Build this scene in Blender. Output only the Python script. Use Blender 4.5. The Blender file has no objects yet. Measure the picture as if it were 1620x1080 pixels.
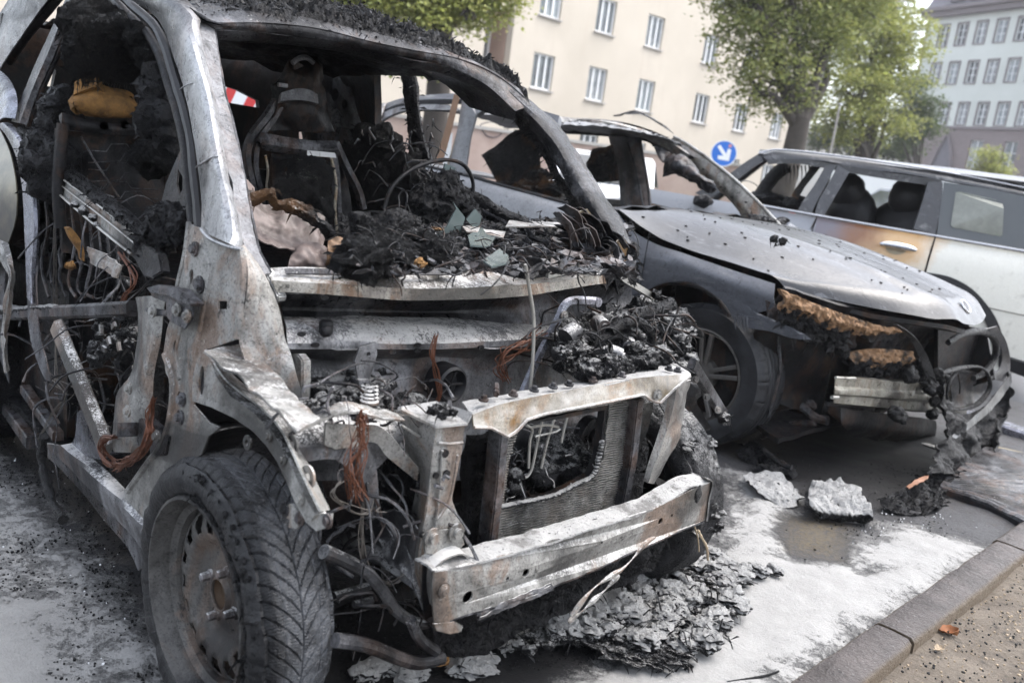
import bpy, bmesh, math, random
import numpy as np
from mathutils import Vector, Matrix, noise, geometry
random.seed(7)
sc = bpy.context.scene
col = sc.collection
R = math.radians

# ------------------------------------------------------------------ camera
CAMP = Vector((1.45806806, -1.41341125, 1.20627622))
YAW, PIT, ROL, FPX = 2.34729907, 0.210625560, 0.128804696, 1354.63859
CF = Vector((math.cos(PIT)*math.cos(YAW), math.cos(PIT)*math.sin(YAW), -math.sin(PIT)))
_r = CF.cross(Vector((0, 0, 1))).normalized(); _u = _r.cross(CF)
CR = _r*math.cos(ROL)+_u*math.sin(ROL); CU = -_r*math.sin(ROL)+_u*math.cos(ROL)
cd = bpy.data.cameras.new('camera'); cam = bpy.data.objects.new('camera', cd); col.objects.link(cam)
cd.sensor_width = 36; cd.lens = FPX/1620*36; cd.clip_start = .05; cd.clip_end = 900
cam.matrix_world = Matrix(((CR.x, CU.x, -CF.x, CAMP.x), (CR.y, CU.y, -CF.y, CAMP.y), (CR.z, CU.z, -CF.z, CAMP.z), (0, 0, 0, 1)))
cd.dof.use_dof = True; cd.dof.focus_distance = 2.25; cd.dof.aperture_fstop = 3.8
sc.camera = cam

# ------------------------------------------------------------------ light: bright overcast, rain
SUN_EL, SUN_AZ = 60, 62     # degrees; azimuth of the direction towards the sun, from +x to +y
wd = bpy.data.worlds.new('World'); sc.world = wd; wd.use_nodes = True
nt = wd.node_tree; nt.nodes.clear()
sky = nt.nodes.new('ShaderNodeTexSky'); sky.sky_type = 'NISHITA'; sky.sun_disc = False
sky.sun_elevation = R(SUN_EL); sky.sun_rotation = R(90-SUN_AZ); sky.air_density = 1.0; sky.dust_density = 3.0; sky.ozone_density = 1.0
hs = nt.nodes.new('ShaderNodeHueSaturation'); hs.inputs['Saturation'].default_value = .42
bg = nt.nodes.new('ShaderNodeBackground'); bg.inputs['Strength'].default_value = .15
wo = nt.nodes.new('ShaderNodeOutputWorld')
nt.links.new(sky.outputs[0], hs.inputs['Color']); nt.links.new(hs.outputs[0], bg.inputs[0]); nt.links.new(bg.outputs[0], wo.inputs[0])
sl = bpy.data.lights.new('sun', 'SUN'); sl.energy = .6; sl.angle = R(60); sl.color = (1, .97, .93)
so = bpy.data.objects.new('sun', sl); col.objects.link(so)
sd = Vector((math.cos(R(SUN_EL))*math.cos(R(SUN_AZ)), math.cos(R(SUN_EL))*math.sin(R(SUN_AZ)), math.sin(R(SUN_EL))))
so.rotation_euler = sd.to_track_quat('Z', 'Y').to_euler()
sc.view_settings.view_transform = 'Standard'; sc.view_settings.look = 'None'
sc.view_settings.exposure = 2.08; sc.view_settings.gamma = 1; sc.view_settings.use_curve_mapping = False

# ------------------------------------------------------------------ helpers: points measured on the calibrated camera
def ray(x, y): return CF + CR*((x-810)/FPX) - CU*((y-540)/FPX)
def onplane(x, y, n, k):
    n = Vector(n); d = ray(x, y); return CAMP + d*((k-CAMP.dot(n))/d.dot(n))
def PX(k, pts): return [onplane(x, y, (1, 0, 0), k) for x, y in pts]
def PY(k, pts): return [onplane(x, y, (0, 1, 0), k) for x, y in pts]
def PZ(k, pts): return [onplane(x, y, (0, 0, 1), k) for x, y in pts]
def DD(x, y, depth): return CAMP + ray(x, y)*depth
def sidey(z):
    if z < .5: return -.70
    if z < .95: return -.70+(z-.5)*.08
    return -.664+(z-.95)*.265
def SD(pts, off=0.0):
    out = []
    for x, y in pts:
        k = -.66
        for _ in range(12):
            p = onplane(x, y, (0, 1, 0), k-off); k = .5*k+.5*sidey(p.z)
        out.append(p)
    return out
WN = Vector((.49, 0, .57)).normalized(); WK = WN.dot(Vector((0, 0, .93)))
def WS(pts, off=0.0): return [onplane(x, y, WN, WK+off) for x, y in pts]

def catmull(pts, n, closed=False):
    pts = [Vector(p) for p in pts]; m = len(pts)
    if m < 3:
        return [pts[0].lerp(pts[-1], i/(n-1)) for i in range(n)]
    L = [0]
    rng = m if closed else m-1
    for i in range(rng): L.append(L[-1]+(pts[(i+1) % m]-pts[i]).length)
    out = []
    for i in range(n):
        s = L[-1]*i/(n if closed else n-1)
        k = 0
        while k < rng-1 and L[k+1] < s: k += 1
        t = (s-L[k])/max(1e-9, L[k+1]-L[k])
        g = (lambda j: pts[j % m]) if closed else (lambda j: pts[max(0, min(m-1, j))])
        p0, p1, p2, p3 = g(k-1), g(k), g(k+1), g(k+2)
        out.append(.5*((2*p1)+(p2-p0)*t+(2*p0-5*p1+4*p2-p3)*t*t+(3*p1-p0-3*p2+p3)*t**3))
    return out
def lin(pts, n):
    pts = [Vector(p) for p in pts]; L = [0]
    for i in range(len(pts)-1): L.append(L[-1]+(pts[i+1]-pts[i]).length)
    out = []
    for i in range(n):
        s = L[-1]*i/(n-1); k = 0
        while k < len(pts)-2 and L[k+1] < s: k += 1
        t = (s-L[k])/max(1e-9, L[k+1]-L[k]); out.append(pts[k].lerp(pts[k+1], t))
    return out
def fn(p, s=1.0, o=4, seed=0.0):
    return noise.fractal(Vector((p[0]*s+seed, p[1]*s+seed*1.7, p[2]*s-seed)), 1.0, 2.0, o)
def tb(p, s=1.0, o=4, seed=0.0):
    return noise.turbulence(Vector((p[0]*s+seed, p[1]*s+seed*1.7, p[2]*s-seed)), o, False)

def rg(p, s=1.0, o=4, seed=0.0):
    # ridged noise: sharp crests, as in crazed char and torn crust
    q = Vector((p[0]*s+seed, p[1]*s+seed*1.7, p[2]*s-seed)); a = 1.0; v = 0.0
    for _ in range(o):
        v += a*(1-abs(noise.noise(q))*2)**2; a *= .55; q = q*2.13+Vector((7.1, 3.3, 1.9))
    return v-.55
class MB:
    def __init__(s): s.v = []; s.f = []
    def add(s, vs, fs):
        b = len(s.v); s.v += [tuple(v) for v in vs]; s.f += [tuple(i+b for i in f) for f in fs]; return s
    def grid(s, rows, closed=False, cap=False):
        n = len(rows[0]); vs = [p for r in rows for p in r]; fs = []
        for i in range(len(rows)-1):
            for j in range(n if closed else n-1):
                a = i*n+j; b = i*n+(j+1) % n; fs.append((a, b, b+n, a+n))
        if cap:
            fs.append(tuple(range(n-1, -1, -1))); k = (len(rows)-1)*n; fs.append(tuple(range(k, k+n)))
        return s.add(vs, fs)
    def box(s, c, sz, rot=None):
        c = Vector(c); h = [x/2 for x in sz]; vs = []
        for z in (-1, 1):
            for y in (-1, 1):
                for x in (-1, 1):
                    v = Vector((x*h[0], y*h[1], z*h[2]))
                    if rot: v = rot @ v
                    vs.append(c+v)
        return s.add(vs, [(0, 2, 3, 1), (4, 5, 7, 6), (0, 1, 5, 4), (2, 6, 7, 3), (0, 4, 6, 2), (1, 3, 7, 5)])
    def bar(s, a, b, w, h, up=(0, 0, 1), ch=.12):
        a = Vector(a); b = Vector(b); d = (b-a).normalized(); side = d.cross(Vector(up)).normalized(); u = side.cross(d)
        c = min(w, h)*ch; prof = [(-w/2+c, -h/2), (w/2-c, -h/2), (w/2, -h/2+c), (w/2, h/2-c), (w/2-c, h/2), (-w/2+c, h/2), (-w/2, h/2-c), (-w/2, -h/2+c)]
        return s.grid([[p+side*x+u*y for x, y in prof] for p in (a, b)], True, True)
    def sweep(s, path, prof, up=(0, 0, 1), closed=True, cap=True, scale=None):
        rows = []
        for i, p in enumerate(path):
            d = (path[min(i+1, len(path)-1)]-path[max(i-1, 0)]).normalized()
            sd_ = d.cross(Vector(up))
            sd_ = sd_.normalized() if sd_.length > 1e-4 else Vector((1, 0, 0)); u = sd_.cross(d); k = scale[i] if scale else 1
            rows.append([p+sd_*x*k+u*y*k for x, y in prof])
        return s.grid(rows, closed, cap)
    def tube(s, path, r, n=8, closed=False, cap=True):
        path = [Vector(p) for p in path]; rows = []; m = len(path); up = None
        for i, p in enumerate(path):
            if closed: d = (path[(i+1) % m]-path[i-1])
            else: d = path[min(i+1, m-1)]-path[max(i-1, 0)]
            d.normalize()
            if up is None:
                up = Vector((0, 0, 1)) if abs(d.z) < .9 else Vector((1, 0, 0))
            sd_ = d.cross(up).normalized(); up = sd_.cross(d).normalized()
            rr = r[i] if isinstance(r, (list, tuple)) else r
            rows.append([p+sd_*math.cos(2*math.pi*k/n)*rr+up*math.sin(2*math.pi*k/n)*rr for k in range(n)])
        if closed: rows.append(rows[0]); cap = False
        return s.grid(rows, True, cap)
    def lathe(s, prof, c, ax='y', n=48, a0=0, a1=2*math.pi):
        # prof = (radius, offset along axis)
        rows = []; full = abs(a1-a0-2*math.pi) < 1e-6; c = Vector(c)
        for r_, o in prof:
            row = []
            for k in range(n if full else n+1):
                a = a0+(a1-a0)*k/n; x, z = r_*math.cos(a), r_*math.sin(a)
                row.append(c+(Vector((x, o, z)) if ax == 'y' else Vector((o, x, z)) if ax == 'x' else Vector((x, z, o))))
            rows.append(row)
        return s.grid(rows, full)
    def sphere(s, c, r, seed=0, rough=.3, sub=3, *_):
        # irregular charred lump
        bm = bmesh.new(); bmesh.ops.create_icosphere(bm, subdivisions=sub, radius=1)
        c = Vector(c); r = Vector(r) if hasattr(r, '__len__') else Vector((r, r, r)); vs = []
        for v in bm.verts:
            u = v.co.normalized(); q = u+Vector((seed*3.7, seed*1.3, -seed*2.1))
            k = 1+rough*.7*noise.noise(q*1.2)+rough*.35*(rg(q, 1.9, 1 if sub < 3 else 2 if sub < 4 else 4)-.2)
            d = noise.noise_vector(q*2.2)*rough*.28
            vs.append(c+Vector(((u.x+d.x)*r.x, (u.y+d.y)*r.y, (u.z+d.z)*r.z))*max(.3, k))
        s.add(vs, [tuple(x.index for x in f.verts) for f in bm.faces]); bm.free(); return s
    def plate(s, outline, t, holes=(), nrm=None):
        o = [Vector(p) for p in outline]
        if .004 < t <= .012: t = .004
        n = Vector((0, 0, 0))
        for i in range(len(o)): n += (o[i]-o[0]).cross(o[(i+1) % len(o)]-o[0])
        n.normalize()
        if n.dot(CAMP-o[0]) < 0: n = -n
        if nrm: n = Vector(nrm).normalized()
        loops = [o]+[[Vector(p) for p in h] for h in holes]
        tri = geometry.tessellate_polygon(loops); flat = [p for l in loops for p in l]; N = len(flat)
        vs = flat+[p-n*t for p in flat]; fs = []
        for a, b, c in tri:
            if (flat[b]-flat[a]).cross(flat[c]-flat[a]).dot(n) < 0: b, c = c, b
            fs.append((a, b, c)); fs.append((a+N, c+N, b+N))
        k = 0
        for l in loops:
            m = len(l)
            for i in range(m):
                a, b = k+i, k+(i+1) % m; fs.append((a, b, b+N, a+N))
            k += m
        return s.add(vs, fs)
    def sheet(s, rows, t, nu=None, nv=None, bump=0, bs=6, seed=0, smooth=True):
        # rows of control points -> smooth surface with thickness
        f = catmull if smooth else lin
        if .004 < t <= .012: t = .0035
        nv = nv or 12; nu = nu or 12
        rr = [f(r_, nv) for r_ in rows]
        cols = [f([r_[j] for r_ in rr], nu) for j in range(nv)]
        G = [[cols[j][i] for j in range(nv)] for i in range(nu)]
        def nr(i, j):
            a = G[min(i+1, nu-1)][j]-G[max(i-1, 0)][j]; b = G[i][min(j+1, nv-1)]-G[i][max(j-1, 0)]
            v = a.cross(b); return v.normalized() if v.length > 1e-9 else Vector((0, 0, 1))
        N = [[nr(i, j) for j in range(nv)] for i in range(nu)]
        mid = N[nu//2][nv//2]; sg = 1 if mid.dot(CAMP-G[nu//2][nv//2]) > 0 else -1
        top = [[G[i][j]+N[i][j]*sg*(bump*fn(G[i][j], bs, 4, seed) if bump else 0) for j in range(nv)] for i in range(nu)]
        bot = [[top[i][j]-N[i][j]*sg*t for j in range(nv)] for i in range(nu)]
        vs = [p for r_ in top for p in r_]+[p for r_ in bot for p in r_]; K = nu*nv; fs = []
        for i in range(nu-1):
            for j in range(nv-1):
                a = i*nv+j; q = (a, a+1, a+nv+1, a+nv)
                fs.append(q); fs.append(tuple(x+K for x in reversed(q)))
        ed = [j for j in range(nv)]+[i*nv+nv-1 for i in range(1, nu)]+[(nu-1)*nv+j for j in range(nv-2, -1, -1)]+[i*nv for i in range(nu-2, 0, -1)]
        for i in range(len(ed)):
            a, b = ed[i], ed[(i+1) % len(ed)]; fs.append((b, a, a+K, b+K))
        return s.add(vs, fs)
    def islands(s):
        par = list(range(len(s.v)))
        def find(i):
            while par[i] != i: par[i] = par[par[i]]; i = par[i]
            return i
        for f in s.f:
            r0 = find(f[0])
            for i in f[1:]:
                r1 = find(i)
                if r1 != r0: par[r1] = r0
        g = {}
        for f in s.f: g.setdefault(find(f[0]), []).append(f)
        return g
    def build(s, name, mat, parent=None, smooth=True, bevel=0, kind=None, angle=35, one=False):
        if getattr(mat, 'name', '') in CHARS and angle == 35: angle = 75
        if not kind and not one and parent is not None:
            g = s.islands()
            if 1 < len(g) <= 14:          # each separate piece becomes a part of its own
                first = None
                for fs in g.values():
                    ids = sorted({i for f in fs for i in f}); mp = {i: k for k, i in enumerate(ids)}
                    m = MB(); m.v = [s.v[i] for i in ids]; m.f = [tuple(mp[i] for i in f) for f in fs]
                    o = m.build(name, mat, parent, smooth, bevel, None, angle, True); first = first or o
                return first
            if len(g) > 14: kind = 'stuff'
        if kind != 'bits' and mat.name in LITTER and parent is not None: s.litter(parent, mat)
        me = bpy.data.meshes.new(name); me.from_pydata(s.v, [], s.f); me.validate()
        bm = bmesh.new(); bm.from_mesh(me); bmesh.ops.recalc_face_normals(bm, faces=bm.faces)
        if bevel:
            es = [e for e in bm.edges if len(e.link_faces) == 2 and e.calc_face_angle(0) > R(50)]
            bmesh.ops.bevel(bm, geom=es, offset=bevel, segments=2, affect='EDGES', clamp_overlap=True)
        bm.to_mesh(me); bm.free()
        me.materials.append(mat)
        o = bpy.data.objects.new(name, me); col.objects.link(o)
        if smooth:
            me.polygons.foreach_set('use_smooth', [True]*len(me.polygons))
            me.set_sharp_from_angle(angle=R(angle))
        if parent: join(o, parent)
        if kind: o['kind'] = kind
        return o
LITTER = {'wet_char', 'char_with_powder', 'char_foam_covered', 'char_brownish', 'grey_fibre_ash'}
BITS = {}
def litter(s, parent, mat):
    # brittle flakes and fibres clinging to charred pieces
    root = parent
    while root.parent: root = root.parent
    if root.name not in SCL: return
    sc_ = SCL[root.name]; rs = random.Random(len(s.v)); key = (root.name, mat.name); mb = BITS.setdefault(key, MB()); V = s.v
    for f in s.f:
        if len(f) > 4: continue
        a, b, c = Vector(V[f[0]]), Vector(V[f[1]]), Vector(V[f[2]]); n = (b-a).cross(c-a); ar = n.length*(.5 if len(f) == 3 else 1.)
        if ar < 1e-9: continue
        n.normalize()
        ex = ar*DENS*(.10 if 'foam' in mat.name else 1)/(sc_*sc_); k = int(ex)+(1 if rs.random() < ex-int(ex) else 0)
        for _ in range(min(k, 30)):
            p = a+(b-a)*rs.random()+(c-a)*rs.random()*.6
            if n.dot(CAMP-p) < 0: n = -n
            u = Vector((rs.gauss(0, 1), rs.gauss(0, 1), rs.gauss(0, 1))).normalized(); q = rs.random()
            if q < .8:
                r_ = rs.uniform(.0015, .0065)*sc_*(1.6 if q < .08 else 1); w = (n+u*.9).normalized().cross(u).normalized(); t = w.cross(u).normalized()
                mb.add([p-w*r_, p+t*r_*rs.uniform(.3, .9)+n*r_*.5, p+w*r_*rs.uniform(.5, 1.2)+n*r_*rs.uniform(0, 1.2), p-t*r_*rs.uniform(.3, .9)+n*r_*.3], [(0, 1, 2, 3)])
            else:
                L_ = rs.uniform(.008, .035)*sc_; r_ = rs.uniform(.0004, .001)*sc_; e = (u+n*.8).normalized(); w = e.orthogonal().normalized()*r_; m = p+e*L_*.5+u*L_*.15; x = e.cross(w)
                mb.add([p-w, p+w, m+x, p+e*L_-Vector((0, 0, L_*.3))], [(0, 1, 2), (0, 2, 3), (1, 2, 3)])
MB.litter = litter
DENS = 9000; SCL = {'burnt_small_car': 1.0, 'burnt_saloon_car': 1.9, 'burnt_trim_heap': 1.0, 'foam_covered_scrap': 1.3, 'burnt_scrap_pile': 1.3, 'fallen_bumper_skin': 1.3}
WL = {}
CHARS = {'wet_char', 'char_with_powder', 'char_foam_covered', 'char_brownish', 'grey_fibre_ash', 'melted_black_plastic', 'soot_and_hole_dark'}
def join(o, parent):
    o.parent = parent
    if parent.name in WL: o.matrix_parent_inverse = Matrix.Translation(-WL[parent.name])
    return o
def group_part(name, parent, label=None):
    o = bpy.data.objects.new(name, None); o.empty_display_size = .05; col.objects.link(o); join(o, parent)
    if label: o['label'] = label
    return o
def tag(o, label=None, cat=None, group=None, kind=None):
    if label: o['label'] = label
    if cat: o['category'] = cat
    if group: o['group'] = group
    if kind: o['kind'] = kind
    return o
def empty(name, loc, label, cat, group=None):
    o = bpy.data.objects.new(name, None); o.location = loc; o.empty_display_size = .1; col.objects.link(o); WL[o.name] = Vector(loc)
    return tag(o, label, cat, group)
def circ(c, r, nrm, n=16, ax=None):
    c = Vector(c); nrm = Vector(nrm).normalized(); a = nrm.cross(Vector((0, 0, 1)) if abs(nrm.z) < .9 else Vector((1, 0, 0))).normalized(); b = nrm.cross(a)
    rx, ry = (r, r) if not hasattr(r, '__len__') else r
    return [c+a*math.cos(2*math.pi*k/n)*rx+b*math.sin(2*math.pi*k/n)*ry for k in range(n)]
def bolt(mb, c, n, r=.008, h=.008):
    c = Vector(c); n = Vector(n).normalized()
    if n.dot(CAMP-c) < 0: n = -n
    mb.grid([circ(c-n*.002, r*1.7, n, 12), circ(c+n*h*.25, r*1.7, n, 12), circ(c+n*h*.25, r*1.02, n, 12), circ(c+n*h, r*.95, n, 12)], True, True)

# ------------------------------------------------------------------ materials
class NT:
    def __init__(s, name):
        s.m = bpy.data.materials.new(name); s.m.use_nodes = True; s.t = s.m.node_tree; s.b = s.t.nodes['Principled BSDF']
        s.co = s.t.nodes.new('ShaderNodeTexCoord').outputs['Object']
    def n(s, ty): return s.t.nodes.new(ty)
    def l(s, a, b): s.t.links.new(a, b)
    def map(s, sc_=(1, 1, 1), rot=(0, 0, 0)):
        m = s.n('ShaderNodeMapping'); m.inputs['Scale'].default_value = sc_; m.inputs['Rotation'].default_value = rot; s.l(s.co, m.inputs[0]); return m.outputs[0]
    def noise(s, scale, detail=6, rough=.6, co=None, dist=0):
        q = s.n('ShaderNodeTexNoise'); q.inputs['Scale'].default_value = scale; q.inputs['Detail'].default_value = detail
        q.inputs['Roughness'].default_value = rough; q.inputs['Distortion'].default_value = dist; s.l(co or s.co, q.inputs['Vector']); return q.outputs['Fac']
    def vor(s, scale, co=None, feat='F1'):
        q = s.n('ShaderNodeTexVoronoi'); q.feature = feat; q.inputs['Scale'].default_value = scale; s.l(co or s.co, q.inputs['Vector']); return q.outputs['Distance']
    def rng(s, v, a, b, c=0., d=1.):
        q = s.n('ShaderNodeMapRange'); q.inputs[1].default_value = a; q.inputs[2].default_value = b; q.inputs[3].default_value = c; q.inputs[4].default_value = d; s.l(v, q.inputs[0]); return q.outputs[0]
    def math(s, op, a, b=None):
        q = s.n('ShaderNodeMath'); q.operation = op
        for i, x in enumerate((a, b)):
            if x is None: continue
            if isinstance(x, (int, float)): q.inputs[i].default_value = x
            else: s.l(x, q.inputs[i])
        return q.outputs[0]
    def mix(s, f, a, b):
        q = s.n('ShaderNodeMix'); q.data_type = 'RGBA'
        for i, x in ((0, f), (6, a), (7, b)):
            if isinstance(x, (int, float)): q.inputs[i].default_value = x
            elif isinstance(x, (tuple, list)): q.inputs[i].default_value = (*x[:3], 1)
            else: s.l(x, q.inputs[i])
        return q.outputs[2]
    def up(s):
        g = s.n('ShaderNodeNewGeometry'); x = s.n('ShaderNodeSeparateXYZ'); s.l(g.outputs['Normal'], x.inputs[0]); return x.outputs[2]
    def attr(s, name):
        a = s.n('ShaderNodeAttribute'); a.attribute_name = name; return a.outputs['Fac']
    def bump(s, h, st, d=.01):
        q = s.n('ShaderNodeBump'); q.inputs['Strength'].default_value = st; q.inputs['Distance'].default_value = d; s.l(h, q.inputs['Height'])
        if s.b.inputs['Normal'].is_linked: s.l(s.b.inputs['Normal'].links[0].from_socket, q.inputs['Normal'])
        s.l(q.outputs[0], s.b.inputs['Normal'])
    def col(s, c):
        if isinstance(c, (tuple, list)): s.b.inputs['Base Color'].default_value = (*c[:3], 1)
        else: s.l(c, s.b.inputs['Base Color'])
    def rough(s, r_):
        if isinstance(r_, (int, float)): s.b.inputs['Roughness'].default_value = r_
        else: s.l(r_, s.b.inputs['Roughness'])
    def metal(s, v): s.b.inputs['Metallic'].default_value = v
    def powder(s, c, amt, scale=60):
        # fire-fighting foam powder lying on what faces up
        u = s.rng(s.up(), .05 if amt > .6 else .4, .5 if amt > .6 else .85); nz = s.noise(scale, 5, .75); big = s.noise(9, 3, .6)
        k = s.math('ADD', s.math('MULTIPLY', nz, .6), s.math('MULTIPLY', big, .6))
        th = 1.06-amt*.75
        fine = s.noise(210, 4, .8); k = s.math('ADD', k, s.math('MULTIPLY', s.math('SUBTRACT', fine, .5), .9))
        f = s.math('MULTIPLY', u, s.rng(k, th-.22, th-.10))
        return s.mix(f, c, s.mix(nz, (.40, .397, .39), (.60, .595, .585))), f

def burnt(name, light, mid, dark, bias=0., rust=.3, powder=.0, scale=7, rough=.62, metal=.35, rustc=(.16, .075, .03), bumpst=.5):
    s = NT(name)
    a = s.noise(scale*.9, 10, .66, s.map((1, 1, .6)), .9); b = s.noise(scale*5, 9, .74, None, .4); f = s.noise(170, 3, .7); g = s.noise(scale*2.2, 4, .6, s.map((3.2, 3.2, .35)), .3)
    k = s.math('ADD', s.math('ADD', s.math('MULTIPLY', a, .5), s.math('MULTIPLY', b, .28)), s.math('MULTIPLY', g, .22))
    c = s.mix(s.rng(k, .38+bias, .455+bias), dark, mid)
    c = s.mix(s.rng(k, .46+bias, .56+bias), c, light)
    veil = s.noise(scale*1.7, 8, .7, None, 1.2); c = s.mix(s.rng(veil, .55, .70, 0, .55), c, tuple(min(.6, x*1.45) for x in light))
    rr = s.noise(scale*.8, 7, .66, s.map((1.3, 1.3, .8), (0, 0, 1)), .9)
    c = s.mix(s.math('MULTIPLY', s.rng(rr, .50, .58), min(1, rust*1.7)), c, rustc)
    c = s.mix(s.rng(f, .32, .50, .7, 0), c, dark)
    blot = s.noise(26, 6, .8, None, .5); c = s.mix(s.rng(blot, .58, .64, 0, .85), c, dark)
    sp_ = s.noise(95, 4, .8); c = s.mix(s.rng(sp_, .62, .67, 0, .6), c, tuple(min(.62, x*1.7) for x in light))
    soot = s.noise(2.6, 6, .62, None, .8); c = s.mix(s.rng(soot, .46, .58, 0, .88), c, dark)
    if powder: c, fw = s.powder(c, powder)
    if light[0] < .15: s.b.inputs['Specular IOR Level'].default_value = .2; metal = 0
    s.col(c); s.metal(metal); s.rough(s.rng(b, .3, .7, rough-.28, rough+.14))
    s.bump(b, bumpst, .006); s.bump(f, .3, .002); s.bump(blot, .25, .004)
    return s.m
M = {}
M['pillar'] = burnt('scorched_silver_steel', (.38, .38, .385), (.22, .22, .225), (.05, .05, .052), -.06, .12, .15, 5, .42, .6)
M['steel'] = burnt('burnt_grey_steel', (.27, .265, .25), (.135, .131, .122), (.026, .025, .024), -.03, .3, .3, 6, .6, .2)
M['steelp'] = burnt('burnt_steel_powdered', (.29, .285, .27), (.15, .146, .137), (.032, .03, .029), -.04, .28, .55, 7, .58, .2)
M['olive'] = burnt('browned_steel_rail', (.30, .27, .22), (.17, .12, .06), (.05, .04, .025), -.03, .9, .95, 6, .5, .3, (.20, .105, .03))
M['cowl'] = burnt('burnt_cowl_steel', (.34, .32, .28), (.19, .17, .15), (.035, .033, .03), .0, .5, .35, 6, .45, .45, (.16, .09, .05))
M['fw'] = burnt('sooted_firewall', (.22, .22, .23), (.095, .095, .10), (.018, .018, .02), -.005, .25, .45, 5, .55, .35)
M['dsteel'] = burnt('soot_black_steel', (.12, .12, .127), (.030, .030, .033), (.005, .005, .006), .01, .12, .1, 8, .42, .35)
M['blk'] = burnt('soot_and_hole_dark', (.022, .022, .024), (.008, .008, .009), (.003, .003, .004), .02, .1, 0, 9, .5, .1)  # sooted parts, and the black pieces standing for shade in holes
M['bluesteel'] = burnt('blued_panel_edge', (.30, .31, .36), (.17, .18, .21), (.03, .03, .035), -.03, .1, .1, 6, .33, .6)
M['rimst'] = burnt('wheel_steel', (.085, .082, .078), (.042, .04, .038), (.014, .014, .015), -.04, .15, 0, 5, .42, .4)
def charm(name, pw, base=(.004, .004, .005), hi=(.028, .028, .032), rough=.42, brown=0, sc_=30):
    s = NT(name); a = s.noise(sc_, 9, .75); b = s.noise(sc_*5, 4, .7)
    c = s.mix(s.rng(s.math('ADD', s.math('MULTIPLY', a, .6), s.math('MULTIPLY', b, .4)), .46, .66), base, hi)
    if brown: c = s.mix(s.math('MULTIPLY', s.rng(s.noise(5, 5, .6), .5, .64), brown), c, (.17, .08, .025))
    if pw: c, _ = s.powder(c, pw, 70); s.bump(s.noise(55, 8, .8), 1, .004 if pw > .8 else .02)
    s.b.inputs['Specular IOR Level'].default_value = .28
    s.col(c); s.rough(s.rng(a, .35, .65, rough-.2, rough+.2)); s.bump(a, 1, .006 if pw > .8 else .03); s.bump(b, .8, .003 if pw > .8 else .006); return s.m
M['char'] = charm('wet_char', .0)
M['charw'] = charm('char_with_powder', .42, hi=(.045, .045, .05))
M['charww'] = charm('char_foam_covered', .66, hi=(.06, .06, .065))
M['charb'] = charm('char_brownish', .25, brown=.8)
def powdered():
    s = NT('foam_powder_crust'); a = s.noise(30, 8, .75); b = s.noise(120, 5, .8); v = s.vor(70)
    c = s.mix(s.rng(a, .3, .7), (.34, .337, .33), (.52, .515, .505)); c = s.mix(s.rng(b, .56, .64, 0, .9), c, (.05, .048, .046)); c = s.mix(s.rng(s.noise(9, 6, .7), .54, .62, 0, .7), c, (.10, .095, .09))
    s.col(c); s.rough(.9); s.bump(a, .8, .008); s.bump(b, .8, .004); return s.m
M['powder'] = powdered()
M['ash'] = charm('grey_fibre_ash', .2, (.008, .008, .009), (.075, .075, .08), .6, 0, 55)
M['melt'] = charm('melted_black_plastic', .0, (.008, .008, .009), (.03, .03, .032), .34, 0, 14)
def simple(name, c, rough=.5, metal=0, var=.25, sc_=20, bump=.15, dirt=None):
    s = NT(name); a = s.noise(sc_, 6, .65); d = tuple(x*(1-var) for x in c)
    cc = s.mix(s.rng(a, .3, .7), d, c)
    if dirt: cc = s.mix(s.rng(s.noise(sc_*.3, 7, .7), .5, .62), cc, dirt)
    s.col(cc); s.rough(rough); s.metal(metal)
    if max(c) < .05 and rough > .15: s.b.inputs['Specular IOR Level'].default_value = .25
    if bump: s.bump(a, bump, .004)
    return s.m
M['copper'] = simple('bared_copper_wire', (.17, .065, .035), .5, .4, .6, 60)
M['foamo'] = simple('scorched_orange_foam', (.25, .125, .032), .85, 0, .75, 34, 1, (.04, .02, .01))
M['orangef'] = simple('scorched_headlamp_foam', (.30, .17, .085), .8, 0, .7, 60, .9, (.02, .014, .010))
M['cloth'] = simple('scorched_airbag_cloth', (.17, .132, .12), .6, 0, .5, 12, .9, (.035, .025, .02))
M['wire'] = simple('bare_wire', (.20, .18, .16), .5, .5, .5, 80)
M['glassf'] = simple('broken_green_glass', (.10, .125, .123), .2, 0, .3, 12, .2)
M['wood'] = simple('tan_flake', (.36, .28, .19), .7, 0, .4, 40, .3)
M['leaf_l'] = simple('dry_leaf', (.28, .10, .03), .7, 0, .5, 60, .3)
M['white'] = simple('white_paint', (.75, .76, .77), .35, 0, .08, 3, 0)
M['reda'] = simple('red_paint', (.55, .03, .03), .4, 0, .1, 3, 0)
M['asphalt_d'] = simple('dark_asphalt', (.055, .055, .058), .75, 0, .4, 60, .5)
M['rubberd'] = simple('dark_rubber', (.014, .014, .016), .45, 0, .4, 25, .4)
M['glassd'] = simple('dark_car_glass', (.03, .035, .04), .08, 0, .1, 2, 0)
M['chrome'] = simple('dull_chrome', (.55, .55, .56), .22, .9, .2, 10, 0)
M['lightgrey'] = simple('light_alu', (.40, .39, .36), .42, .5, .3, 18, .2, (.10, .09, .08))
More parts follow.
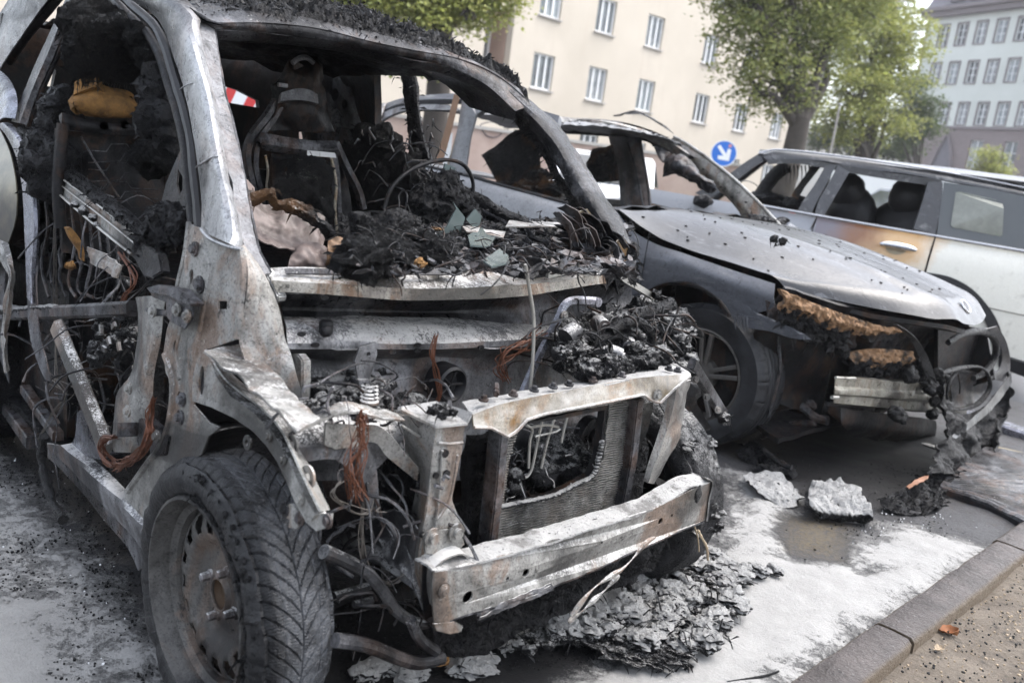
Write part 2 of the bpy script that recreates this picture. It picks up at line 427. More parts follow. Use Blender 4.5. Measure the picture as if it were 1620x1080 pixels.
# ================================================================== SETTING
def inpoly(px, py, poly):
    c = np.zeros(px.shape, bool); n = len(poly)
    for i in range(n):
        x1, y1 = poly[i]; x2, y2 = poly[(i+1) % n]
        cnd = ((y1 > py) != (y2 > py)) & (px < (x2-x1)*(py-y1)/(y2-y1+1e-12)+x1); c ^= cnd
    return c
def dist(px, py, poly):
    d = np.full(px.shape, 1e9); n = len(poly)
    for i in range(n):
        x1, y1 = poly[i]; x2, y2 = poly[(i+1) % n]; dx, dy = x2-x1, y2-y1
        t = np.clip(((px-x1)*dx+(py-y1)*dy)/(dx*dx+dy*dy+1e-12), 0, 1)
        d = np.minimum(d, np.hypot(px-x1-t*dx, py-y1-t*dy))
    return np.where(inpoly(px, py, poly), d, -d)
def gp(pts, k=0): return [(p.x, p.y) for p in PZ(k, pts)]

def ground_patch(name, x0, x1, y0, y1, res, z):
    nx, ny = int((x1-x0)/res)+1, int((y1-y0)/res)+1
    X, Y_ = np.meshgrid(np.linspace(x0, x1, nx), np.linspace(y0, y1, ny), indexing='ij')
    foam = np.full(X.shape, -.30)
    # powder foam lies between and in front of the cars
    polys = [(gp([(1130, 880), (1165, 800), (1158, 745), (1185, 745), (1262, 790), (1235, 830), (1250, 880), (1345, 893), (1345, 862), (1380, 850), (1420, 822), (1450, 835), (1570, 868), (1585, 872), (1500, 930), (1340, 1020), (1250, 1090), (1180, 1180), (760, 1180), (770, 1060), (860, 1020), (1000, 960)]), .55),
             (gp([(-200, 920), (0, 925), (70, 935), (125, 955), (120, 1000), (150, 1060), (180, 1200), (-200, 1250)]), .5),
             (gp([(-100, 790), (60, 790), (130, 840), (110, 880), (-100, 880)]), .10),
             (gp([(200, 1000), (270, 1010), (330, 1090), (210, 1120)]), .12),
             (gp([(540, 1040), (700, 1048), (800, 1100), (560, 1120)]), .3),
             (gp([(-200, 640), (60, 700), (200, 860), (240, 1000), (300, 1200), (-200, 1250)]), .10)]
    for pl, s in polys: foam = np.maximum(foam, np.clip(dist(X, Y_, pl)*2.6, -.45, s))
    darks = [(gp([(1225, 835), (1260, 820), (1345, 855), (1340, 890), (1250, 880)]), .5), (gp([(1345, 905), (1440, 880), (1450, 900), (1360, 915)]), .2)]
    for pl, s in darks: foam = foam-np.clip(dist(X, Y_, pl)*8+.1, 0, s)
    stain = np.clip(dist(X, Y_, gp([(1235, 815), (1300, 815), (1350, 830), (1335, 890), (1240, 872)]))*8+.3, 0, 1)
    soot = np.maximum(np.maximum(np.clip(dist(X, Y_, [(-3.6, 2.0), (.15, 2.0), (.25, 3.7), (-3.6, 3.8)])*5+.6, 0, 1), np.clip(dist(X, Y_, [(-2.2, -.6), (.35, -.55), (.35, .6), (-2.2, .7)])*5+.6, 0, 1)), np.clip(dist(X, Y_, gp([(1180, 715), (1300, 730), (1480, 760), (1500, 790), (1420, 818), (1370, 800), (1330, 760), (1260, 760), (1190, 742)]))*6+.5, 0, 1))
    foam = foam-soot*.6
    vs = []
    for i in range(nx):
        for j in range(ny):
            x, y = X[i, j], Y_[i, j]; f = foam[i, j]
            h = .008*fn((x, y, 0), 6, 3, 1)+max(0, min(.012, f*.04))
            vs.append((x, y, z+h))
    fs = [(i*ny+j, (i+1)*ny+j, (i+1)*ny+j+1, i*ny+j+1) for i in range(nx-1) for j in range(ny-1)]
    me = bpy.data.meshes.new(name); me.from_pydata(vs, [], fs)
    me.attributes.new('foam', 'FLOAT', 'POINT').data.foreach_set('value', foam.ravel().astype('f'))
    me.attributes.new('stain', 'FLOAT', 'POINT').data.foreach_set('value', stain.ravel().astype('f'))
    me.attributes.new('soot', 'FLOAT', 'POINT').data.foreach_set('value', soot.ravel().astype('f'))
    me.polygons.foreach_set('use_smooth', [True]*len(me.polygons))
    o = bpy.data.objects.new(name, me); col.objects.link(o); return o
s = NT('asphalt_with_foam_powder')
n1 = s.noise(11, 10, .74, None, .3); n2 = s.noise(60, 6, .75); n3 = s.noise(260, 3, .7); n4 = s.noise(2.2, 4, .6)
f = s.math('ADD', s.attr('foam'), s.math('MULTIPLY', s.math('SUBTRACT', n1, .5), 1.1))
f = s.math('ADD', f, s.math('MULTIPLY', s.math('SUBTRACT', n2, .5), .8)); f = s.math('ADD', f, s.math('MULTIPLY', s.math('SUBTRACT', n3, .5), .5))
mask = s.rng(f, -.16, .10)
speck = s.rng(n2, .60, .66, 0, .75)
base = s.mix(s.rng(n3, .35, .7), (.016, .016, .018), (.075, .074, .078))
base = s.mix(s.math('MULTIPLY', speck, s.rng(n4, .4, .6)), base, (.26, .26, .265))
base = s.mix(s.math('MULTIPLY', s.rng(n1, .56, .66), .6), base, (.05, .036, .026))
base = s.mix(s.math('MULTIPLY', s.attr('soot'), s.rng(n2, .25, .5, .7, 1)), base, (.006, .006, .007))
wh = s.mix(s.rng(n1, .35, .7), (.25, .247, .24), (.325, .322, .313))
wh = s.mix(s.rng(n2, .26, .36, .75, 0), wh, (.09, .09, .09))
wh = s.mix(s.rng(n3, .66, .78, 0, .3), wh, (.2, .2, .2))
c = s.mix(mask, base, wh)
st = s.math('MULTIPLY', s.attr('stain'), s.rng(n2, .40, .58)); c = s.mix(st, c, (.10, .078, .045))
s.b.inputs['Specular IOR Level'].default_value = .3; s.col(c); s.rough(s.rng(mask, 0, 1, .42, .85)); s.bump(n2, .7, .012); s.bump(n3, .5, .004); s.bump(mask, .5, .01)
M['ground'] = s.m
g = ground_patch('parking_bay', -4.4, .672, -2.2, 5.2, .028, 0); g.data.materials.append(M['ground']); tag(g, kind='structure')
# wide asphalt all round
s = NT('wet_asphalt'); n1 = s.noise(3, 8, .7); n2 = s.noise(120, 4, .7)
s.col(s.mix(s.rng(n2, .3, .7), (.04, .04, .043), s.mix(s.rng(n1, .35, .65), (.06, .06, .064), (.11, .11, .115)))); s.rough(.5); s.bump(n2, .5, .004); M['asph'] = s.m
o = MB().add([(-260, -260, -.06), (260, -260, -.06), (260, 300, -.06), (-260, 300, -.06)], [(0, 1, 2, 3)]).build('ground', M['asph'], smooth=False); tag(o, kind='structure')

# kerb: individual granite slabs
s = NT('kerb_granite'); n1 = s.noise(7, 7, .7); n2 = s.noise(140, 4, .75); n3 = s.noise(35, 6, .7)
c = s.mix(s.rng(n1, .35, .65), (.075, .064, .060), (.135, .115, .108)); c = s.mix(s.rng(n2, .60, .68, 0, .75), c, (.42, .40, .40)); c = s.mix(s.rng(n3, .30, .40, .8, 0), c, (.035, .033, .033))
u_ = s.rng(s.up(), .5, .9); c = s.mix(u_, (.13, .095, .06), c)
s.col(c); s.rough(s.rng(n1, .3, .7, .25, .6)); s.bump(n3, 1, .02); s.bump(n2, .6, .004); M['kerb'] = s.m
kb = bpy.data.objects.new('kerb', None); kb.location = (.73, 1, 0); WL['kerb'] = Vector(kb.location); col.objects.link(kb); tag(kb, kind='structure')
ys = [-3.2, -2.15, -1.1, -.06, 1.035, 2.13, 3.2, 4.3, 5.4]
for i in range(len(ys)-1):
    a, b = ys[i]+.008, ys[i+1]-.008; mb = MB(); rows = []
    dz = random.uniform(-.004, .006); dx = random.uniform(-.006, .006); n = 14
    for k in range(n+1):
        y = a+(b-a)*k/n; e = 1 if 0 < k < n else .0
        w0 = .668+dx+.005*fn((0, y, 1), 9, 3, i); w1 = .785+dx+.008*fn((4, y, 1), 7, 3, i); zt = .028+dz+.003*fn((1, y, 3), 8)
        c_ = .012; rows.append([Vector((w0, y, -.15)), Vector((w0, y, zt-c_)), Vector((w0+c_, y, zt)), Vector(((w0+w1)/2, y, zt+.002)), Vector((w1-c_, y, zt)), Vector((w1, y, zt-c_)), Vector((w1, y, -.15))])
    mb.grid(rows, True, True); mb.build('kerb_stone', M['kerb'], kb, bevel=0, angle=50)
# soil beyond the kerb
s = NT('sandy_soil'); n1 = s.noise(5, 8, .7); n2 = s.noise(45, 8, .75); n3 = s.noise(200, 3, .7)
c = s.mix(s.rng(n1, .35, .65), (.14, .11, .08), (.24, .20, .155)); c = s.mix(s.rng(n2, .55, .70), c, (.07, .055, .04)); c = s.mix(s.rng(n3, .62, .7, 0, .6), c, (.45, .38, .30)); c = s.mix(s.rng(n2, .30, .36, .7, 0), c, (.5, .47, .42))
c = s.mix(s.rng(s.noise(18, 7, .75), .55, .65, 0, .8), c, (.05, .04, .032)); s.col(c); s.rough(.7); s.bump(n2, 1, .03); s.bump(n3, .5, .005); M['soil'] = s.m
vs = []; nx, ny = 60, 160
for i in range(nx+1):
    for j in range(ny+1):
        x = .77+i*.045; y = -3.2+j*.055; vs.append((x, y, -.022+.018*fn((x, y, 0), 3.5, 4, 2)+.006*fn((x, y, 0), 20, 2, 9)))
mb = MB().add(vs, [(i*(ny+1)+j, (i+1)*(ny+1)+j, (i+1)*(ny+1)+j+1, i*(ny+1)+j+1) for i in range(nx) for j in range(ny)])
tag(mb.build('soil_strip', M['soil'], angle=180), kind='structure')

# scattered small debris: char crumbs, grit, flakes (uncountable)
def crumbs(name, spots, mat, sz, flat=.5, kind='stuff'):
    mb = MB()
    for (x, y, z) in spots:
        r_ = sz*random.uniform(.4, 1.4)*random.uniform(.5, 1); a = random.uniform(0, 6.28); n = 5; k = r_*flat*random.uniform(.5, 1.2)
        top = [(x+math.cos(a+6.28*i/n)*r_*random.uniform(.6, 1.1), y+math.sin(a+6.28*i/n)*r_*random.uniform(.6, 1.1), z+k*random.uniform(.3, 1)) for i in range(n)]
        bot = [(x+math.cos(a+6.28*i/n)*r_, y+math.sin(a+6.28*i/n)*r_, z-.003) for i in range(n)]
        mb.add(top+bot, [tuple(range(n))]+[(i, (i+1) % n, (i+1) % n+n, i+n) for i in range(n)])
    return mb.build(name, mat, smooth=False, kind=kind)
def rnd_in(polypx, n, z=.004, k=0):
    pl = gp(polypx, k); xs = [p[0] for p in pl]; ys_ = [p[1] for p in pl]; out = []; t = 0
    while len(out) < n and t < n*40:
        t += 1; x = random.uniform(min(xs), max(xs)); y = random.uniform(min(ys_), max(ys_))
        if inpoly(np.array([x]), np.array([y]), pl)[0]: out.append((x, y, z))
    return out
left_a = [(-60, 700), (60, 690), (220, 880), (260, 1000), (330, 1100), (-60, 1100)]
crumbs('char_crumbs', rnd_in(left_a, 1500)+rnd_in([(520, 900), (700, 960), (900, 960), (1100, 900), (1200, 920), (1150, 1020), (850, 1060), (540, 1075)], 2200)+rnd_in([(1100, 760), (1400, 760), (1560, 860), (1400, 1000), (1250, 1070), (1000, 1070)], 160)+rnd_in([(1200, 700), (1480, 740), (1500, 850), (1350, 860), (1180, 760)], 500), M['char'], .0036)
crumbs('pale_grit', rnd_in(left_a, 60)+rnd_in([(1400, 800), (1340, 860), (1560, 880), (1540, 820)], 60), M['white'], .003)
crumbs('soil_litter', [(random.uniform(.80, 1.3), random.uniform(.5, 2.4), -.008) for _ in range(900)], M['wood'], .004, .4)
crumbs('dark_soil_bits', [(random.uniform(.79, 1.3), random.uniform(.5, 2.4), -.008) for _ in range(900)], M['char'], .004, .5)
def leaf(c, sz, a, mat, label, cat='leaf', grp=None, up=.4):
    mb = MB(); rows = []
    n = 9
    for i in range(n):
        t = i/(n-1); w = math.sin(math.pi*min(.97, t*.95+.03))**.7*sz*.45
        rows.append([Vector((math.cos(a)*(t-.5)*sz-math.sin(a)*w*q, math.sin(a)*(t-.5)*sz+math.cos(a)*w*q, abs(q)**1.3*sz*up*(.4+.6*t)+.004*fn((t*3, q, a), 3))) for q in (-1, -.5, 0, .5, 1)])
    mb.sheet([[Vector(c)+p for p in r_] for r_ in rows], .0008, nu=12, nv=8)
    return tag(mb.build('fallen_leaf', mat), label, cat, grp)
q = PZ(.0, [(1500, 995)])[0]; leaf((q.x, q.y, -.012), .055, .5, M['leaf_l'], 'orange brown fallen leaf curled on the sandy soil beside the kerb')
q = PZ(.0, [(1487, 1021)])[0]; leaf((q.x, q.y, -.012), .03, 1.2, M['wood'], 'small pale dry leaf scrap on the soil just below the orange leaf')
q = PZ(.0, [(692, 1058)])[0]; leaf((q.x, q.y, .01), .05, 1.0, simple('yellow_leaf', (.42, .22, .08), .7), 'yellow brown leaf lying on the ash below the front bumper beam')
q = PZ(.0, [(203, 856)])[0]; leaf((q.x, q.y, .006), .02, 0, M['leaf_l'], 'tiny rust coloured leaf scrap on the ash left of the near wheel')
# thin burnt stick on the powder near the kerb
mb = MB(); mb.tube(catmull(PZ(.008, [(1150, 1079), (1180, 1074), (1212, 1068), (1232, 1061)]), 14), [.004-.0001*i for i in range(14)], 6)
tag(mb.build('burnt_twig', M['char']), 'thin black burnt twig lying on the white powder near the kerb', 'twig')

# grass verge across the road
s = NT('verge_grass'); n1 = s.noise(2, 6, .7); n2 = s.noise(30, 5, .8)
s.col(s.mix(s.rng(n1, .35, .65), s.mix(n2, (.06, .08, .02), (.13, .14, .04)), (.16, .15, .06))); s.rough(.9); s.bump(n2, .8, .05); M['grass'] = s.m
# ================================================================== BURNT SMALL CAR (nearest)
A = empty('burnt_small_car', (-.5, 0, 0), 'burnt-out small car stripped to bare scorched steel, nearest the camera', 'car')
def P(name, mb, mat, par=None, **k): return mb.build(name, mat, par or A, **k)

# ---- near side frame / A-pillar
L = [(204, 0), (237, 18), (259, 48), (274, 89), (289, 137), (300, 185), (309, 237), (315, 281), (318, 330), (317, 365)]
RR = [(296, 0), (318, 26), (316, 45), (326, 93), (341, 156), (352, 222), (363, 281), (378, 348), (384, 384), (382, 394)]
Lp = SD(L); Rp = WS(RR, .015)
def midp(t, off):
    out = []
    for (a, b), (p, q) in zip(zip(L, RR), zip(Lp, Rp)):
        x = a[0]+(b[0]-a[0])*t; y = a[1]+(b[1]-a[1])*t; m = SD([(x, y)], off)[0]; w = WS([(x, y)], .015)[0]
        out.append(m if (m-CAMP).length < (w-CAMP).length*1.25 else m)
    return out
mb = MB(); mb.sheet([Lp, midp(.25, .016), midp(.6, .024), midp(.85, .012), Rp], .012, nu=16, nv=44, bump=.0025, bs=9)
P('pillar_skin', mb, M['pillar'])
# welded seams across the pillar
mb = MB(); mb.tube(SD([(309, 265), (322, 257), (336, 249), (347, 247)], .022), [.001, .003, .003, .001], 8); mb.tube(SD([(284, 142), (294, 135), (306, 131)], .020), [.001, .002, .001], 8)
P('pillar_weld', mb, M['pillar'])
FL = [(339, 48), (343, 74), (352, 130), (365, 185), (378, 237), (389, 296), (400, 356), (411, 400), (428, 432)]
RR2 = [(318, 30), (318, 74), (330, 125), (343, 180), (354, 235), (366, 294), (379, 350), (388, 400), (404, 436)]
mb = MB(); mb.sheet([WS(RR2, .004), WS([((a[0]+b[0])/2, (a[1]+b[1])/2) for a, b in zip(RR2, FL)], .0), WS(FL, .0)], .006, nu=7, nv=60, bump=.006, bs=16)
P('windscreen_flange', mb, burnt('mottled_flange', (.20, .20, .21), (.11, .11, .115), (.03, .03, .032), -.02, .1, 0, 9, .75, .1))
mb = MB(); mb.sheet([WS(FL, -.002), WS([(x-4, y+1) for x, y in FL], -.05), WS([(x-7, y+2) for x, y in FL], -.10)], .004, nu=4, nv=30, bump=.003, bs=10)
P('pillar_inner_face', mb, M['dsteel'])
# door opening rubber: arch over the door
arc = [(-30, 140), (0, 96), (28, 52), (70, 4), (110, -40), (160, -36), (207, 8), (243, 40), (262, 76), (277, 124), (293, 178), (304, 230), (309, 281), (314, 330), (318, 372)]
mb = MB(); mb.tube(catmull(SD(arc, -.012), 90), [.012+.002*fn((i*.3, 0, 0)) for i in range(90)], 8); P('door_seal', mb, M['rubberd'])
arc2 = [(-20, 152), (8, 110), (36, 66), (74, 20), (112, -20), (158, -20), (198, 20), (232, 52), (252, 86), (267, 132), (283, 184), (294, 234), (299, 286), (304, 334), (308, 372)]
mb = MB(); mb.tube(catmull(SD(arc2, -.035), 90), .013, 8); P('door_seal', mb, M['blk'])
# rear quarter skin, top left
mb = MB(); mb.sheet([SD([(-60, 120), (-30, 60), (0, 20), (30, -30), (60, -80)], .03), SD([(-45, 140), (-15, 90), (15, 45), (45, 0), (80, -45)], .02), SD([(-25, 155), (0, 108), (32, 60), (66, 12), (104, -36)])], .01, nu=12, nv=20, bump=.002); P('rear_quarter_panel', mb, M['pillar'])
mb = MB(); mb.sheet([SD([(-60, 105), (-20, 102), (8, 118), (22, 138), (28, 162), (24, 188)], .012), SD([(-60, 125), (-20, 122), (0, 130), (10, 148), (12, 165), (6, 186)], .03), SD([(-60, 180), (-30, 182), (-14, 184), (-8, 186), (-4, 188), (0, 190)], .03)], .01, nu=12, nv=22)
P('tank_side_cover', mb, M['bluesteel'])
# curved outer door edge below it
mb = MB(); mb.sheet([SD([(-6, 196), (10, 215), (24, 245), (34, 290), (38, 345), (40, 420), (42, 470)], .02), SD([(6, 194), (26, 215), (42, 250), (52, 300), (55, 360), (50, 430), (50, 480)], .022), SD([(16, 194), (36, 214), (50, 246), (60, 298), (63, 360), (60, 430), (58, 480)], .0)], .008, nu=7, nv=40, bump=.002)
P('rear_door_edge', mb, M['bluesteel'])
mb = MB(); mb.sheet([SD([(-40, 190), (-8, 198), (6, 218), (18, 250), (26, 300), (24, 350), (6, 400), (-10, 430)], .016), SD([(-90, 200), (-60, 230), (-50, 260), (-40, 300), (-40, 340), (-50, 380), (-60, 400), (-70, 430)], .05)], .006, nu=8, nv=24)
P('rear_side_panel', mb, simple('heat_stained_side_panel', (.19, .17, .12), .3, .2, .7, 5, .2, (.03, .03, .03)))
mb = MB(); mb.sheet([SD([(40, 420), (42, 470), (46, 520), (60, 575), (70, 600)], .012), SD([(58, 420), (57, 470), (60, 520), (72, 570), (80, 604)], .01)], .01, nu=4, nv=24, bump=.004); P('door_edge_strip', mb, M['dsteel'])
mb = MB()
for k in range(3):
    mb.sheet([SD([(-8+k*4, 380), (0+k*6, 410), (12+k*3, 440), (6, 480+k*20), (2+k*3, 540), (8+k, 590)], .02+k*.01), SD([(4+k*4, 384), (14+k*3, 412), (22, 440), (12+k*3, 490), (10, 540), (14+k, 585)], .012+k*.008)], .002, nu=4, nv=30, bump=.008, bs=14, seed=k)
P('peeling_paint_strip', mb, M['steel'])

# ---- near door: window frame, belt reinforcement, impact bars
mb = MB(); mb.sheet([SD([(110, -14), (86, 36), (60, 92), (38, 144), (18, 192)], -.005), SD([(116, -12), (95, 36), (72, 92), (50, 144), (31, 195)], .006), SD([(124, -10), (106, 36), (84, 92), (60, 146), (42, 198)], -.01)], .012, nu=8, nv=30, bump=.001); P('window_frame_post', mb, M['dsteel'])
mb = MB(); mb.tube(catmull(SD([(120, -10), (94, 50), (70, 104), (50, 150), (34, 196)], -.0), 30), .0035, 6); mb.tube(catmull(SD([(134, -10), (108, 50), (82, 108), (60, 158), (44, 202)], -.02), 30), .008, 6); P('window_channel', mb, M['blk'])
# belt: rubber on top, then steel rail with slots
mb = MB(); mb.sheet([SD([(32, 196), (80, 236), (130, 277), (185, 320), (238, 360)], -.012), SD([(28, 204), (75, 246), (125, 288), (180, 332), (230, 370)], .008), SD([(26, 216), (72, 258), (122, 299), (176, 343), (226, 380)], .004)], .012, nu=7, nv=40, bump=.006, bs=18); P('belt_seal', mb, M['char'])
mb = MB(); mb.sheet([SD([(36, 212), (88, 252), (140, 292), (190, 330), (234, 366)], -.03), SD([(42, 226), (90, 266), (140, 304), (190, 345), (230, 378)], -.01)], .004, nu=4, nv=30); P('belt_inner_rail', mb, M['bluesteel'])
mb = MB(); mb.plate(SD([(50, 226), (100, 266), (124, 288), (160, 315), (178, 336), (186, 336), (205, 360), (212, 358), (228, 382), (224, 392), (214, 404), (180, 382), (120, 334), (70, 288), (50, 262)], -.004), .008)
P('belt_rail', mb, M['steelp'], bevel=.0015)
mb = MB(); mb.tube(catmull(SD([(50, 243), (100, 284), (160, 328), (218, 374)], .004), 20), .003, 6); mb.tube(catmull(SD([(52, 254), (100, 296), (160, 342), (214, 386)], .004), 20), .0022, 6); mb.tube(catmull(SD([(60, 276), (110, 322), (170, 372), (208, 402)], .003), 20), .0035, 6); P('belt_rail_ridge', mb, M['lightgrey'])
mb = MB()
for (x, y, r_, sd_) in [(74, 290, .024, 1), (84, 300, .014, 2), (118, 324, .016, 3), (132, 334, .022, 4), (146, 344, .016, 5), (152, 356, .012, 6)]: mb.sphere(SD([(x, y)], .003)[0], (r_, r_*.5, r_*.6), sd_, .5, 3)
P('foam_residue', mb, M['charww'])
# impact bars
a, b = SD([(0, 498), (212, 488)], -.01); a2 = a+(a-b)*.3
mb = MB(); mb.bar(a2, b, .035, .036, ch=.2); P('impact_bar', mb, M['dsteel'], bevel=0)
mb = MB()
for i in range(26):
    t = i/25; q = a2.lerp(b, .12+.5*t); mb.sphere(q+Vector((0, -.008, .014)), (.016, .014, .009)if abs(t-.35) > .13 else (.022, .02, .016), i, .5, 2)
P('foam_residue', mb, M['charww'])
a, b = SD([(88, 515), (168, 712)], .01)
mb = MB(); n = (b-a).normalized(); mb.sweep([a, b], [(-.026, -.006), (-.016, .01), (.016, .01), (.026, -.006), (.02, -.014), (-.02, -.014)], (0, -1, .2)); P('door_brace', mb, M['steel'], bevel=.0015)
mb = MB(); mb.plate(SD([(122, 650), (136, 644), (140, 690), (160, 712), (176, 720), (160, 728), (128, 722), (110, 706), (118, 690)], -.012), .03); P('brace_foot', mb, M['bluesteel'], bevel=.003)
mb = MB(); mb.plate(SD([(196, 372), (222, 380), (250, 400), (256, 430), (240, 440), (226, 436), (212, 410), (196, 392)], .0), .02); P('hinge_block', mb, M['dsteel'], bevel=.003)
# lower hinge arm of the door
mb = MB(); mb.sheet([SD([(214, 470), (218, 500), (216, 545), (208, 590), (186, 620), (180, 660), (176, 700), (180, 715)], .0), SD([(238, 468), (238, 500), (236, 548), (228, 590), (214, 625), (206, 660), (206, 700), (208, 716)], .01), SD([(262, 470), (258, 500), (254, 540), (244, 590), (240, 640), (232, 680), (224, 710), (220, 720)], -.005)], .012, nu=8, nv=34, bump=.002); P('door_end_frame', mb, M['steel'])
mb = MB(); mb.plate(SD([(234, 456), (256, 452), (288, 462), (305, 484), (304, 504), (292, 522), (268, 508), (262, 500), (240, 500), (226, 490), (230, 486), (262, 490), (262, 478), (240, 470)], .03), .012)
mb.plate(SD([(230, 455), (250, 450), (280, 456), (302, 480), (298, 484), (270, 470), (236, 462)], .045), .03); P('door_hinge', mb, M['dsteel'], bevel=.002)
mb = MB()
for q in [(280, 490), (296, 500), (242, 492), (204, 614), (202, 650), (248, 690)]: bolt(mb, SD([q], .035)[0], (0, -1, .1), .008, .008)
P('hinge_bolt', mb, M['steel'])
mb = MB(); mb.plate(SD([(190, 660), (222, 660), (240, 676), (268, 690), (262, 720), (238, 722), (236, 708), (196, 702)], .004), .03); mb.tube(SD([(202, 668), (202, 690)], .03), .022, 12); P('lower_hinge', mb, M['dsteel'], bevel=.002)

# ---- hinge pillar (near front body post)
holes = [circ(SD([q])[0], r_, (0, -1, .1), 10) for q, r_ in [((302, 438), (.010, .016)), ((277, 547), (.007, .012)), ((283, 628), (.008, .012)), ((268, 570), (.004, .004))]]
hq = SD([(345, 476), (359, 476), (359, 489), (345, 489)])
post = [(297, 352), (318, 362), (382, 394), (390, 430), (386, 480), (378, 535), (330, 552), (316, 600), (306, 640), (330, 668), (348, 676), (330, 690), (318, 720), (270, 740), (248, 770), (236, 800), (232, 832), (200, 800), (196, 775), (214, 760), (232, 724), (262, 690), (273, 640), (274, 610), (262, 590), (258, 560), (264, 520), (282, 470), (284, 434), (292, 390)]
mb = MB(); mb.plate(SD(post), .008, [hq]+holes); P('hinge_pillar', mb, M['steel'], bevel=.002)
mb = MB(); mb.plate(SD(post, -.045), .006); P('pillar_backing', mb, M['blk'])
# pressed edges and ridges on the post
mb = MB()
for pl, r_ in (([(300, 372), (296, 420), (300, 470), (288, 520), (280, 560), (286, 600)], .006), ([(326, 396), (334, 430), (322, 500), (312, 560)], .008), ([(382, 394), (388, 430), (384, 480), (376, 535)], .010), ([(300, 352), (294, 400), (285, 440), (276, 480)], .007), ([(262, 560), (274, 600), (272, 650), (258, 700), (228, 742), (204, 776)], .009)):
    mb.tube(catmull(SD(pl, -.002), 24), r_, 8)
P('pressed_ridge', mb, M['steel'])
mb = MB()
for q in [(308, 394), (315, 448), (285, 660), (288, 632), (317, 452)]: bolt(mb, SD([q], .002)[0], (0, -1, .1), .009, .010)
P('post_bolt', mb, M['dsteel'])
# lip where the silver skin ends
mb = MB(); mb.tube(catmull([*SD([(318, 362), (330, 376), (350, 386), (370, 392)], .014), *SD([(382, 394)], .012)], 16), .004, 6); P('pillar_lip', mb, M['pillar'])
# cowl side: panel running forward and inward from the post
mb = MB(); mb.sheet([SD([(384, 386), (392, 430), (388, 480), (378, 535), (392, 585)], -.0), PY(-.63, [(404, 408), (418, 440), (424, 500), (430, 570), (440, 620)]), PY(-.60, [(418, 428), (438, 470), (455, 545), (474, 610), (484, 655)])], .008, nu=12, nv=36, bump=.006, bs=12); P('cowl_side_panel', mb, M['steel'])
mb = MB(); mb.plate(PY(-.60, [(396, 420), (418, 426), (440, 468), (438, 476), (428, 480), (412, 462), (394, 468)]), .02); P('cowl_corner_plate', mb, M['steelp'], bevel=.003)
mb = MB(); mb.plate(PY(-.60, [(420, 508), (428, 516), (428, 534), (420, 538), (413, 524)]), .002); mb.plate(PY(-.63, [(384, 516), (388, 518), (387, 524), (383, 520)]), .002); P('panel_hole_dark', mb, M['blk'])  # thin black plates painted for the shade inside the holes
mb = MB(); mb.plate(PY(-.58, [(447, 574), (456, 560), (470, 560), (478, 570), (478, 604), (474, 655), (462, 640), (456, 600), (446, 588)]), .02); bolt(mb, PY(-.57, [(468, 572)])[0], (0, -1, 0), .010, .008); P('catch_bracket', mb, M['steel'], bevel=.003)
# top shelf of the inner wing and arm over the wheel
mb = MB(); mb.sheet([PZ(.80, [(324, 552), (350, 575), (378, 596), (410, 625), (440, 652), (470, 684)]), PZ(.79, [(350, 550), (385, 570), (410, 592), (440, 620), (466, 645), (490, 668)]), PZ(.785, [(384, 545), (405, 562), (432, 586), (455, 612), (480, 640), (508, 660)])], .006, nu=14, nv=30, bump=.006, bs=14); P('inner_wing_shelf', mb, M['steel'])
oval = circ(SD([(319, 602)], .012)[0], (.011, .030), (0, -1, 0), 16)
arm_face = [(324, 553), (330, 560), (342, 596), (364, 626), (400, 652), (432, 684), (448, 712), (464, 744), (480, 782), (498, 814), (492, 824), (482, 822), (468, 798), (454, 764), (438, 730), (422, 706), (400, 682), (368, 660), (334, 644), (304, 634), (304, 600), (312, 566)]
mb = MB(); mb.plate(SD(arm_face, .012), .022, [oval]); P('wing_rail', mb, M['steel'], bevel=.003)
mb = MB(); mb.sheet([SD([(326, 552), (352, 592), (378, 618), (410, 642), (442, 674), (458, 702), (474, 738), (492, 776), (508, 808)], .012), SD([(334, 549), (362, 585), (390, 610), (424, 636), (458, 668), (474, 698), (490, 736), (508, 776), (522, 806)], -.04)], .005, nu=4, nv=40, bump=.002); P('wing_rail_top', mb, M['steel'])
mb = MB(); mb.plate(SD([(314, 578), (322, 574), (326, 600), (322, 628), (314, 622), (311, 600)], .008), .002); P('rail_hole_dark', mb, M['blk'])  # black plate set in the oval opening for its inner shade
mb = MB()
for q in [(424, 690), (446, 728), (474, 790)]: bolt(mb, SD([q], .016)[0], (0, -1, .2), .006, .005)
P('rail_bolt', mb, M['steel'])
# ears of the arm
mb = MB()
for c_, r_ in (((486, 754), .020), ((390, 700), .014), ((462, 702), .016)):
    q = SD([c_], .0)[0]; mb.plate(circ(q, r_, (0, -1, 0), 16), .006, [circ(q, r_*.4, (0, -1, 0), 10)])
mb.plate(SD([(442, 800), (462, 796), (476, 816), (500, 822), (508, 812), (524, 812), (522, 832), (500, 840), (480, 822), (468, 836), (456, 834), (458, 822), (444, 814)], .008), .005); P('rail_ear', mb, M['steel'], bevel=.0015)
mb = MB()
for q in ((518, 824), (474, 820), (450, 806)): bolt(mb, SD([q], .010)[0], (0, -1, 0), .007, .006)
P('rail_ear_bolt', mb, M['dsteel'])
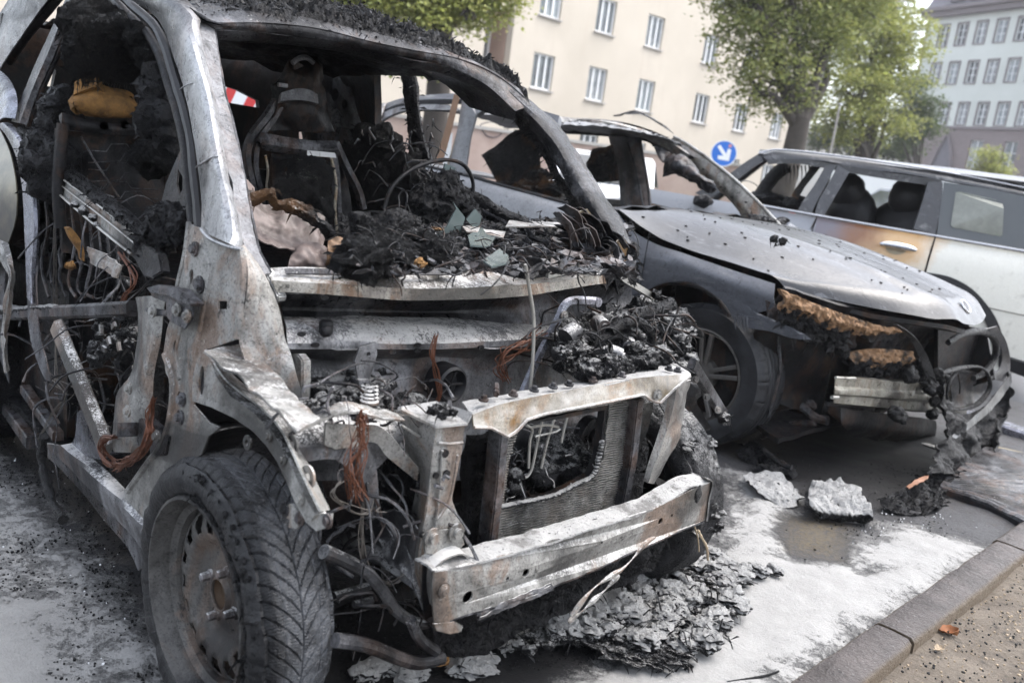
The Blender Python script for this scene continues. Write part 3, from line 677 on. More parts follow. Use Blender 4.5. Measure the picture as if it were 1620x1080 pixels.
# fender inner skin behind the wheel, sill
mb = MB(); mb.sheet([SD([(320, 690), (290, 728), (268, 760), (250, 800), (244, 840)], -.01), PY(-.60, [(380, 676), (330, 700), (300, 740), (280, 790), (270, 850)]), PY(-.50, [(420, 690), (380, 700), (340, 730), (310, 780), (300, 850)])], .005, nu=10, nv=20, bump=.004); P('wheel_arch_liner', mb, M['fw'])
mb = MB(); mb.sheet([SD([(66, 700), (120, 752), (170, 806), (214, 856), (236, 892)], .0), SD([(96, 704), (140, 745), (184, 788), (220, 830), (238, 850)], .012), SD([(118, 700), (160, 736), (206, 780), (232, 806), (240, 818)], -.02)], .01, nu=8, nv=26, bump=.003); P('sill', mb, M['fw'])
mb = MB(); mb.sheet([SD([(58, 706), (112, 760), (160, 815), (200, 866), (218, 902)], -.004), SD([(66, 700), (120, 752), (170, 806), (214, 856), (236, 892)], .0)], .008, nu=4, nv=20, bump=.003); P('sill_lower_edge', mb, M['dsteel'])
mb = MB(); mb.bar(SD([(40, 615)], -.08)[0], SD([(92, 690)], -.06)[0], .03, .03); mb.bar(SD([(-40, 575)], -.1)[0], SD([(50, 700)], -.04)[0], .03, .04); P('floor_rail', mb, M['dsteel'])
mb = MB(); mb.tube(catmull(SD([(70, 690), (66, 720), (72, 760), (86, 800), (100, 822)], .03), 20), [.012+.006*fn((i*.4, 2, 0)) for i in range(20)], 8); P('hanging_rubber', mb, M['melt'])

# ---- roof, header, far pillar
hdr_o = [(300, 14), (336, 36), (420, 38), (504, 47), (590, 68), (660, 82), (720, 93), (760, 107), (800, 130), (841, 166)]
hdr_i = [(341, 46), (380, 48), (422, 51), (504, 61), (561, 72), (610, 84), (654, 92), (707, 104), (768, 134), (815, 176)]
mb = MB(); mb.sheet([WS(hdr_o, .02), WS([((a[0]+b[0])/2, (a[1]+b[1])/2) for a, b in zip(hdr_o, hdr_i)], .012), WS(hdr_i, 0)], .006, nu=6, nv=50, bump=.003, bs=12); P('windscreen_header', mb, M['dsteel'])
inn = [(x, y+14) for x, y in hdr_i]
mb = MB(); mb.sheet([WS(hdr_i, -.004), WS(inn, -.05), [p+Vector((-.22, 0, .03)) for p in WS(inn, -.05)]], .004, nu=6, nv=30, bump=.006); P('header_inner', mb, M['dsteel'])
po = [(780, 108), (802, 125), (841, 160), (868, 184), (897, 216), (925, 259), (954, 305), (976, 339), (993, 376), (1006, 412), (1014, 444)]
pi_ = [(756, 122), (790, 146), (822, 182), (845, 210), (866, 236), (884, 268), (901, 298), (926, 336), (948, 362), (966, 392), (978, 424)]
m1 = [(a[0]*.7+b[0]*.3, a[1]*.7+b[1]*.3) for a, b in zip(po, pi_)]
mb = MB(); mb.sheet([WS(po, .004), WS(m1, .018), WS([(a[0]*.35+b[0]*.65, a[1]*.35+b[1]*.65) for a, b in zip(po, pi_)], .006), WS(pi_, -.03)], .008, nu=12, nv=60, bump=.006, bs=14); P('far_windscreen_pillar', mb, burnt('wet_soot_pillar', (.13, .13, .137), (.028, .028, .03), (.007, .007, .008), .02, .05, 0, 12, .3, .5, bumpst=.9))
mb = MB(); mb.sheet([WS(pi_, -.03), WS([(x-12, y+6) for x, y in pi_], -.09)], .006, nu=5, nv=50, bump=.008, bs=16); P('far_pillar_inner', mb, M['char'])
# far roof rail (above far door opening), far B-post, door
fr = [(540, 84), (600, 84), (650, 86), (707, 100), (750, 112), (795, 138), (830, 178), (872, 232), (905, 290)]
fr2 = [(575, 150), (594, 112), (622, 97), (650, 98), (707, 112), (744, 123), (789, 147), (825, 192), (862, 240)]
mb = MB(); mb.sheet([[p+Vector((0, -.0, .02)) for p in PY(.56, fr)], PY(.57, fr2)], .02, nu=5, nv=40, bump=.006, bs=12); P('far_roof_rail', mb, M['blk'])
mb = MB(); mb.sheet([PY(.60, [(470, 60), (470, 140), (480, 220), (500, 290), (540, 350)]), PY(.59, [(545, 70), (548, 140), (560, 220), (580, 290), (600, 350)]), PY(.61, [(601, 96), (586, 140), (581, 180), (588, 250), (600, 345)])], .03, nu=10, nv=30, bump=.01, bs=8); P('far_door_post', mb, M['dsteel'])
mb = MB(); mb.sheet([PY(.62, [(630, 96), (636, 130), (641, 170), (646, 215), (646, 250)]), PY(.61, [(640, 98), (648, 130), (652, 170), (659, 215), (662, 252)]), PY(.62, [(649, 98), (658, 130), (661, 170), (669, 215), (680, 255)])], .03, nu=7, nv=40, bump=.007, bs=26, seed=4); P('far_window_post', mb, M['char'])
mb = MB()
mb.sheet([PY(.64, [(560, 170), (601, 208), (650, 250), (701, 282), (750, 300), (794, 327), (840, 350), (900, 384), (960, 410)]), PY(.62, [(556, 200), (598, 232), (648, 272), (698, 300), (748, 320), (794, 345), (838, 366), (900, 400), (960, 424)]), PY(.66, [(550, 300), (598, 310), (648, 330), (698, 350), (748, 370), (794, 390), (838, 410), (900, 430), (960, 440)])], .03, nu=14, nv=50, bump=.014, bs=10, seed=3)
P('far_door', mb, M['char'])
mb = MB(); mb.tube(catmull(PY(.61, [(690, 296), (748, 326), (800, 352), (850, 378), (905, 406)]), 30), .006, 6); mb.tube(catmull(PY(.60, [(696, 310), (748, 338), (800, 364), (850, 388), (890, 408)]), 30), .004, 6); P('far_door_rail', mb, M['bluesteel'])
# roof: scorched skin with thick crust of char
mb = MB(); rows = []
hx = WS(hdr_o, .02)
hx = catmull(hx, 60)
def roofpt(p, t): # t 0 header .. 1 rear
    y = p.y*(1+.10*min(1, t*2)); y = max(-.56 if t < .08 else -.46, min(.60, y)); zc = 1.535-.10*(abs(y)/.56)**2.6
    a = min(1, t/.18); z = p.z*(1-a**.6)+zc*(a**.6); return Vector((p.x-1.15*t, y, z))
ts = [0, .012, .03, .05, .075, .1, .13, .17, .22, .28, .35, .45, .6, .8, 1.0]
rows = [[roofpt(p, t) for p in hx] for t in ts]
mb.grid(rows); P('roof_skin', MB().sheet([[r_[i] for i in range(0, 60, 3)] for r_ in rows], .01, nu=30, nv=50), M['dsteel'])
mb = MB()
NU, NV = 110, 210
dense = [catmull([roofpt(p, t) for t in [0, .02, .05, .09, .14, .2, .3, .45, .7, 1.0]], NU) for p in catmull(hx, NV)]
G = []
for j in range(NV):
    row = []
    for i in range(NU):
        p = dense[j][i]; t = i/NU
        edge = .5+.5*fn(p, 9, 3, 7)
        amt = max(0, min(1, (p.y+.47)*6 if p.y < -.2 else 1))*max(0, min(1, (i-1-3*edge)/4))
        h = amt*(.016+.018*max(-.2, rg(p, 30, 4, 2))+.016*fn(p, 60, 4)+.022*fn(p, 9, 3))-.004*(1-amt)
        row.append(p+Vector((.3*h, 0, h)))
    G.append(row)
mb.grid(G); P('roof_crust', mb, M['char'], angle=30)
# ragged flakes standing along the crust
mb = MB()
for k in range(2600):
    j = random.randrange(6, NV); i = random.randrange(2, 50); p = G[j][i]; s_ = random.uniform(.003, .010); v = [p+Vector((random.uniform(-s_, s_), random.uniform(-s_, s_), random.uniform(-.2*s_, 1.5*s_))) for _ in range(3)]
    if p.y > -.38: mb.add(v, [(0, 1, 2)])
P('roof_flakes', mb, M['dsteel'], kind='stuff', smooth=False)
# roof lining underside
mb = MB(); mb.sheet([[Vector((x, y, 1.465-.03*(y/.5)**2)) for y in (-.47, -.3, 0, .3, .5)] for x in (-.62, -.9, -1.2, -1.6, -1.95)], .01, nu=30, nv=24, bump=.03, bs=9); P('roof_lining', mb, M['blk'])

# ---- rear body shell (closes the cabin)
mb = MB(); mb.plate([Vector(v) for v in ((-1.95, -.62, .2), (-1.95, .62, .2), (-1.95, .62, 1.02), (-1.95, .1, 1.02), (-1.95, -.62, 1.02))], .03); P('rear_bulkhead', mb, M['blk'])
mb = MB(); mb.plate([Vector(v) for v in ((-1.98, -.62, 1.0), (-1.98, .62, 1.0), (-1.98, .56, 1.46), (-1.98, -.56, 1.46))], .03, [[Vector((-1.98, y, z)) for y, z in q_] for q_ in (((.19, 1.30), (.26, 1.275), (.40, 1.272), (.395, 1.30), (.30, 1.33), (.2, 1.345)), ((-.04, 1.30), (.0, 1.26), (.08, 1.27), (.05, 1.33), (.0, 1.40), (-.03, 1.40)), ((-.47, 1.25), (-.40, 1.24), (-.39, 1.30), (-.43, 1.34)))]); P('tailgate_top', mb, M['blk'])
mb = MB(); mb.sheet([[Vector((-1.15, .63, .25)), Vector((-1.12, .62, .9)), Vector((-1.35, .58, 1.2)), Vector((-1.35, .52, 1.46))], [Vector((-1.6, .64, .25)), Vector((-1.6, .64, .9)), Vector((-1.6, .6, 1.2)), Vector((-1.6, .54, 1.46))], [Vector((-1.97, .62, .25)), Vector((-1.97, .62, .9)), Vector((-1.97, .6, 1.2)), Vector((-1.97, .54, 1.46))]], .03, nu=20, nv=20, bump=.02, bs=7); P('far_rear_side', mb, M['blk'])
mb = MB(); mb.sheet([[Vector((x, y, .22+.03*fn((x, y, 0), 4))) for y in (-.64, -.3, 0, .3, .64)] for x in (-1.97, -1.5, -1.0, -.5, .05)], .02, nu=24, nv=24, bump=.03, bs=8); P('floor_pan', mb, M['char'])
mb = MB(); mb.box((-1.5, 0, .45), (.8, 1.2, .5)); P('engine_cover', mb, M['blk'], bevel=.03)

# ---- seats
s1 = group_part('seat', A, 'burnt near-side seat with scorched orange headrest foam')
s2 = group_part('seat', A, 'burnt far-side seat behind the steering wheel')
# near seat: frame measured from the picture
XS = -1.02
mb = MB(); mb.sheet([PX(XS, [(98, 178), (140, 190), (190, 196), (248, 194)]), PX(XS+.01, [(98, 192), (140, 200), (190, 204), (250, 202)]), PX(XS, [(98, 204), (140, 210), (190, 214), (250, 212)])], .02, nu=6, nv=20); P('seat_frame', mb, M['blk'], s1)
mb = MB()
for q in [(165, 199), (198, 197), (218, 199)]: mb.grid([circ(PX(XS+.012, [q])[0], r_, (1, 0, 0), 12) for r_ in (.012, .006)], True, True)
mb.tube(catmull(PX(XS, [(100, 196), (96, 240), (92, 300), (96, 360)]), 14), .016, 8); mb.tube(catmull(PX(XS, [(250, 204), (262, 240), (270, 300), (280, 360)]), 14), .016, 8); P('seat_tube', mb, M['blk'], s1)
mb = MB(); mb.sheet([PX(XS+.0, [(120, 142), (150, 134), (190, 140), (212, 150)]), PX(XS+.05, [(116, 158), (150, 152), (190, 154), (218, 168)]), PX(XS+.05, [(120, 172), (150, 178), (190, 182), (220, 180)]), PX(XS+.01, [(134, 182), (160, 186), (190, 187), (212, 185)])], .05, nu=16, nv=24, bump=.006, bs=20); P('headrest_foam', mb, M['foamo'], s1)
mb = MB(); mb.sheet([PX(XS+.02, [(118, 130), (140, 122), (156, 120), (160, 134)]), PX(XS+.04, [(116, 150), (135, 142), (152, 138), (165, 146)])], .03, nu=8, nv=12, bump=.008, bs=20); mb.sheet([PX(XS+.1, [(218, 102), (232, 104), (236, 122), (228, 150), (226, 178)]), PX(XS+.1, [(224, 100), (240, 100), (242, 124), (234, 150), (230, 180)])], .01, nu=5, nv=16, bump=.006, bs=20); P('foam_remnant', mb, M['foamo'], s1)
mb = MB()
for k in range(7):
    y0 = 238+k*15; off = (k % 2)*22
    mb.tube(PX(XS+.01, [(140, y0+off*.2), (168+off, y0+2), (176+off, y0-10), (200+off, y0-10), (208+off, y0), (250, y0+2)]), .0016, 5)
mb.tube(PX(XS+.03, [(128, 216), (150, 255), (188, 312)]), .003, 5); P('seat_spring', mb, M['dsteel'], s1)
mb = MB(); mb.sheet([PX(XS-.06, [(90, 205), (160, 212), (240, 212)]), PX(XS-.08, [(90, 290), (170, 290), (260, 290)]), PX(XS-.05, [(100, 400), (180, 400), (280, 400)])], .02, nu=22, nv=22, bump=.02, bs=9); P('seat_back_panel', mb, M['blk'], s1)
# hanging burnt wadding over the near seat
mb = MB()
for (x, y, xk, r_, q) in [(160, 62, -1.05, (.06, .08, .06), 1), (190, 60, -1.0, (.06, .07, .06), 2), (215, 78, -.95, (.05, .05, .05), 3), (170, 95, -1.05, (.06, .07, .05), 4), (228, 60, -.9, (.04, .05, .04), 5), (148, 40, -1.15, (.08, .09, .06), 6), (200, 108, -1.0, (.05, .05, .035), 7), (136, 90, -1.2, (.07, .06, .07), 8), (236, 92, -.85, (.025, .03, .035), 9), (180, 75, -1.1, (.08, .09, .07), 10), (205, 92, -.98, (.05, .05, .04), 11)]:
    mb.sphere(PX(xk, [(x, y)])[0], r_, q, .5, 4, 10)
P('hanging_wadding', mb, M['ash'])
mb = MB()
for k in range(700):
    x = random.uniform(122, 240); y = random.uniform(30, 118); l = random.uniform(8, 34); q = PX(-.93, [(x, y), (x+random.uniform(-4, 4), y+l*.5), (x+random.uniform(-8, 4), y+l)]); mb.tube(q, [.0016, .0012, .0004], 3)
P('wadding_fibres', mb, M['ash'], kind='stuff')
mb = MB(); mb.sphere(PX(-.9, [(244, 250)])[0], (.06, .06, .05), 5, .5, 4); 
for k in range(40):
    x = random.uniform(222, 268); q = PX(-.88, [(x, 248), (x+random.uniform(-5, 5), 262), (x+random.uniform(-6, 6), 270+random.uniform(0, 14))]); mb.tube(q, [.002, .0015, .0005], 4)
P('ash_tuft', mb, M['ash'])
mb = MB()
for (x, y, xk, r_, q) in [(250, 130, -.75, .05, 1), (258, 160, -.72, .05, 2), (262, 190, -.7, .06, 3), (272, 215, -.68, .05, 4), (248, 180, -.8, .05, 5), (96, 170, -1.2, .05, 6), (86, 196, -1.2, .05, 7), (76, 240, -1.2, .07, 8), (85, 270, -1.1, .07, 9)]: mb.sphere(PX(xk, [(x, y)])[0], (r_, r_, r_*1.1), q, .6, 3)
P('charred_lump', mb, M['char'])
mb = MB(); mb.sheet([PX(-.66, [(272, 205), (276, 225), (276, 240)]), PX(-.66, [(282, 200), (290, 220), (284, 238)])], .02, nu=6, nv=10, bump=.01); mb.sheet([PX(-.9, [(106, 362), (114, 380), (126, 398), (130, 412)]), PX(-.9, [(113, 360), (126, 376), (134, 398), (134, 414)])], .02, nu=5, nv=14, bump=.01, bs=16); mb.sphere(PX(-.85, [(112, 420)])[0], .011, 3, .8, 3); P('foam_remnant', mb, M['foamo'])
# inner corner bracket at the front lower corner of the door window
mb = MB(); mb.plate(SD([(292, 222), (300, 240), (306, 300), (290, 340), (268, 372), (246, 362), (252, 330), (262, 290), (278, 252)], -.07), .01, [SD([(282, 270), (288, 280), (288, 300), (284, 306), (280, 290)], -.07), SD([(262, 330), (270, 320), (276, 326), (268, 342)], -.07)]); P('mirror_bracket', mb, M['dsteel'], bevel=.002)
mb = MB()
for (x, y, r_, q) in [(252, 368, .05, 1), (238, 392, .045, 2), (262, 350, .035, 3), (228, 380, .03, 4), (270, 340, .03, 5), (246, 350, .03, 6), (280, 360, .03, 7)]: mb.sphere(SD([(x, y)], -.03)[0], (r_, r_*.7, r_), q, .6, 4)
P('charred_lump', mb, M['char'])

# ---- far seat (behind steering wheel)
XF = -1.0
mb = MB()
for pl in ([(470, 100), (446, 140), (424, 180), (398, 215), (390, 250), (400, 300), (404, 330)], [(476, 104), (456, 140), (432, 186), (408, 220), (402, 260), (410, 300), (414, 330)], [(530, 225), (546, 260), (566, 300), (574, 330)], [(522, 226), (530, 270), (534, 330), (536, 360)]): mb.sweep(catmull(PX(XF, pl), 26), [(-.008, -.014), (.008, -.014), (.008, .014), (-.008, .014)], (1, 0, 0))
mb.sheet([PX(XF+.02, [(412, 210), (460, 218), (500, 222), (530, 222)]), PX(XF+.04, [(410, 222), (460, 232), (500, 238), (536, 236)]), PX(XF+.01, [(416, 236), (460, 244), (500, 248), (540, 246)])], .02, nu=7, nv=22, bump=.004)
P('seat_frame', mb, M['dsteel'], s2)
mb = MB(); mb.sheet([PX(XF-.0, [(456, 96), (480, 88), (500, 90), (512, 106)]), PX(XF+.03, [(440, 130), (470, 122), (500, 122), (514, 136)]), PX(XF+.02, [(438, 168), (470, 172), (500, 172), (520, 176)]), PX(XF, [(420, 205), (460, 208), (500, 210), (530, 210)])], .04, nu=26, nv=26, bump=.018, bs=14); P('seat_back_shell', mb, M['blk'], s2)
mb = MB(); mb.sheet([PX(XF+.05, [(446, 146), (470, 140), (488, 142), (502, 150)]), PX(XF+.06, [(444, 160), (470, 158), (488, 160), (504, 164)])], .02, nu=8, nv=14, bump=.004); mb.tube(catmull(PX(XF+.05, [(462, 100), (474, 92), (486, 92), (496, 100)]), 14), .008, 8); mb.bar(PX(XF+.06, [(440, 134)])[0], PX(XF+.06, [(454, 136)])[0], .01, .012); P('headrest_frame', mb, M['fw'], s2)
mb = MB(); mb.sheet([PX(XF+.0, [(430, 246), (470, 250), (530, 250)]), PX(XF-.04, [(430, 290), (470, 290), (550, 290)]), PX(XF, [(440, 380), (480, 380), (570, 380)])], .02, nu=20, nv=20, bump=.02); P('seat_back_panel', mb, M['blk'], s2)
mb = MB(); mb.sheet([PX(-.86, [(455, 262), (480, 252), (510, 258), (524, 268)]), PX(-.80, [(444, 282), (474, 272), (505, 276), (526, 290)]), PX(-.78, [(434, 300), (470, 300), (500, 304), (528, 316)]), PX(-.78, [(430, 330), (470, 334), (500, 340), (530, 346)])], .03, nu=40, nv=40, bump=.035, bs=14); P('burnt_seat_padding', mb, M['ash'], s2)
mb = MB(); mb.tube(catmull(PX(XF+.1, [(420, 246), (424, 270), (422, 300), (432, 330)]), 14), .004, 6); mb.tube(catmull(PX(XF+.1, [(524, 250), (532, 290), (530, 330), (534, 370)]), 14), .005, 6); mb.sheet([PX(XF+.05, [(486, 238), (510, 240), (530, 242)]), PX(XF+.06, [(486, 246), (510, 248), (532, 250)])], .006, nu=4, nv=10); P('seat_wire', mb, M['olive'], s2)
# far inner side panel with holes
mb = MB(); mb.sheet([PY(.56, [(500, 90), (505, 130), (515, 170), (530, 200)]), PY(.55, [(540, 90), (545, 130), (552, 170), (560, 205)]), PY(.57, [(575, 96), (572, 130), (570, 170), (576, 210)])], .01, nu=14, nv=20, bump=.008); P('inner_side_panel', mb, M['fw'])
mb = MB()
for q, r_ in [((530, 150), .025), ((532, 125), .012), ((515, 110), .012), ((552, 120), .014), ((545, 165), .018), ((556, 150), .01), ((524, 175), .01)]: mb.grid([circ(PY(.535, [q])[0], r_*k, (0, 1, 0), 14) for k in (1, .8)]+[circ(PY(.545, [q])[0], r_*.6, (0, 1, 0), 14)], True, True)
P('panel_boss', mb, M['blk'])
mb = MB(); mb.sheet([PY(.5, [(508, 160), (514, 185), (520, 200)]), PY(.48, [(530, 170), (530, 190), (534, 196)]), PY(.5, [(542, 186), (540, 192), (538, 198)])], .004, nu=14, nv=14, bump=.02, bs=20); P('peeled_flap', mb, M['dsteel'])
mb = MB()
for (x, y, yk, r_, q) in [(596, 225, .5, .06, 1), (610, 235, .5, .07, 2), (590, 260, .48, .08, 3), (625, 262, .5, .06, 4), (600, 290, .46, .09, 5), (640, 280, .5, .06, 6), (618, 300, .48, .07, 7), (580, 300, .46, .08, 8), (650, 300, .55, .06, 9), (575, 215, .52, .05, 10), (560, 250, .5, .07, 11), (657, 245, .58, .025, 12)]: mb.sphere(PY(yk, [(x, y)])[0], (r_, r_*.8, r_), q, .6, 4)
P('charred_lump', mb, M['ash'])

# ---- steering wheel
wc = PY(.32, [(690, 318)])[0]; sw = group_part('steering_wheel', A)
rimw = catmull(PX(-.62, [(608, 330), (618, 300), (640, 276), (670, 260), (706, 253), (732, 260), (746, 280), (748, 302), (738, 326), (716, 342), (680, 350), (640, 346), (612, 336)]), 60)
mb = MB(); mb.tube(rimw, [.0065+.0015*fn((i*.25, 1, 1)) for i in range(60)], 10); o = MB.build(mb, 'rim', M['blk'], parent=sw)
mb = MB(); mb.sweep(catmull(PX(-.60, [(712, 262), (706, 290), (712, 315), (722, 345)]), 12), [(-.022, -.003), (.022, -.003), (.022, .003), (-.022, .003)], (1, 0, 0)); o = MB.build(mb, 'spoke', M['glassf'], parent=sw)
mb = MB()
for (x, y, r_, q) in [(700, 300, .05, 1), (690, 320, .06, 2), (716, 315, .05, 3), (672, 326, .05, 4), (708, 285, .03, 5), (730, 335, .05, 6), (740, 345, .04, 7)]: mb.sphere(PX(-.58, [(x, y)])[0], r_, q, .6, 4)
o = MB.build(mb, 'hub', M['char'], parent=sw)

# ---- dashboard remains: a deep bed of char, glass and flakes
DK = .985
def bed(pts_px, z0, rr, mat, seed, name, sub=3, sq=.6):
    mb = MB()
    for i, (x, y) in enumerate(pts_px):
        p = PZ(z0, [(x, y)])[0]; r_ = rr*random.uniform(.6, 1.3); mb.sphere(p, (r_, r_, r_*sq), seed+i, .65, sub)
    return P(name, mb, mat)
pts = [(random.uniform(555, 960), 0) for _ in range(130)]
pts = [(x, random.uniform(356+max(0, (x-860))*.1, 415)) for x, _ in pts]
bed(pts, .955, .032, M['char'], 10, 'dashboard_char', 4, .8)
mb = MB(); mb.sheet([PZ(.96, [(540, 345), (600, 345), (700, 350), (800, 356), (900, 366), (990, 390)]), PZ(.955, [(540, 380), (600, 380), (700, 385), (800, 390), (900, 396), (1000, 410)]), PZ(.94, [(520, 430), (600, 430), (700, 432), (800, 432), (900, 430), (1010, 432)])], .03, nu=90, nv=220, bump=.05, bs=18, seed=8); P('dashboard_bed', mb, M['char'])
mb = MB(); mb.sheet([PX(-.30, [(556, 352), (570, 338), (600, 334), (640, 334), (662, 346)]), PX(-.28, [(550, 372), (570, 360), (600, 356), (640, 358), (668, 368)]), PX(-.27, [(552, 400), (575, 392), (605, 390), (640, 392), (664, 400)])], .06, nu=40, nv=50, bump=.03, bs=16); P('instrument_hood', mb, M['char'])
bed([(x, y) for x, y in [(600, 380), (640, 395), (620, 405), (580, 400), (660, 380), (690, 400), (575, 415)]], .985, .045, M['ash'], 60, 'ash_clod', 4, .7)
mb = MB()
for k in range(1100):
    x = random.uniform(560, 1000); y = random.uniform(348, 432); 
    if x < 700 and random.random() < .5: continue
    p = PZ(.965+random.uniform(0, .03), [(x, y)])[0]; s_ = random.uniform(.006, .024)*(1.3 if x > 820 else .7); a = random.uniform(0, 6.28); tl = Matrix.Rotation(random.uniform(-.9, .9), 3, 'X') @ Matrix.Rotation(random.uniform(-.7, .7), 3, 'Y'); w = random.uniform(.25, .6)
    v = [p+Matrix.Rotation(a, 3, 'Z') @ tl @ Vector((ux*s_, uy*s_*w, .1*s_*abs(ux))) for ux, uy in ((-1, -.6), (.2, -1), (1, -.2), (.7, .9), (-.5, 1))]; v2 = [q-Vector((0, 0, .002)) for q in v]
    mb.add(v+v2, [(0, 1, 2, 3, 4), (9, 8, 7, 6, 5)]+[(i, (i+1) % 5, (i+1) % 5+5, i+5) for i in range(5)])
P('dashboard_flakes', mb, M['dsteel'], kind='stuff', smooth=False)
for gi, pl in enumerate([[(740, 372), (762, 360), (784, 374), (774, 390), (744, 388)], [(764, 412), (790, 394), (804, 402), (806, 414), (778, 420)], [(688, 372), (706, 360), (722, 330), (716, 318), (736, 344), (728, 372)], [(738, 348), (752, 330), (762, 342), (756, 368)]]):
    mb = MB(); k = .06 if gi > 1 else 0
    mb.plate([v+Vector((0, 0, .004*fn(v, 30))) for v in (PX(-.36, pl) if gi > 1 else PZ(1.0, pl))], .004); P('windscreen_shard', mb, M['glassf'], smooth=False)
mb = MB(); mb.plate(PZ(1.0, [(806, 348), (884, 352), (890, 358), (800, 358)]), .006); mb.plate(PZ(1.0, [(730, 356), (760, 358), (756, 368), (738, 366)]), .004); mb.plate(PZ(1.0, [(764, 362), (800, 366), (796, 376), (770, 370)]), .004); P('pale_strip', mb, M['steel'], smooth=False)
mb = MB(); mb.sphere(PZ(.99, [(664, 416)])[0], (.010, .012, .008), 4, .9, 3); mb.sphere(PZ(.99, [(692, 362)])[0], (.02, .014, .005), 5, .9, 3); P('tan_residue', mb, M['foamo'])
# peeling layers by the foot of the far pillar
mb = MB()
for k in range(60):
    x = random.uniform(890, 990); y = 345+(x-900)*.55+random.uniform(-12, 50); p = PX(random.uniform(-.12, .0), [(x, y)])[0]
    a = random.uniform(.3, 1.1); d = Vector((.25, math.sin(a)*.5+.3, -math.cos(a)*.6-.2)).normalized(); w = Vector((0, 1, .4)).cross(d).normalized(); L_ = random.uniform(.03, .09); W_ = random.uniform(.006, .02)
    mb.sheet([[p-d*L_*.5+w*W_*q+Vector((.01*fn(p, 30, 2, q+k), 0, 0)) for q in (-1, 0, 1)] for d_ in (0,)]+[[p+w*W_*q*1.1+Vector((.012*q*q, 0, .01)) for q in (-1, 0, 1)], [p+d*L_*.5+w*W_*q*.8+Vector((.015*abs(q), 0, 0)) for q in (-1, 0, 1)]], .0025, nu=8, nv=6, bump=.005, bs=30, seed=k)
P('peeling_laminate', mb, M['dsteel'])
mb = MB(); mb.plate(PX(.0, [(964, 392), (985, 372), (1002, 396), (996, 420), (975, 424)]), .01); mb.plate(PX(-.06, [(910, 335), (930, 330), (942, 346), (938, 362), (915, 356)]), .008); P('bent_plate', mb, M['olive'], bevel=.002)
# airbag cloth
mb = MB(); mb.sheet([PX(-.42, [(396, 312), (430, 318), (470, 326), (500, 346)]), PX(-.38, [(398, 335), (436, 340), (478, 346), (516, 366)]), PX(-.32, [(404, 362), (440, 366), (480, 368), (520, 384)]), PX(-.28, [(410, 386), (440, 392), (474, 390), (516, 402)])], .01, nu=50, nv=60, bump=.03, bs=9, seed=2); P('airbag_cloth', mb, M['cloth'])
mb = MB(); mb.sheet([PX(-.30, [(462, 396), (480, 388), (500, 386), (518, 392)]), PX(-.27, [(458, 410), (480, 404), (500, 404), (520, 408)]), PX(-.26, [(456, 424), (480, 424), (500, 424), (524, 426)])], .01, nu=26, nv=30, bump=.02, bs=14, seed=5)
mb.sheet([PX(-.55, [(388, 280), (394, 284), (404, 296)]), PX(-.5, [(390, 300), (400, 302), (406, 306)])], .01, nu=10, nv=10, bump=.01); P('airbag_cloth', mb, M['cloth'])
mb = MB(); mb.sheet([PX(-.3, [(384, 300), (420, 306), (470, 322), (500, 340), (520, 360)]), PX(-.28, [(388, 314), (425, 318), (470, 334), (500, 352), (524, 376)])], .02, nu=14, nv=50, bump=.03, bs=16, seed=9); P('scorched_cloth_edge', mb, M['charb'])
mb = MB(); mb.sheet([PX(-.27, [(520, 384), (535, 376), (550, 384), (560, 400)]), PX(-.25, [(516, 402), (535, 398), (550, 402), (564, 412)]), PX(-.25, [(516, 424), (535, 424), (550, 424), (562, 424)])], .01, nu=24, nv=24, bump=.02, bs=16, seed=5); P('brown_cloth', mb, simple('brown_scorched_cloth', (.20, .115, .06), .7, 0, .6, 14, .5, (.02, .015, .01)))

# ---- cowl beam, firewall
def XC(pts, b=0.): return [onplane(x, y, (1, 0, 0), b+.12*(1-((x-700)/290)**2)) for x, y in pts]
cb = [(425, 424), (453, 422), (560, 423), (660, 424), (727, 424), (780, 430), (829, 440), (880, 432), (930, 420), (980, 420)]
cf = [(430, 443), (470, 446), (560, 451), (640, 456), (717, 456), (787, 452), (830, 450), (880, 445), (930, 437), (976, 430)]
ct = [(437, 462), (480, 463), (560, 469), (640, 475), (717, 474), (780, 472), (830, 468), (870, 462), (930, 452), (976, 446)]
mb = MB(); mb.sheet([XC(cb, -.07), XC([((a[0]+b[0])/2, (a[1]+b[1])/2+2) for a, b in zip(cb, cf)], -.03), XC(cf)], .005, nu=7, nv=60, bump=.004, bs=10); P('cowl_top', mb, M['cowl'])
mb = MB(); mb.sheet([XC(cf, .001), XC(ct, .004)], .006, nu=4, nv=60, bump=.003, bs=12); P('cowl_face', mb, M['cowl'])
mb = MB(); mb.sheet([XC([(450, 424), (560, 424), (680, 424), (728, 424)], -.03), XC([(452, 432), (560, 433), (680, 434), (732, 433)], -.02)], .006, nu=3, nv=20, bump=.002); P('cowl_strip', mb, M['dsteel'])
mb = MB(); mb.sheet([PX(-.02, [(440, 462), (560, 470), (720, 474), (870, 460), (1000, 440)]), PX(-.06, [(445, 485), (560, 490), (720, 492), (870, 480), (1000, 470)]), PX(-.03, [(450, 505), (560, 503), (720, 508), (870, 520), (1010, 510)])], .006, nu=12, nv=50, bump=.006, bs=8); P('firewall_upper', mb, M['dsteel'])
mb = MB(); mb.sheet([PX(-.03, [(448, 502), (560, 500), (700, 504), (860, 514), (960, 520)]), PX(.03, [(452, 516), (560, 514), (700, 518), (860, 524), (960, 530)]), PX(.07, [(454, 540), (560, 536), (700, 540), (860, 534), (960, 536)]), PX(.075, [(456, 552), (560, 552), (700, 552), (860, 544), (960, 540)])], .006, nu=12, nv=50, bump=.004, bs=8); P('firewall_ledge', mb, M['fw'])
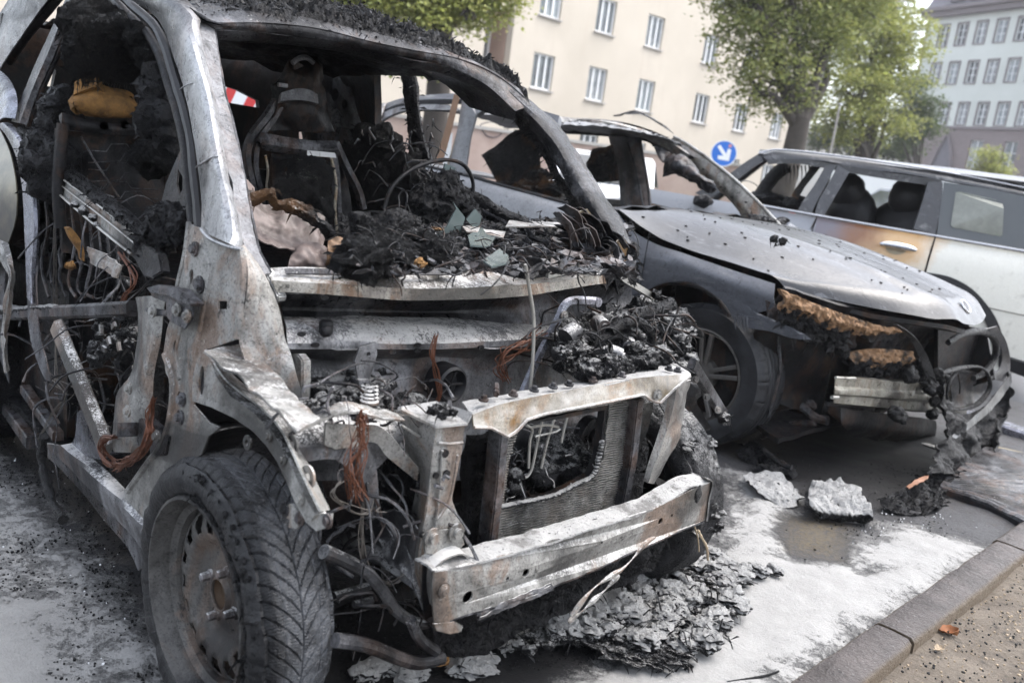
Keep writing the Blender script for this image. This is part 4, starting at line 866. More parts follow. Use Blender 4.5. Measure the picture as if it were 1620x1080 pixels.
mb = MB(); mb.sheet([PX(.075, [(456, 552), (560, 552), (700, 552), (860, 544), (960, 540)]), PX(.03, [(458, 562), (560, 561), (700, 562), (860, 552), (960, 550)]), PX(.01, [(460, 575), (560, 575), (700, 575), (860, 570), (960, 560)]), PX(.05, [(470, 640), (560, 640), (700, 640), (860, 640), (1000, 620)]), PX(.08, [(470, 760), (560, 760), (700, 760), (860, 760), (1040, 760)])], .006, nu=26, nv=50, bump=.014, bs=6); P('firewall_lower', mb, M['fw'])
mb = MB()
for i in range(8): 
    q = PX(-.024, [(498+i*23, 505+i*.4)])[0]; mb.grid([circ(q+Vector((.003, 0, 0)), .005, (1, 0, 0), 8), circ(q, .005, (1, 0, 0), 8)], True, True)
for q in [(476, 528), (498, 545), (660, 545), (576, 556), (620, 556), (660, 554), (760, 549), (512, 470)]:
    q = PX(.078, [q])[0]; mb.grid([circ(q+Vector((.004, 0, 0)), (.009, .005), (1, 0, 0), 8), circ(q, (.009, .005), (1, 0, 0), 8)], True, True)
P('hole_dark_disc', mb, M['blk'])  # no real holes: black discs laid on for the shade inside them
q = PX(.07, [(709, 606)])[0]
mb = MB(); mb.lathe([(.0, .0), (.026, .0), (.03, .012), (.036, .02), (.042, .016), (.044, 0), (.044, -.03)], q, 'x', 28)
for k in range(5): a = k*1.256; mb.bar(q+Vector((.008, 0, 0)), q+Vector((.012, math.cos(a)*.034, math.sin(a)*.034)), .006, .004)
P('steering_grommet', mb, M['rubberd'])
mb = MB(); mb.plate(PX(.10, [(568, 548), (596, 540), (598, 560), (586, 600), (566, 604), (560, 570)]), .006, [circ(PX(.10, [(583, 560)])[0], .003, (1, 0, 0), 8)]); mb.plate(PX(.105, [(566, 600), (586, 600), (592, 630), (570, 640)]), .03); P('firewall_bracket', mb, M['fw'], bevel=.002)
mb = MB(); mb.sphere(PX(.08, [(516, 524)])[0], (.01, .014, .012), 1, .3, 2); mb.lathe([(0, 0), (.014, 0), (.014, .02), (.009, .025), (0, .025)], PX(.06, [(515, 526)])[0], 'z', 14); P('grommet', mb, M['blk'])
# debris heaped left behind the front panel
bedp = [(random.uniform(480, 600), random.uniform(580, 660)) for _ in range(34)]
mb = MB()
for i, (x, y) in enumerate(bedp): mb.sphere(PZ(.70+(660-y)*.0002, [(x, y)])[0], (random.uniform(.02, .045),)*2+(.022,), i, .6, 3)
P('charred_rubble', mb, M['charw'])
mb = MB(); mb.sheet([PZ(.68, [(470, 590), (540, 600), (620, 620), (700, 640)]), PZ(.67, [(480, 630), (540, 640), (620, 650), (700, 660)]), PZ(.66, [(500, 670), (540, 672), (620, 676), (700, 690)])], .01, nu=20, nv=40, bump=.03, bs=18); P('rubble_bed', mb, M['charw'])
mb = MB()
for k in range(5): mb.lathe([(.014, 0), (.018, .004), (.018, .008), (.014, .011)], PZ(.72, [(584, 640-k*6)])[0]+Vector((0, 0, 0)), 'z', 14)
P('coil_stack', mb, M['steelp'])
# ---- front structure
# inner wing plates between arm and box
mb = MB(); mb.sheet([PX(.20, [(470, 668), (520, 660), (580, 655), (636, 665)]), PX(.24, [(466, 700), (520, 700), (580, 695), (634, 700)]), PX(.25, [(474, 732), (520, 726), (545, 735), (570, 770)])], .006, nu=14, nv=40, bump=.006, bs=9); P('inner_wing_front', mb, M['fw'])
mb = MB(); mb.plate(PX(.27, [(514, 668), (560, 672), (580, 690), (578, 706), (530, 712), (512, 704)]), .012); P('wing_patch_plate', mb, M['steel'], bevel=.003)
mb = MB(); mb.sheet([PX(.29, [(582, 672), (600, 674), (620, 690), (640, 715), (662, 740)]), PX(.28, [(580, 700), (596, 702), (612, 722), (640, 745), (660, 760)])], .012, nu=5, nv=26, bump=.004); P('front_rail_link', mb, M['steelp'])
mb = MB(); mb.plate(PX(.26, [(582, 697), (598, 740), (604, 816), (588, 822), (574, 770), (562, 716)]), .03); P('wing_strut', mb, M['fw'], bevel=.004)
mb = MB(); mb.sheet([PX(.24, [(470, 666), (500, 652), (540, 640), (585, 645), (640, 655)]), PX(.28, [(476, 676), (505, 664), (545, 652), (590, 655), (640, 668)])], .004, nu=6, nv=40, bump=.008, bs=14); P('bent_seam_flange', mb, M['steel'])
mb = MB(); mb.sheet([PY(-.42, [(510, 740), (540, 760), (575, 800), (600, 830)]), PY(-.40, [(520, 800), (550, 820), (590, 850), (640, 880)]), PY(-.42, [(540, 860), (570, 880), (610, 900), (650, 930)])], .01, nu=20, nv=26, bump=.02, bs=8); P('chassis_leg', mb, M['fw'])
mb = MB(); mb.sheet([PY(-.37, [(604, 720), (640, 720), (665, 760), (680, 820)]), PY(-.34, [(600, 780), (630, 790), (655, 830), (670, 880)]), PY(-.38, [(604, 840), (630, 850), (650, 880), (664, 930)])], .02, nu=20, nv=26, bump=.035, bs=12); P('charred_insulation', mb, M['charw'])
mb = MB(); mb.sheet([PY(-.43, [(600, 812), (622, 806), (642, 812), (656, 838)]), PY(-.41, [(598, 850), (622, 852), (646, 862), (660, 900)]), PY(-.43, [(612, 890), (636, 904), (654, 924), (668, 964)])], .01, nu=24, nv=22, bump=.012, bs=12, smooth=False); P('lower_gusset', mb, M['fw'])
# box head and leg
ridge = [(690, 673), (684, 720), (678, 780), (671, 830), (664, 866), (662, 905), (668, 940)]
legL = [(632, 646), (630, 690), (664, 745), (652, 800), (645, 850), (641, 900), (652, 950)]
legR = [(737, 670), (730, 715), (720, 760), (715, 790), (728, 826), (732, 862), (720, 905)]
mb = MB(); mb.sheet([PX(.21, legL), PX(.335, ridge)], .006, nu=6, nv=40, bump=.003, bs=14, smooth=False); P('radiator_leg_side', mb, M['steel'])
mb = MB(); mb.sheet([PX(.335, ridge), PX(.338, [((a[0]+b[0])/2, (a[1]+b[1])/2) for a, b in zip(ridge, legR)]), PX(.33, legR)], .006, nu=8, nv=40, bump=.003, bs=14, smooth=False); P('radiator_leg_face', mb, M['steelp'])
mb = MB(); mb.plate([*PX(.25, [(632, 643), (690, 634)]), *PX(.36, [(748, 652), (740, 669), (690, 674)]), *PX(.3, [(660, 660)])], .006, nrm=(0, 0, 1)); P('box_top', mb, M['powder'])
mb = MB(); mb.tube(PX(.338, [(632, 646), (660, 660), (690, 674), (738, 670)]), .005, 6); mb.tube(PX(.342, [(693, 700), (712, 702), (732, 700)]), .003, 6); mb.tube(PX(.29, [(634, 672), (660, 688), (686, 704)]), .003, 6); mb.tube(catmull(PX(.342, [(700, 712), (696, 770), (692, 810), (686, 845)]), 14), .003, 6); mb.tube(catmull(PX(.342, [(724, 720), (714, 780), (700, 810), (690, 822)]), 14), .003, 6); P('box_flange', mb, M['steelp'])
mb = MB()
for q, r_ in (((704, 717), .008), ((707, 749), .007), ((690, 752), .006), ((668, 845), .006), ((705, 846), .004), ((718, 832), .004), ((692, 768), .004)): 
    q = PX(.343, [q])[0]; mb.grid([circ(q+Vector((.002, 0, 0)), r_, (1, 0, 0), 12), circ(q-Vector((.003, 0, 0)), r_, (1, 0, 0), 12)], True, True)
P('leg_hole_dark', mb, M['blk'])  # black discs on the leg stand for the shade of its holes
mb = MB(); mb.tube(PX(.37, [(700, 760), (704, 752), (710, 756)]), .004, 6); mb.tube(PX(.36, [(688, 768), (700, 772)]), .004, 6); P('clip', mb, M['dsteel'])
mb = MB()
for (x, y) in [(683, 650), (700, 655), (716, 652), (692, 644), (704, 646)]: mb.sphere(PZ(.755, [(x, y)])[0], .009, x, .8, 3)
P('box_rubble', mb, M['charw'])
mb = MB(); mb.tube(PZ(.75, [(711, 650), (711, 636)]), .005, 6); mb.tube(PZ(.76, [(785, 624), (785, 608)]), .006, 6)
for x, y in [(765, 632), (900, 608), (938, 602), (875, 612), (845, 617), (984, 594), (1058, 584), (1072, 586), (812, 624)]: bolt(mb, PX(.33, [(x, y)])[0], (.1, 0, 1), .006, .009)
P('stud', mb, M['dsteel'])
# upper cross member
cbk = [(731, 636), (779, 627), (861, 612), (940, 599), (1000, 588), (1044, 576), (1075, 576)]
cfu = [(748, 655), (788, 640), (861, 624), (940, 609), (1010, 597), (1052, 594), (1092, 590)]
cfl = [(750, 676), (776, 676), (792, 684), (804, 691), (818, 682), (834, 664), (858, 656), (892, 649), (960, 636), (1018, 624), (1032, 634), (1045, 637), (1066, 616), (1092, 595)]
mb = MB(); mb.sheet([PX(.27, cbk), PX(.35, cfu)], .006, nu=8, nv=70, bump=.003, bs=14); P('cross_member_top', mb, M['powder'])
mb = MB(); mb.sheet([lin(PX(.351, cfu), 40), lin(PX(.358, cfl), 40)], .006, nu=8, nv=110, bump=.003, bs=12, smooth=False); P('cross_member_face', mb, M['olive'])
mb = MB(); mb.tube(lin(PX(.36, cfl), 80), .0035, 6); P('cross_member_lip', mb, M['steelp'])
bolt(m2 := MB(), PX(.362, [(1040, 624)])[0], (1, 0, 0), .008, .008); P('cross_member_bolt', m2, M['steel'])
# radiator
rad_o = [(790, 678), (782, 760), (766, 884), (975, 806), (990, 720), (1000, 632)]
hole = [(824, 662), (806, 720), (795, 800), (850, 790), (880, 782), (912, 766), (938, 752), (950, 720), (960, 640)]
mb = MB(); mb.plate(PX(.30, rad_o), .02, [PX(.30, [(826, 672), (806, 722), (797, 800), (850, 790), (880, 781), (912, 765), (936, 751), (948, 720), (957, 648), (900, 660)])]); P('radiator_core', mb, M['blk'])
Ho = [(p.y, p.z) for p in PX(.30, hole)]; Ro = [(p.y, p.z) for p in PX(.30, [(796, 660), (786, 760), (770, 880), (973, 804), (988, 720), (998, 620)])]
mb = MB(); z0 = .40
Rb = [(q[0], q[1]) for q in Ro]
zz = np.arange(.38, .72, .0058)
for z in zz:
    yy = np.arange(-.27, .19, .006); ok = inpoly(yy, np.full(yy.shape, z), Rb) & ~inpoly(yy, np.full(yy.shape, z), Ho)
    i = 0
    while i < len(yy):
        if ok[i]:
            j = i
            while j+1 < len(yy) and ok[j+1]: j += 1
            if j > i:
                m = max(2, (j-i)//2)
                pts_ = [Vector((.307+.0012*math.sin(k*1.9+z*900)+.002*fn((yy[i]+(yy[j]-yy[i])*k/m, z, 0), 30), yy[i]+(yy[j]-yy[i])*k/m, z+.0006*math.sin(k*1.3))) for k in range(m+1)]
                mb.grid([[p+Vector((-.012, 0, -.0005)), p+Vector((0, 0, -.0012)), p+Vector((0, 0, .0012)), p+Vector((-.012, 0, .0016))] for p in pts_], False)
            i = j+1
        else: i += 1
P('radiator_fins', mb, burnt('radiator_alloy', (.30, .29, .27), (.17, .165, .155), (.03, .03, .03), -.03, .1, .3, 6, .45, .5), kind='stuff')
mb = MB(); mb.sweep(PX(.31, [(789, 676), (782, 760), (768, 884)]), [(-.012, -.02), (.012, -.02), (.012, .02), (-.012, .02)], (1, 0, 0)); mb.sweep(PX(.31, [(1004, 628), (994, 720), (978, 806)]), [(-.014, -.02), (.014, -.02), (.014, .02), (-.014, .02)], (1, 0, 0)); P('radiator_tank', mb, M['dsteel'], bevel=.003)
mb = MB()
hz = catmull(PX(.312, [(795, 802), (850, 791), (880, 783), (912, 767), (938, 753), (948, 722), (952, 700)]), 50)
for i, p in enumerate(hz): mb.sphere(p+Vector((0, 0, .002)), (.007, .008, .006), i, .6, 2)
P('melted_edge', mb, M['charww'])
# pipes and lumps seen through the hole
mb = MB()
for pl in ([(858, 664), (850, 700), (840, 745), (826, 756), (822, 745)], [(880, 654), (868, 690), (856, 740)], [(832, 672), (842, 680), (838, 700), (836, 740)], [(846, 690), (880, 682), (884, 676), (864, 672), (840, 676)], [(900, 650), (892, 680), (888, 700)]): mb.tube(catmull(PX(.24, pl), 24), .0035, 7)
P('bent_pipe', mb, M['lightgrey'])
mb = MB(); mb.sphere(PX(.16, [(884, 734)])[0], (.09, .085, .07), 3, .45, 5); mb.sphere(PX(.1, [(850, 770)])[0], (.05, .06, .03), 7, .5, 4); mb.sphere(PX(.18, [(905, 755)])[0], (.05, .05, .03), 8, .5, 4); P('charred_lump', mb, M['charw'])
mb = MB(); mb.lathe([(0, .02), (.02, .02), (.022, 0), (.05, 0), (.05, -.03)], PX(.14, [(940, 690)])[0], 'x', 24); mb.lathe([(0, .012), (.012, .012), (.016, 0), (.024, -.01)], PX(.2, [(950, 700)])[0], 'x', 18); P('fan_hub', mb, M['dsteel'])
mb = MB()
for k in range(60): mb.sphere(PX(random.uniform(.0, .24), [(random.uniform(795, 960), random.uniform(740, 830))])[0], random.uniform(.01, .035), k, .6, 2)
P('engine_bay_rubble', mb, M['charw'])
mb = MB(); mb.sheet([PX(.0, [(600, 640), (700, 650), (850, 640), (1000, 620), (1100, 600)]), PX(-.05, [(600, 760), (700, 760), (850, 760), (1000, 740), (1120, 720)]), PX(.05, [(600, 960), (700, 940), (850, 900), (1000, 880), (1120, 860)])], .02, nu=30, nv=60, bump=.05, bs=8); P('engine_bay_back', mb, M['blk'])
mb = MB(); mb.sheet([PX(.27, [(742, 690), (760, 690), (778, 690)]), PX(.25, [(738, 780), (755, 780), (768, 780)]), PX(.27, [(735, 870), (750, 870), (762, 880)])], .02, nu=20, nv=10, bump=.02, bs=12); mb.sheet([PX(.25, [(1004, 640), (1020, 640)]), PX(.22, [(996, 720), (1020, 720)]), PX(.25, [(985, 800), (1010, 800)])], .02, nu=20, nv=8, bump=.02, bs=12); P('charred_shroud', mb, M['char'])
# right-hand leg (far side of the front)
mb = MB(); mb.sheet([PX(.34, [(1060, 606), (1052, 650), (1040, 690), (1026, 730), (1018, 760)]), PX(.355, [(1074, 606), (1066, 650), (1054, 694), (1040, 735), (1026, 764)]), PX(.33, [(1092, 600), (1084, 646), (1074, 690), (1056, 728), (1034, 764)])], .008, nu=7, nv=30, bump=.008, bs=12); P('radiator_leg_far', mb, M['steelp'])
mb = MB(); mb.sheet([PX(.26, [(1016, 640), (1010, 680), (1002, 710), (1000, 730)]), PX(.27, [(1034, 636), (1024, 680), (1012, 712), (1004, 732)])], .006, nu=4, nv=20, bump=.008, bs=12); P('bent_flap', mb, M['steel'])
mb = MB(); mb.bar(PX(.30, [(1094, 575)])[0], PX(.22, [(1144, 655)])[0], .02, .03, ch=.1); P('headlamp_bracket', mb, M['dsteel'], bevel=.002)
mb = MB()
for q in ((1100, 600), (1118, 628), (1136, 648)): bolt(mb, PX(.30, [q])[0], (1, -.6, .2), .006, .006)
P('bracket_bolt', mb, M['steel'])
mb = MB(); mb.sphere(PX(.24, [(1146, 662)])[0], .018, 2, .6, 3); mb.sphere(PX(.24, [(1136, 654)])[0], .012, 4, .6, 3); P('charred_clip', mb, M['charw'])
# crash box and bumper beam
mb = MB(); mb.plate(PX(.36, [(668, 846), (676, 838), (730, 834), (736, 862), (716, 872), (700, 880), (672, 876)]), .01); P('crash_plate', mb, M['steel'], bevel=.003)
mb = MB(); 
for q in ((684, 850), (722, 842)): bolt(mb, PX(.366, [q])[0], (1, 0, 0), .011, .010)
P('crash_plate_bolt', mb, M['steel'])
mb = MB(); mb.sheet([PX(.34, [(668, 880), (690, 862), (714, 856), (734, 872)]), PX(.39, [(684, 900), (706, 884), (732, 876), (746, 888)])], .006, nu=6, nv=14, bump=.003); mb.sheet([PX(.33, [(666, 876), (664, 910), (668, 944)]), PX(.40, [(686, 902), (686, 940), (690, 960)])], .006, nu=5, nv=14, bump=.004); mb.sheet([PX(.40, [(686, 902), (686, 940), (690, 960)]), PX(.40, [(712, 900), (712, 940), (714, 960)])], .006, nu=3, nv=8); P('crash_box', mb, M['steelp'])
bft = [(686, 904), (745, 893), (860, 861), (960, 829), (1034, 805), (1090, 772), (1124, 763)]
bfb = [(690, 992), (716, 980), (800, 954), (880, 926), (960, 892), (1034, 858), (1114, 824)]
bbk = [(704, 892), (730, 884), (817, 866), (920, 834), (1010, 802), (1076, 768), (1108, 760)]
def XB(pts): return [onplane(x, y, (1, 0, 0), .40+.02*math.sin(max(0, min(1, (x-690)/430))*math.pi)) for x, y in pts]
hl = [circ(XB([q])[0], r_, (1, 0, 0), 14) for q, r_ in (((740, 944), .0125), ((832, 906), .0095), ((803, 915), .0045), ((1045, 824), .0085), ((1063, 815), .004), ((952, 858), .004))]
fo = XB([(686, 904), (745, 893), (860, 861), (960, 829), (1034, 805), (1096, 774), (1124, 763), (1116, 822), (1034, 858), (960, 892), (880, 926), (800, 954), (716, 980), (688, 992), (684, 950)])
mb = MB(); mb.plate(fo, .004, hl); P('bumper_beam_face', mb, M['steel'], smooth=False, bevel=.0015)
mb = MB(); mb.plate([p-Vector((.03, 0, 0)) for p in fo], .003); P('bumper_beam_inner', mb, M['blk'])
mb = MB(); mb.sheet([[p-Vector((.055, 0, -.004)) for p in XB(bft)], XB(bft)], .004, nu=6, nv=80, bump=.004, bs=22); P('bumper_beam_top', mb, M['powder'])
mb = MB(); mb.sheet([[p-Vector((.05, 0, 0)) for p in XB(bfb)], XB(bfb)], .004, nu=4, nv=50, bump=.003, bs=12); P('bumper_beam_bottom', mb, M['dsteel'])
mb = MB(); mb.sheet([PX(.40, [(684, 904), (688, 950), (690, 990)]), PX(.405, [(712, 900), (712, 950), (712, 996)])], .006, nu=4, nv=12); mb.plate(PX(.405, [(684, 985), (720, 982), (734, 990), (730, 1000), (712, 1004), (690, 998)]), .006); bolt(mb, PX(.412, [(702, 934)])[0], (1, 0, 0), .009, .006); P('beam_end_plate', mb, M['steel'], bevel=.002)
mb = MB(); mb.sheet([PX(.405, [(1118, 758), (1127, 764), (1122, 790), (1117, 824)]), PX(.30, [(1090, 748), (1100, 754), (1098, 780), (1096, 810)])], .006, nu=6, nv=14, bump=.003); mb.sheet([PX(.2, [(1036, 752), (1060, 764), (1082, 772)]), PX(.2, [(1038, 764), (1056, 778), (1074, 786)])], .02, nu=6, nv=14, bump=.006); P('beam_end_far', mb, M['steelp'])
mb = MB(); mb.sphere(PX(.39, [(1096, 810)])[0], (.01, .014, .02), 2, .5, 3); mb.sphere(PX(.42, [(1104, 782)])[0], (.004, .014, .02), 4, .6, 3); P('tar_drip', mb, M['melt'])
mb = MB()
for k in range(3): mb.sheet([XB([(758, 966+k*4), (800, 950+k*4), (850, 930+k*4), (872, 922+k*3)]), XB([(756, 972+k*4), (800, 957+k*4), (846, 938+k*4), (876, 928+k*3)])], .002, nu=3, nv=30, bump=.006, bs=40, seed=k)
P('hanging_strip', mb, M['fw'])
# hoses, stabiliser and lower frame
mb = MB(); mb.tube(catmull(PX(.25, [(512, 872), (540, 884), (580, 905), (606, 935), (628, 966), (656, 984), (676, 985)]), 40), [.014]*10+[.012]*30, 10); mb.tube(catmull(PX(.15, [(528, 944), (556, 936), (584, 928)]), 12), .011, 8); mb.tube(catmull(PX(.18, [(560, 956), (590, 948)]), 8), .008, 8); P('stabiliser_bar', mb, M['fw'])
mb = MB(); mb.tube(catmull(PX(.30, [(530, 1012), (580, 1020), (630, 1040), (664, 1048), (700, 1040)]), 26), .014, 10); mb.tube(catmull(PX(.3, [(650, 980), (664, 1010), (690, 1030)]), 14), .012, 8); P('lower_tube', mb, M['dsteel'])
mb = MB(); mb.sheet([PX(.30, [(670, 940), (760, 960), (860, 920), (960, 880), (1060, 830)]), PX(.26, [(680, 990), (760, 990), (860, 950), (960, 910), (1060, 860)]), PX(.25, [(690, 1040), (760, 1030), (830, 1000), (920, 960), (1040, 900)])], .03, nu=30, nv=60, bump=.03, bs=9); P('under_tray', mb, M['char'])
# gas strut, bent rods above the engine bay
mb = MB(); st_ = catmull(PX(.12, [(828, 622), (846, 580), (868, 535), (884, 505), (894, 484), (906, 477), (930, 477), (945, 478)]), 44); mb.sweep(st_, [(-.012, -.003), (-.006, .004), (.006, .004), (.012, -.003)], (1, -.3, 0)); mb.lathe([(0, .006), (.012, .006), (.013, 0), (.012, -.006)], st_[-1], 'x', 14); P('bonnet_hinge_arm', mb, M['bluesteel'])
bolt(m2 := MB(), PX(.13, [(893, 499)])[0], (1, 0, 0), .007, .006); P('hinge_arm_rivet', m2, M['steel'])
mb = MB(); mb.tube(catmull(PX(.20, [(831, 418), (838, 460), (844, 500), (844, 540), (842, 580), (838, 620)]), 30), .004, 8); P('washer_pipe', mb, M['lightgrey'])
mb = MB(); mb.sweep(catmull(PX(.03, [(865, 435), (910, 425), (962, 414), (974, 426), (985, 440), (1010, 455), (1034, 470)]), 40), [(-.010, -.004), (-.008, .006), (.008, .006), (.010, -.004)], (1, 0, 0)); P('wiper_linkage_arm', mb, M['lightgrey'])
mb = MB(); mb.lathe([(0, .012), (.012, .012), (.014, 0), (.008, -.01)], PX(.05, [(1037, 466)])[0], 'y', 12); mb.sphere(PX(.0, [(1000, 400)])[0], (.02, .02, .03), 3, .5, 3); P('arm_joint', mb, M['char'])
# engine-bay clutter on the far side
mb = MB(); rs = random.Random(5)
for k in range(150):
    x = rs.uniform(880, 1085); y = rs.uniform(480, 590); xk = -.02+.30*(y-480)/110
    if y < 480+(1000-x)*.25: continue
    r_ = rs.uniform(.008, .034); mb.sphere(PX(xk, [(x, y)])[0], (r_*rs.uniform(.5, 1.6), r_*rs.uniform(.5, 1.6), r_*rs.uniform(.4, 1)), k, .9, 3)
P('charred_clutter', mb, M['charw'])
mb = MB()
for k, (x, y, r_) in enumerate([(985, 515, .035), (1000, 530, .03), (910, 555, .022), (890, 560, .02), (1020, 570, .035), (1045, 565, .03), (1010, 558, .03), (1060, 520, .035), (1075, 505, .03), (1075, 545, .03), (960, 580, .03), (930, 585, .03)]): mb.sphere(PX(.16+(y-515)*.002, [(x, y)])[0], (r_, r_, r_*.9), k+40, .55, 4)
P('foam_capped_lump', mb, M['charw'])
mb = MB()
for (x, y, r_, l) in [(990, 540, .022, .03), (945, 510, .02, .05), (1010, 560, .024, .03), (895, 535, .024, .04), (965, 556, .018, .03)]:
    p = PX(.14+(y-515)*.002, [(x, y)])[0]; d = Vector((random.uniform(-.2, 1), random.uniform(-.6, .6), random.uniform(-.3, .6))).normalized(); mb.tube([p, p+d*l*.5, p+d*l], [r_, r_, r_*.85], 16); mb.tube([p+d*l, p+d*(l+.006)], r_*.45, 12)
P('pipe_stub', mb, M['fw'])
mb = MB(); mb.tube(catmull(PX(.2, [(965, 525), (985, 512), (1010, 510), (1030, 530), (1026, 556)]), 24), .014, 10); mb.tube(catmull(PX(.2, [(940, 560), (950, 540), (975, 530), (1000, 545)]), 24), .012, 10); mb.tube(catmull(PX(.05, [(950, 490), (990, 500), (1040, 490), (1062, 480)]), 24), .02, 10); P('charred_hose', mb, M['char'])
mb = MB(); mb.sheet([PX(-.1, [(880, 470), (960, 460), (1030, 478), (1090, 500)]), PX(-.12, [(880, 520), (960, 530), (1040, 540), (1090, 560)]), PX(-.05, [(870, 600), (960, 600), (1040, 600), (1090, 600)])], .02, nu=26, nv=40, bump=.04, bs=12); P('far_wing_remains', mb, M['char'])
# copper wires
def bundle(name, path, n, spread, r_, mat, seed=0, plane=None):
    rs = random.Random(seed); mb = MB()
    for k in range(n):
        o1 = [Vector((rs.uniform(-1, 1), rs.uniform(-1, 1), rs.uniform(-1, 1)))*spread*(.5+i*.35/len(path)*2) for i in range(len(path))]
        mb.tube(catmull([p+q for p, q in zip(path, o1)], 22), r_, 4, cap=False)
    return P(name, mb, mat)
bundle('copper_wires', SD([(242, 632), (236, 660), (236, 690), (222, 716), (204, 728), (190, 738)], .03), 24, .012, .0012, M['copper'], 1)
bundle('copper_wires', SD([(182, 690), (166, 694), (160, 712), (170, 728), (186, 736)], .02), 20, .012, .0012, M['copper'], 2)
bundle('copper_wires', PX(.31, [(572, 654), (574, 680), (568, 710), (558, 745), (566, 790)]), 22, .015, .0010, M['copper'], 3)
bundle('bare_wires', PX(.10, [(690, 530), (684, 560), (690, 590), (696, 620), (690, 640)]), 8, .008, .0014, M['copper'], 4)
bundle('bare_wires', PX(.10, [(800, 600), (790, 580), (800, 560), (830, 545), (850, 520)]), 12, .02, .0013, M['copper'], 5)
bundle('bare_wires', PX(.27, [(540, 760), (530, 785), (560, 810), (590, 812), (600, 800)]), 4, .012, .0012, M['wire'], 6)
bundle('bare_wires', PX(.25, [(575, 800), (574, 850), (580, 900), (620, 920), (640, 905)]), 5, .01, .0014, M['wire'], 7)
bundle('bare_wires', SD([(85, 330), (90, 400), (86, 470), (92, 600)], -.05), 3, .012, .0012, M['wire'], 8)
bundle('bare_wires', SD([(60, 700), (90, 650), (110, 620), (80, 600)], -.05), 4, .02, .0012, M['wire'], 9)
bundle('bare_wires', SD([(190, 400), (215, 440), (200, 470), (180, 520)], -.02), 5, .012, .0014, M['copper'], 10)
# clutter inside the door
mb = MB(); rs = random.Random(11)
for k in range(90):
    x = rs.uniform(40, 215); y = rs.uniform(290+(x-40)*.6, 700); r_ = rs.uniform(.015, .05); mb.sphere(SD([(x, y)], -.12-rs.random()*.12)[0], (r_, r_*.7, r_*1.2), k, .7, 2 if k % 3 else 3)
P('charred_door_filling', mb, M['charw'])
mb = MB(); rs = random.Random(12)
for k in range(22):
    x = rs.uniform(150, 205); y = rs.uniform(500, 570); r_ = rs.uniform(.008, .02); mb.sphere(SD([(x, y)], -.01)[0], r_, k, .7, 3)
P('lock_remains', mb, M['charw'])
mb = MB()
for (x, y) in [(160, 520), (172, 540), (180, 515), (165, 552), (188, 548)]: p = SD([(x, y)], .012)[0]; mb.box(p, (.012, .006, .02), Matrix.Rotation(x, 3, 'Y'))
P('lock_plate', mb, M['steelp'])
mb = MB(); mb.sheet([SD([(40, 300), (120, 380), (210, 430)], -.22), SD([(30, 450), (120, 480), (230, 500)], -.26), SD([(20, 640), (120, 660), (240, 700)], -.24)], .02, nu=30, nv=40, bump=.06, bs=9); P('door_inner_skin', mb, M['char'])
mb = MB()
for k in range(9): x = 70+k*14; mb.tube(catmull(SD([(x, 300+k*8), (x+6, 360+k*9), (x-4, 420+k*8), (x+8, 470)], -.05-.02*(k % 3)), 16), random.uniform(.002, .006), 6)
P('door_cable', mb, M['dsteel'])
mb = MB(); mb.sheet([SD([(136, 390), (160, 400), (190, 420)], -.03), SD([(140, 415), (160, 425), (186, 440)], -.03)], .004, nu=16, nv=20, bump=.012, bs=22); P('torn_flap', mb, M['steelp'])

# ---- tangled looms and drips over the charred areas
def tangle(name, n, ptf, rs, rr, mat, L0=.04, L1=.2, droop=.05):
    mb = MB()
    for k in range(n):
        a = ptf(); d = Vector((rs.gauss(0, 1), rs.gauss(0, 1), rs.gauss(0, .4))).normalized(); L_ = rs.uniform(L0, L1); pts = [a]
        for j in range(4): d = (d+Vector((rs.gauss(0, .5), rs.gauss(0, .5), rs.gauss(0, .3)-droop*j*3))).normalized(); pts.append(pts[-1]+d*L_/4)
        r_ = rs.uniform(*rr); mb.tube(catmull(pts, 14), [r_*(1+.4*noise.noise(Vector((k, i*.6, 0)))) for i in range(14)], 5)
    P(name, mb, mat, kind='stuff')
rs = random.Random(77)
tangle('wire_tangle', 110, lambda: PX(rs.uniform(-.02, .26), [(rs.uniform(880, 1080), rs.uniform(480, 585))])[0], rs, (.0008, .0035), M['blk'])
tangle('wire_tangle', 130, lambda: PZ(rs.uniform(.97, 1.02), [(rs.uniform(560, 990), rs.uniform(350, 420))])[0], rs, (.0006, .0022), M['blk'], .03, .13)
tangle('wire_tangle', 70, lambda: PX(rs.uniform(.05, .26), [(rs.uniform(795, 950), rs.uniform(660, 800))])[0], rs, (.0007, .003), M['fw'], .03, .12)
tangle('wire_tangle', 90, lambda: SD([(rs.uniform(50, 230), rs.uniform(300, 700))], -.08)[0], rs, (.0008, .004), M['dsteel'], .05, .25, .12)
tangle('wire_tangle', 60, lambda: PX(rs.uniform(.1, .28), [(rs.uniform(480, 700), rs.uniform(600, 680))])[0], rs, (.0008, .003), M['dsteel'], .03, .14)
tangle('wire_tangle', 60, lambda: PX(rs.uniform(.1, .3), [(rs.uniform(530, 660), rs.uniform(720, 980))])[0], rs, (.0008, .004), M['dsteel'], .04, .2, .12)
tangle('wire_tangle', 60, lambda: PY(rs.uniform(.3, .55), [(rs.uniform(560, 700), rs.uniform(200, 330))])[0], rs, (.0008, .004), M['dsteel'], .04, .2, .1)
M['hubb'] = simple('brown_hub', (.10, .065, .04), .6, .2, .4, 30)
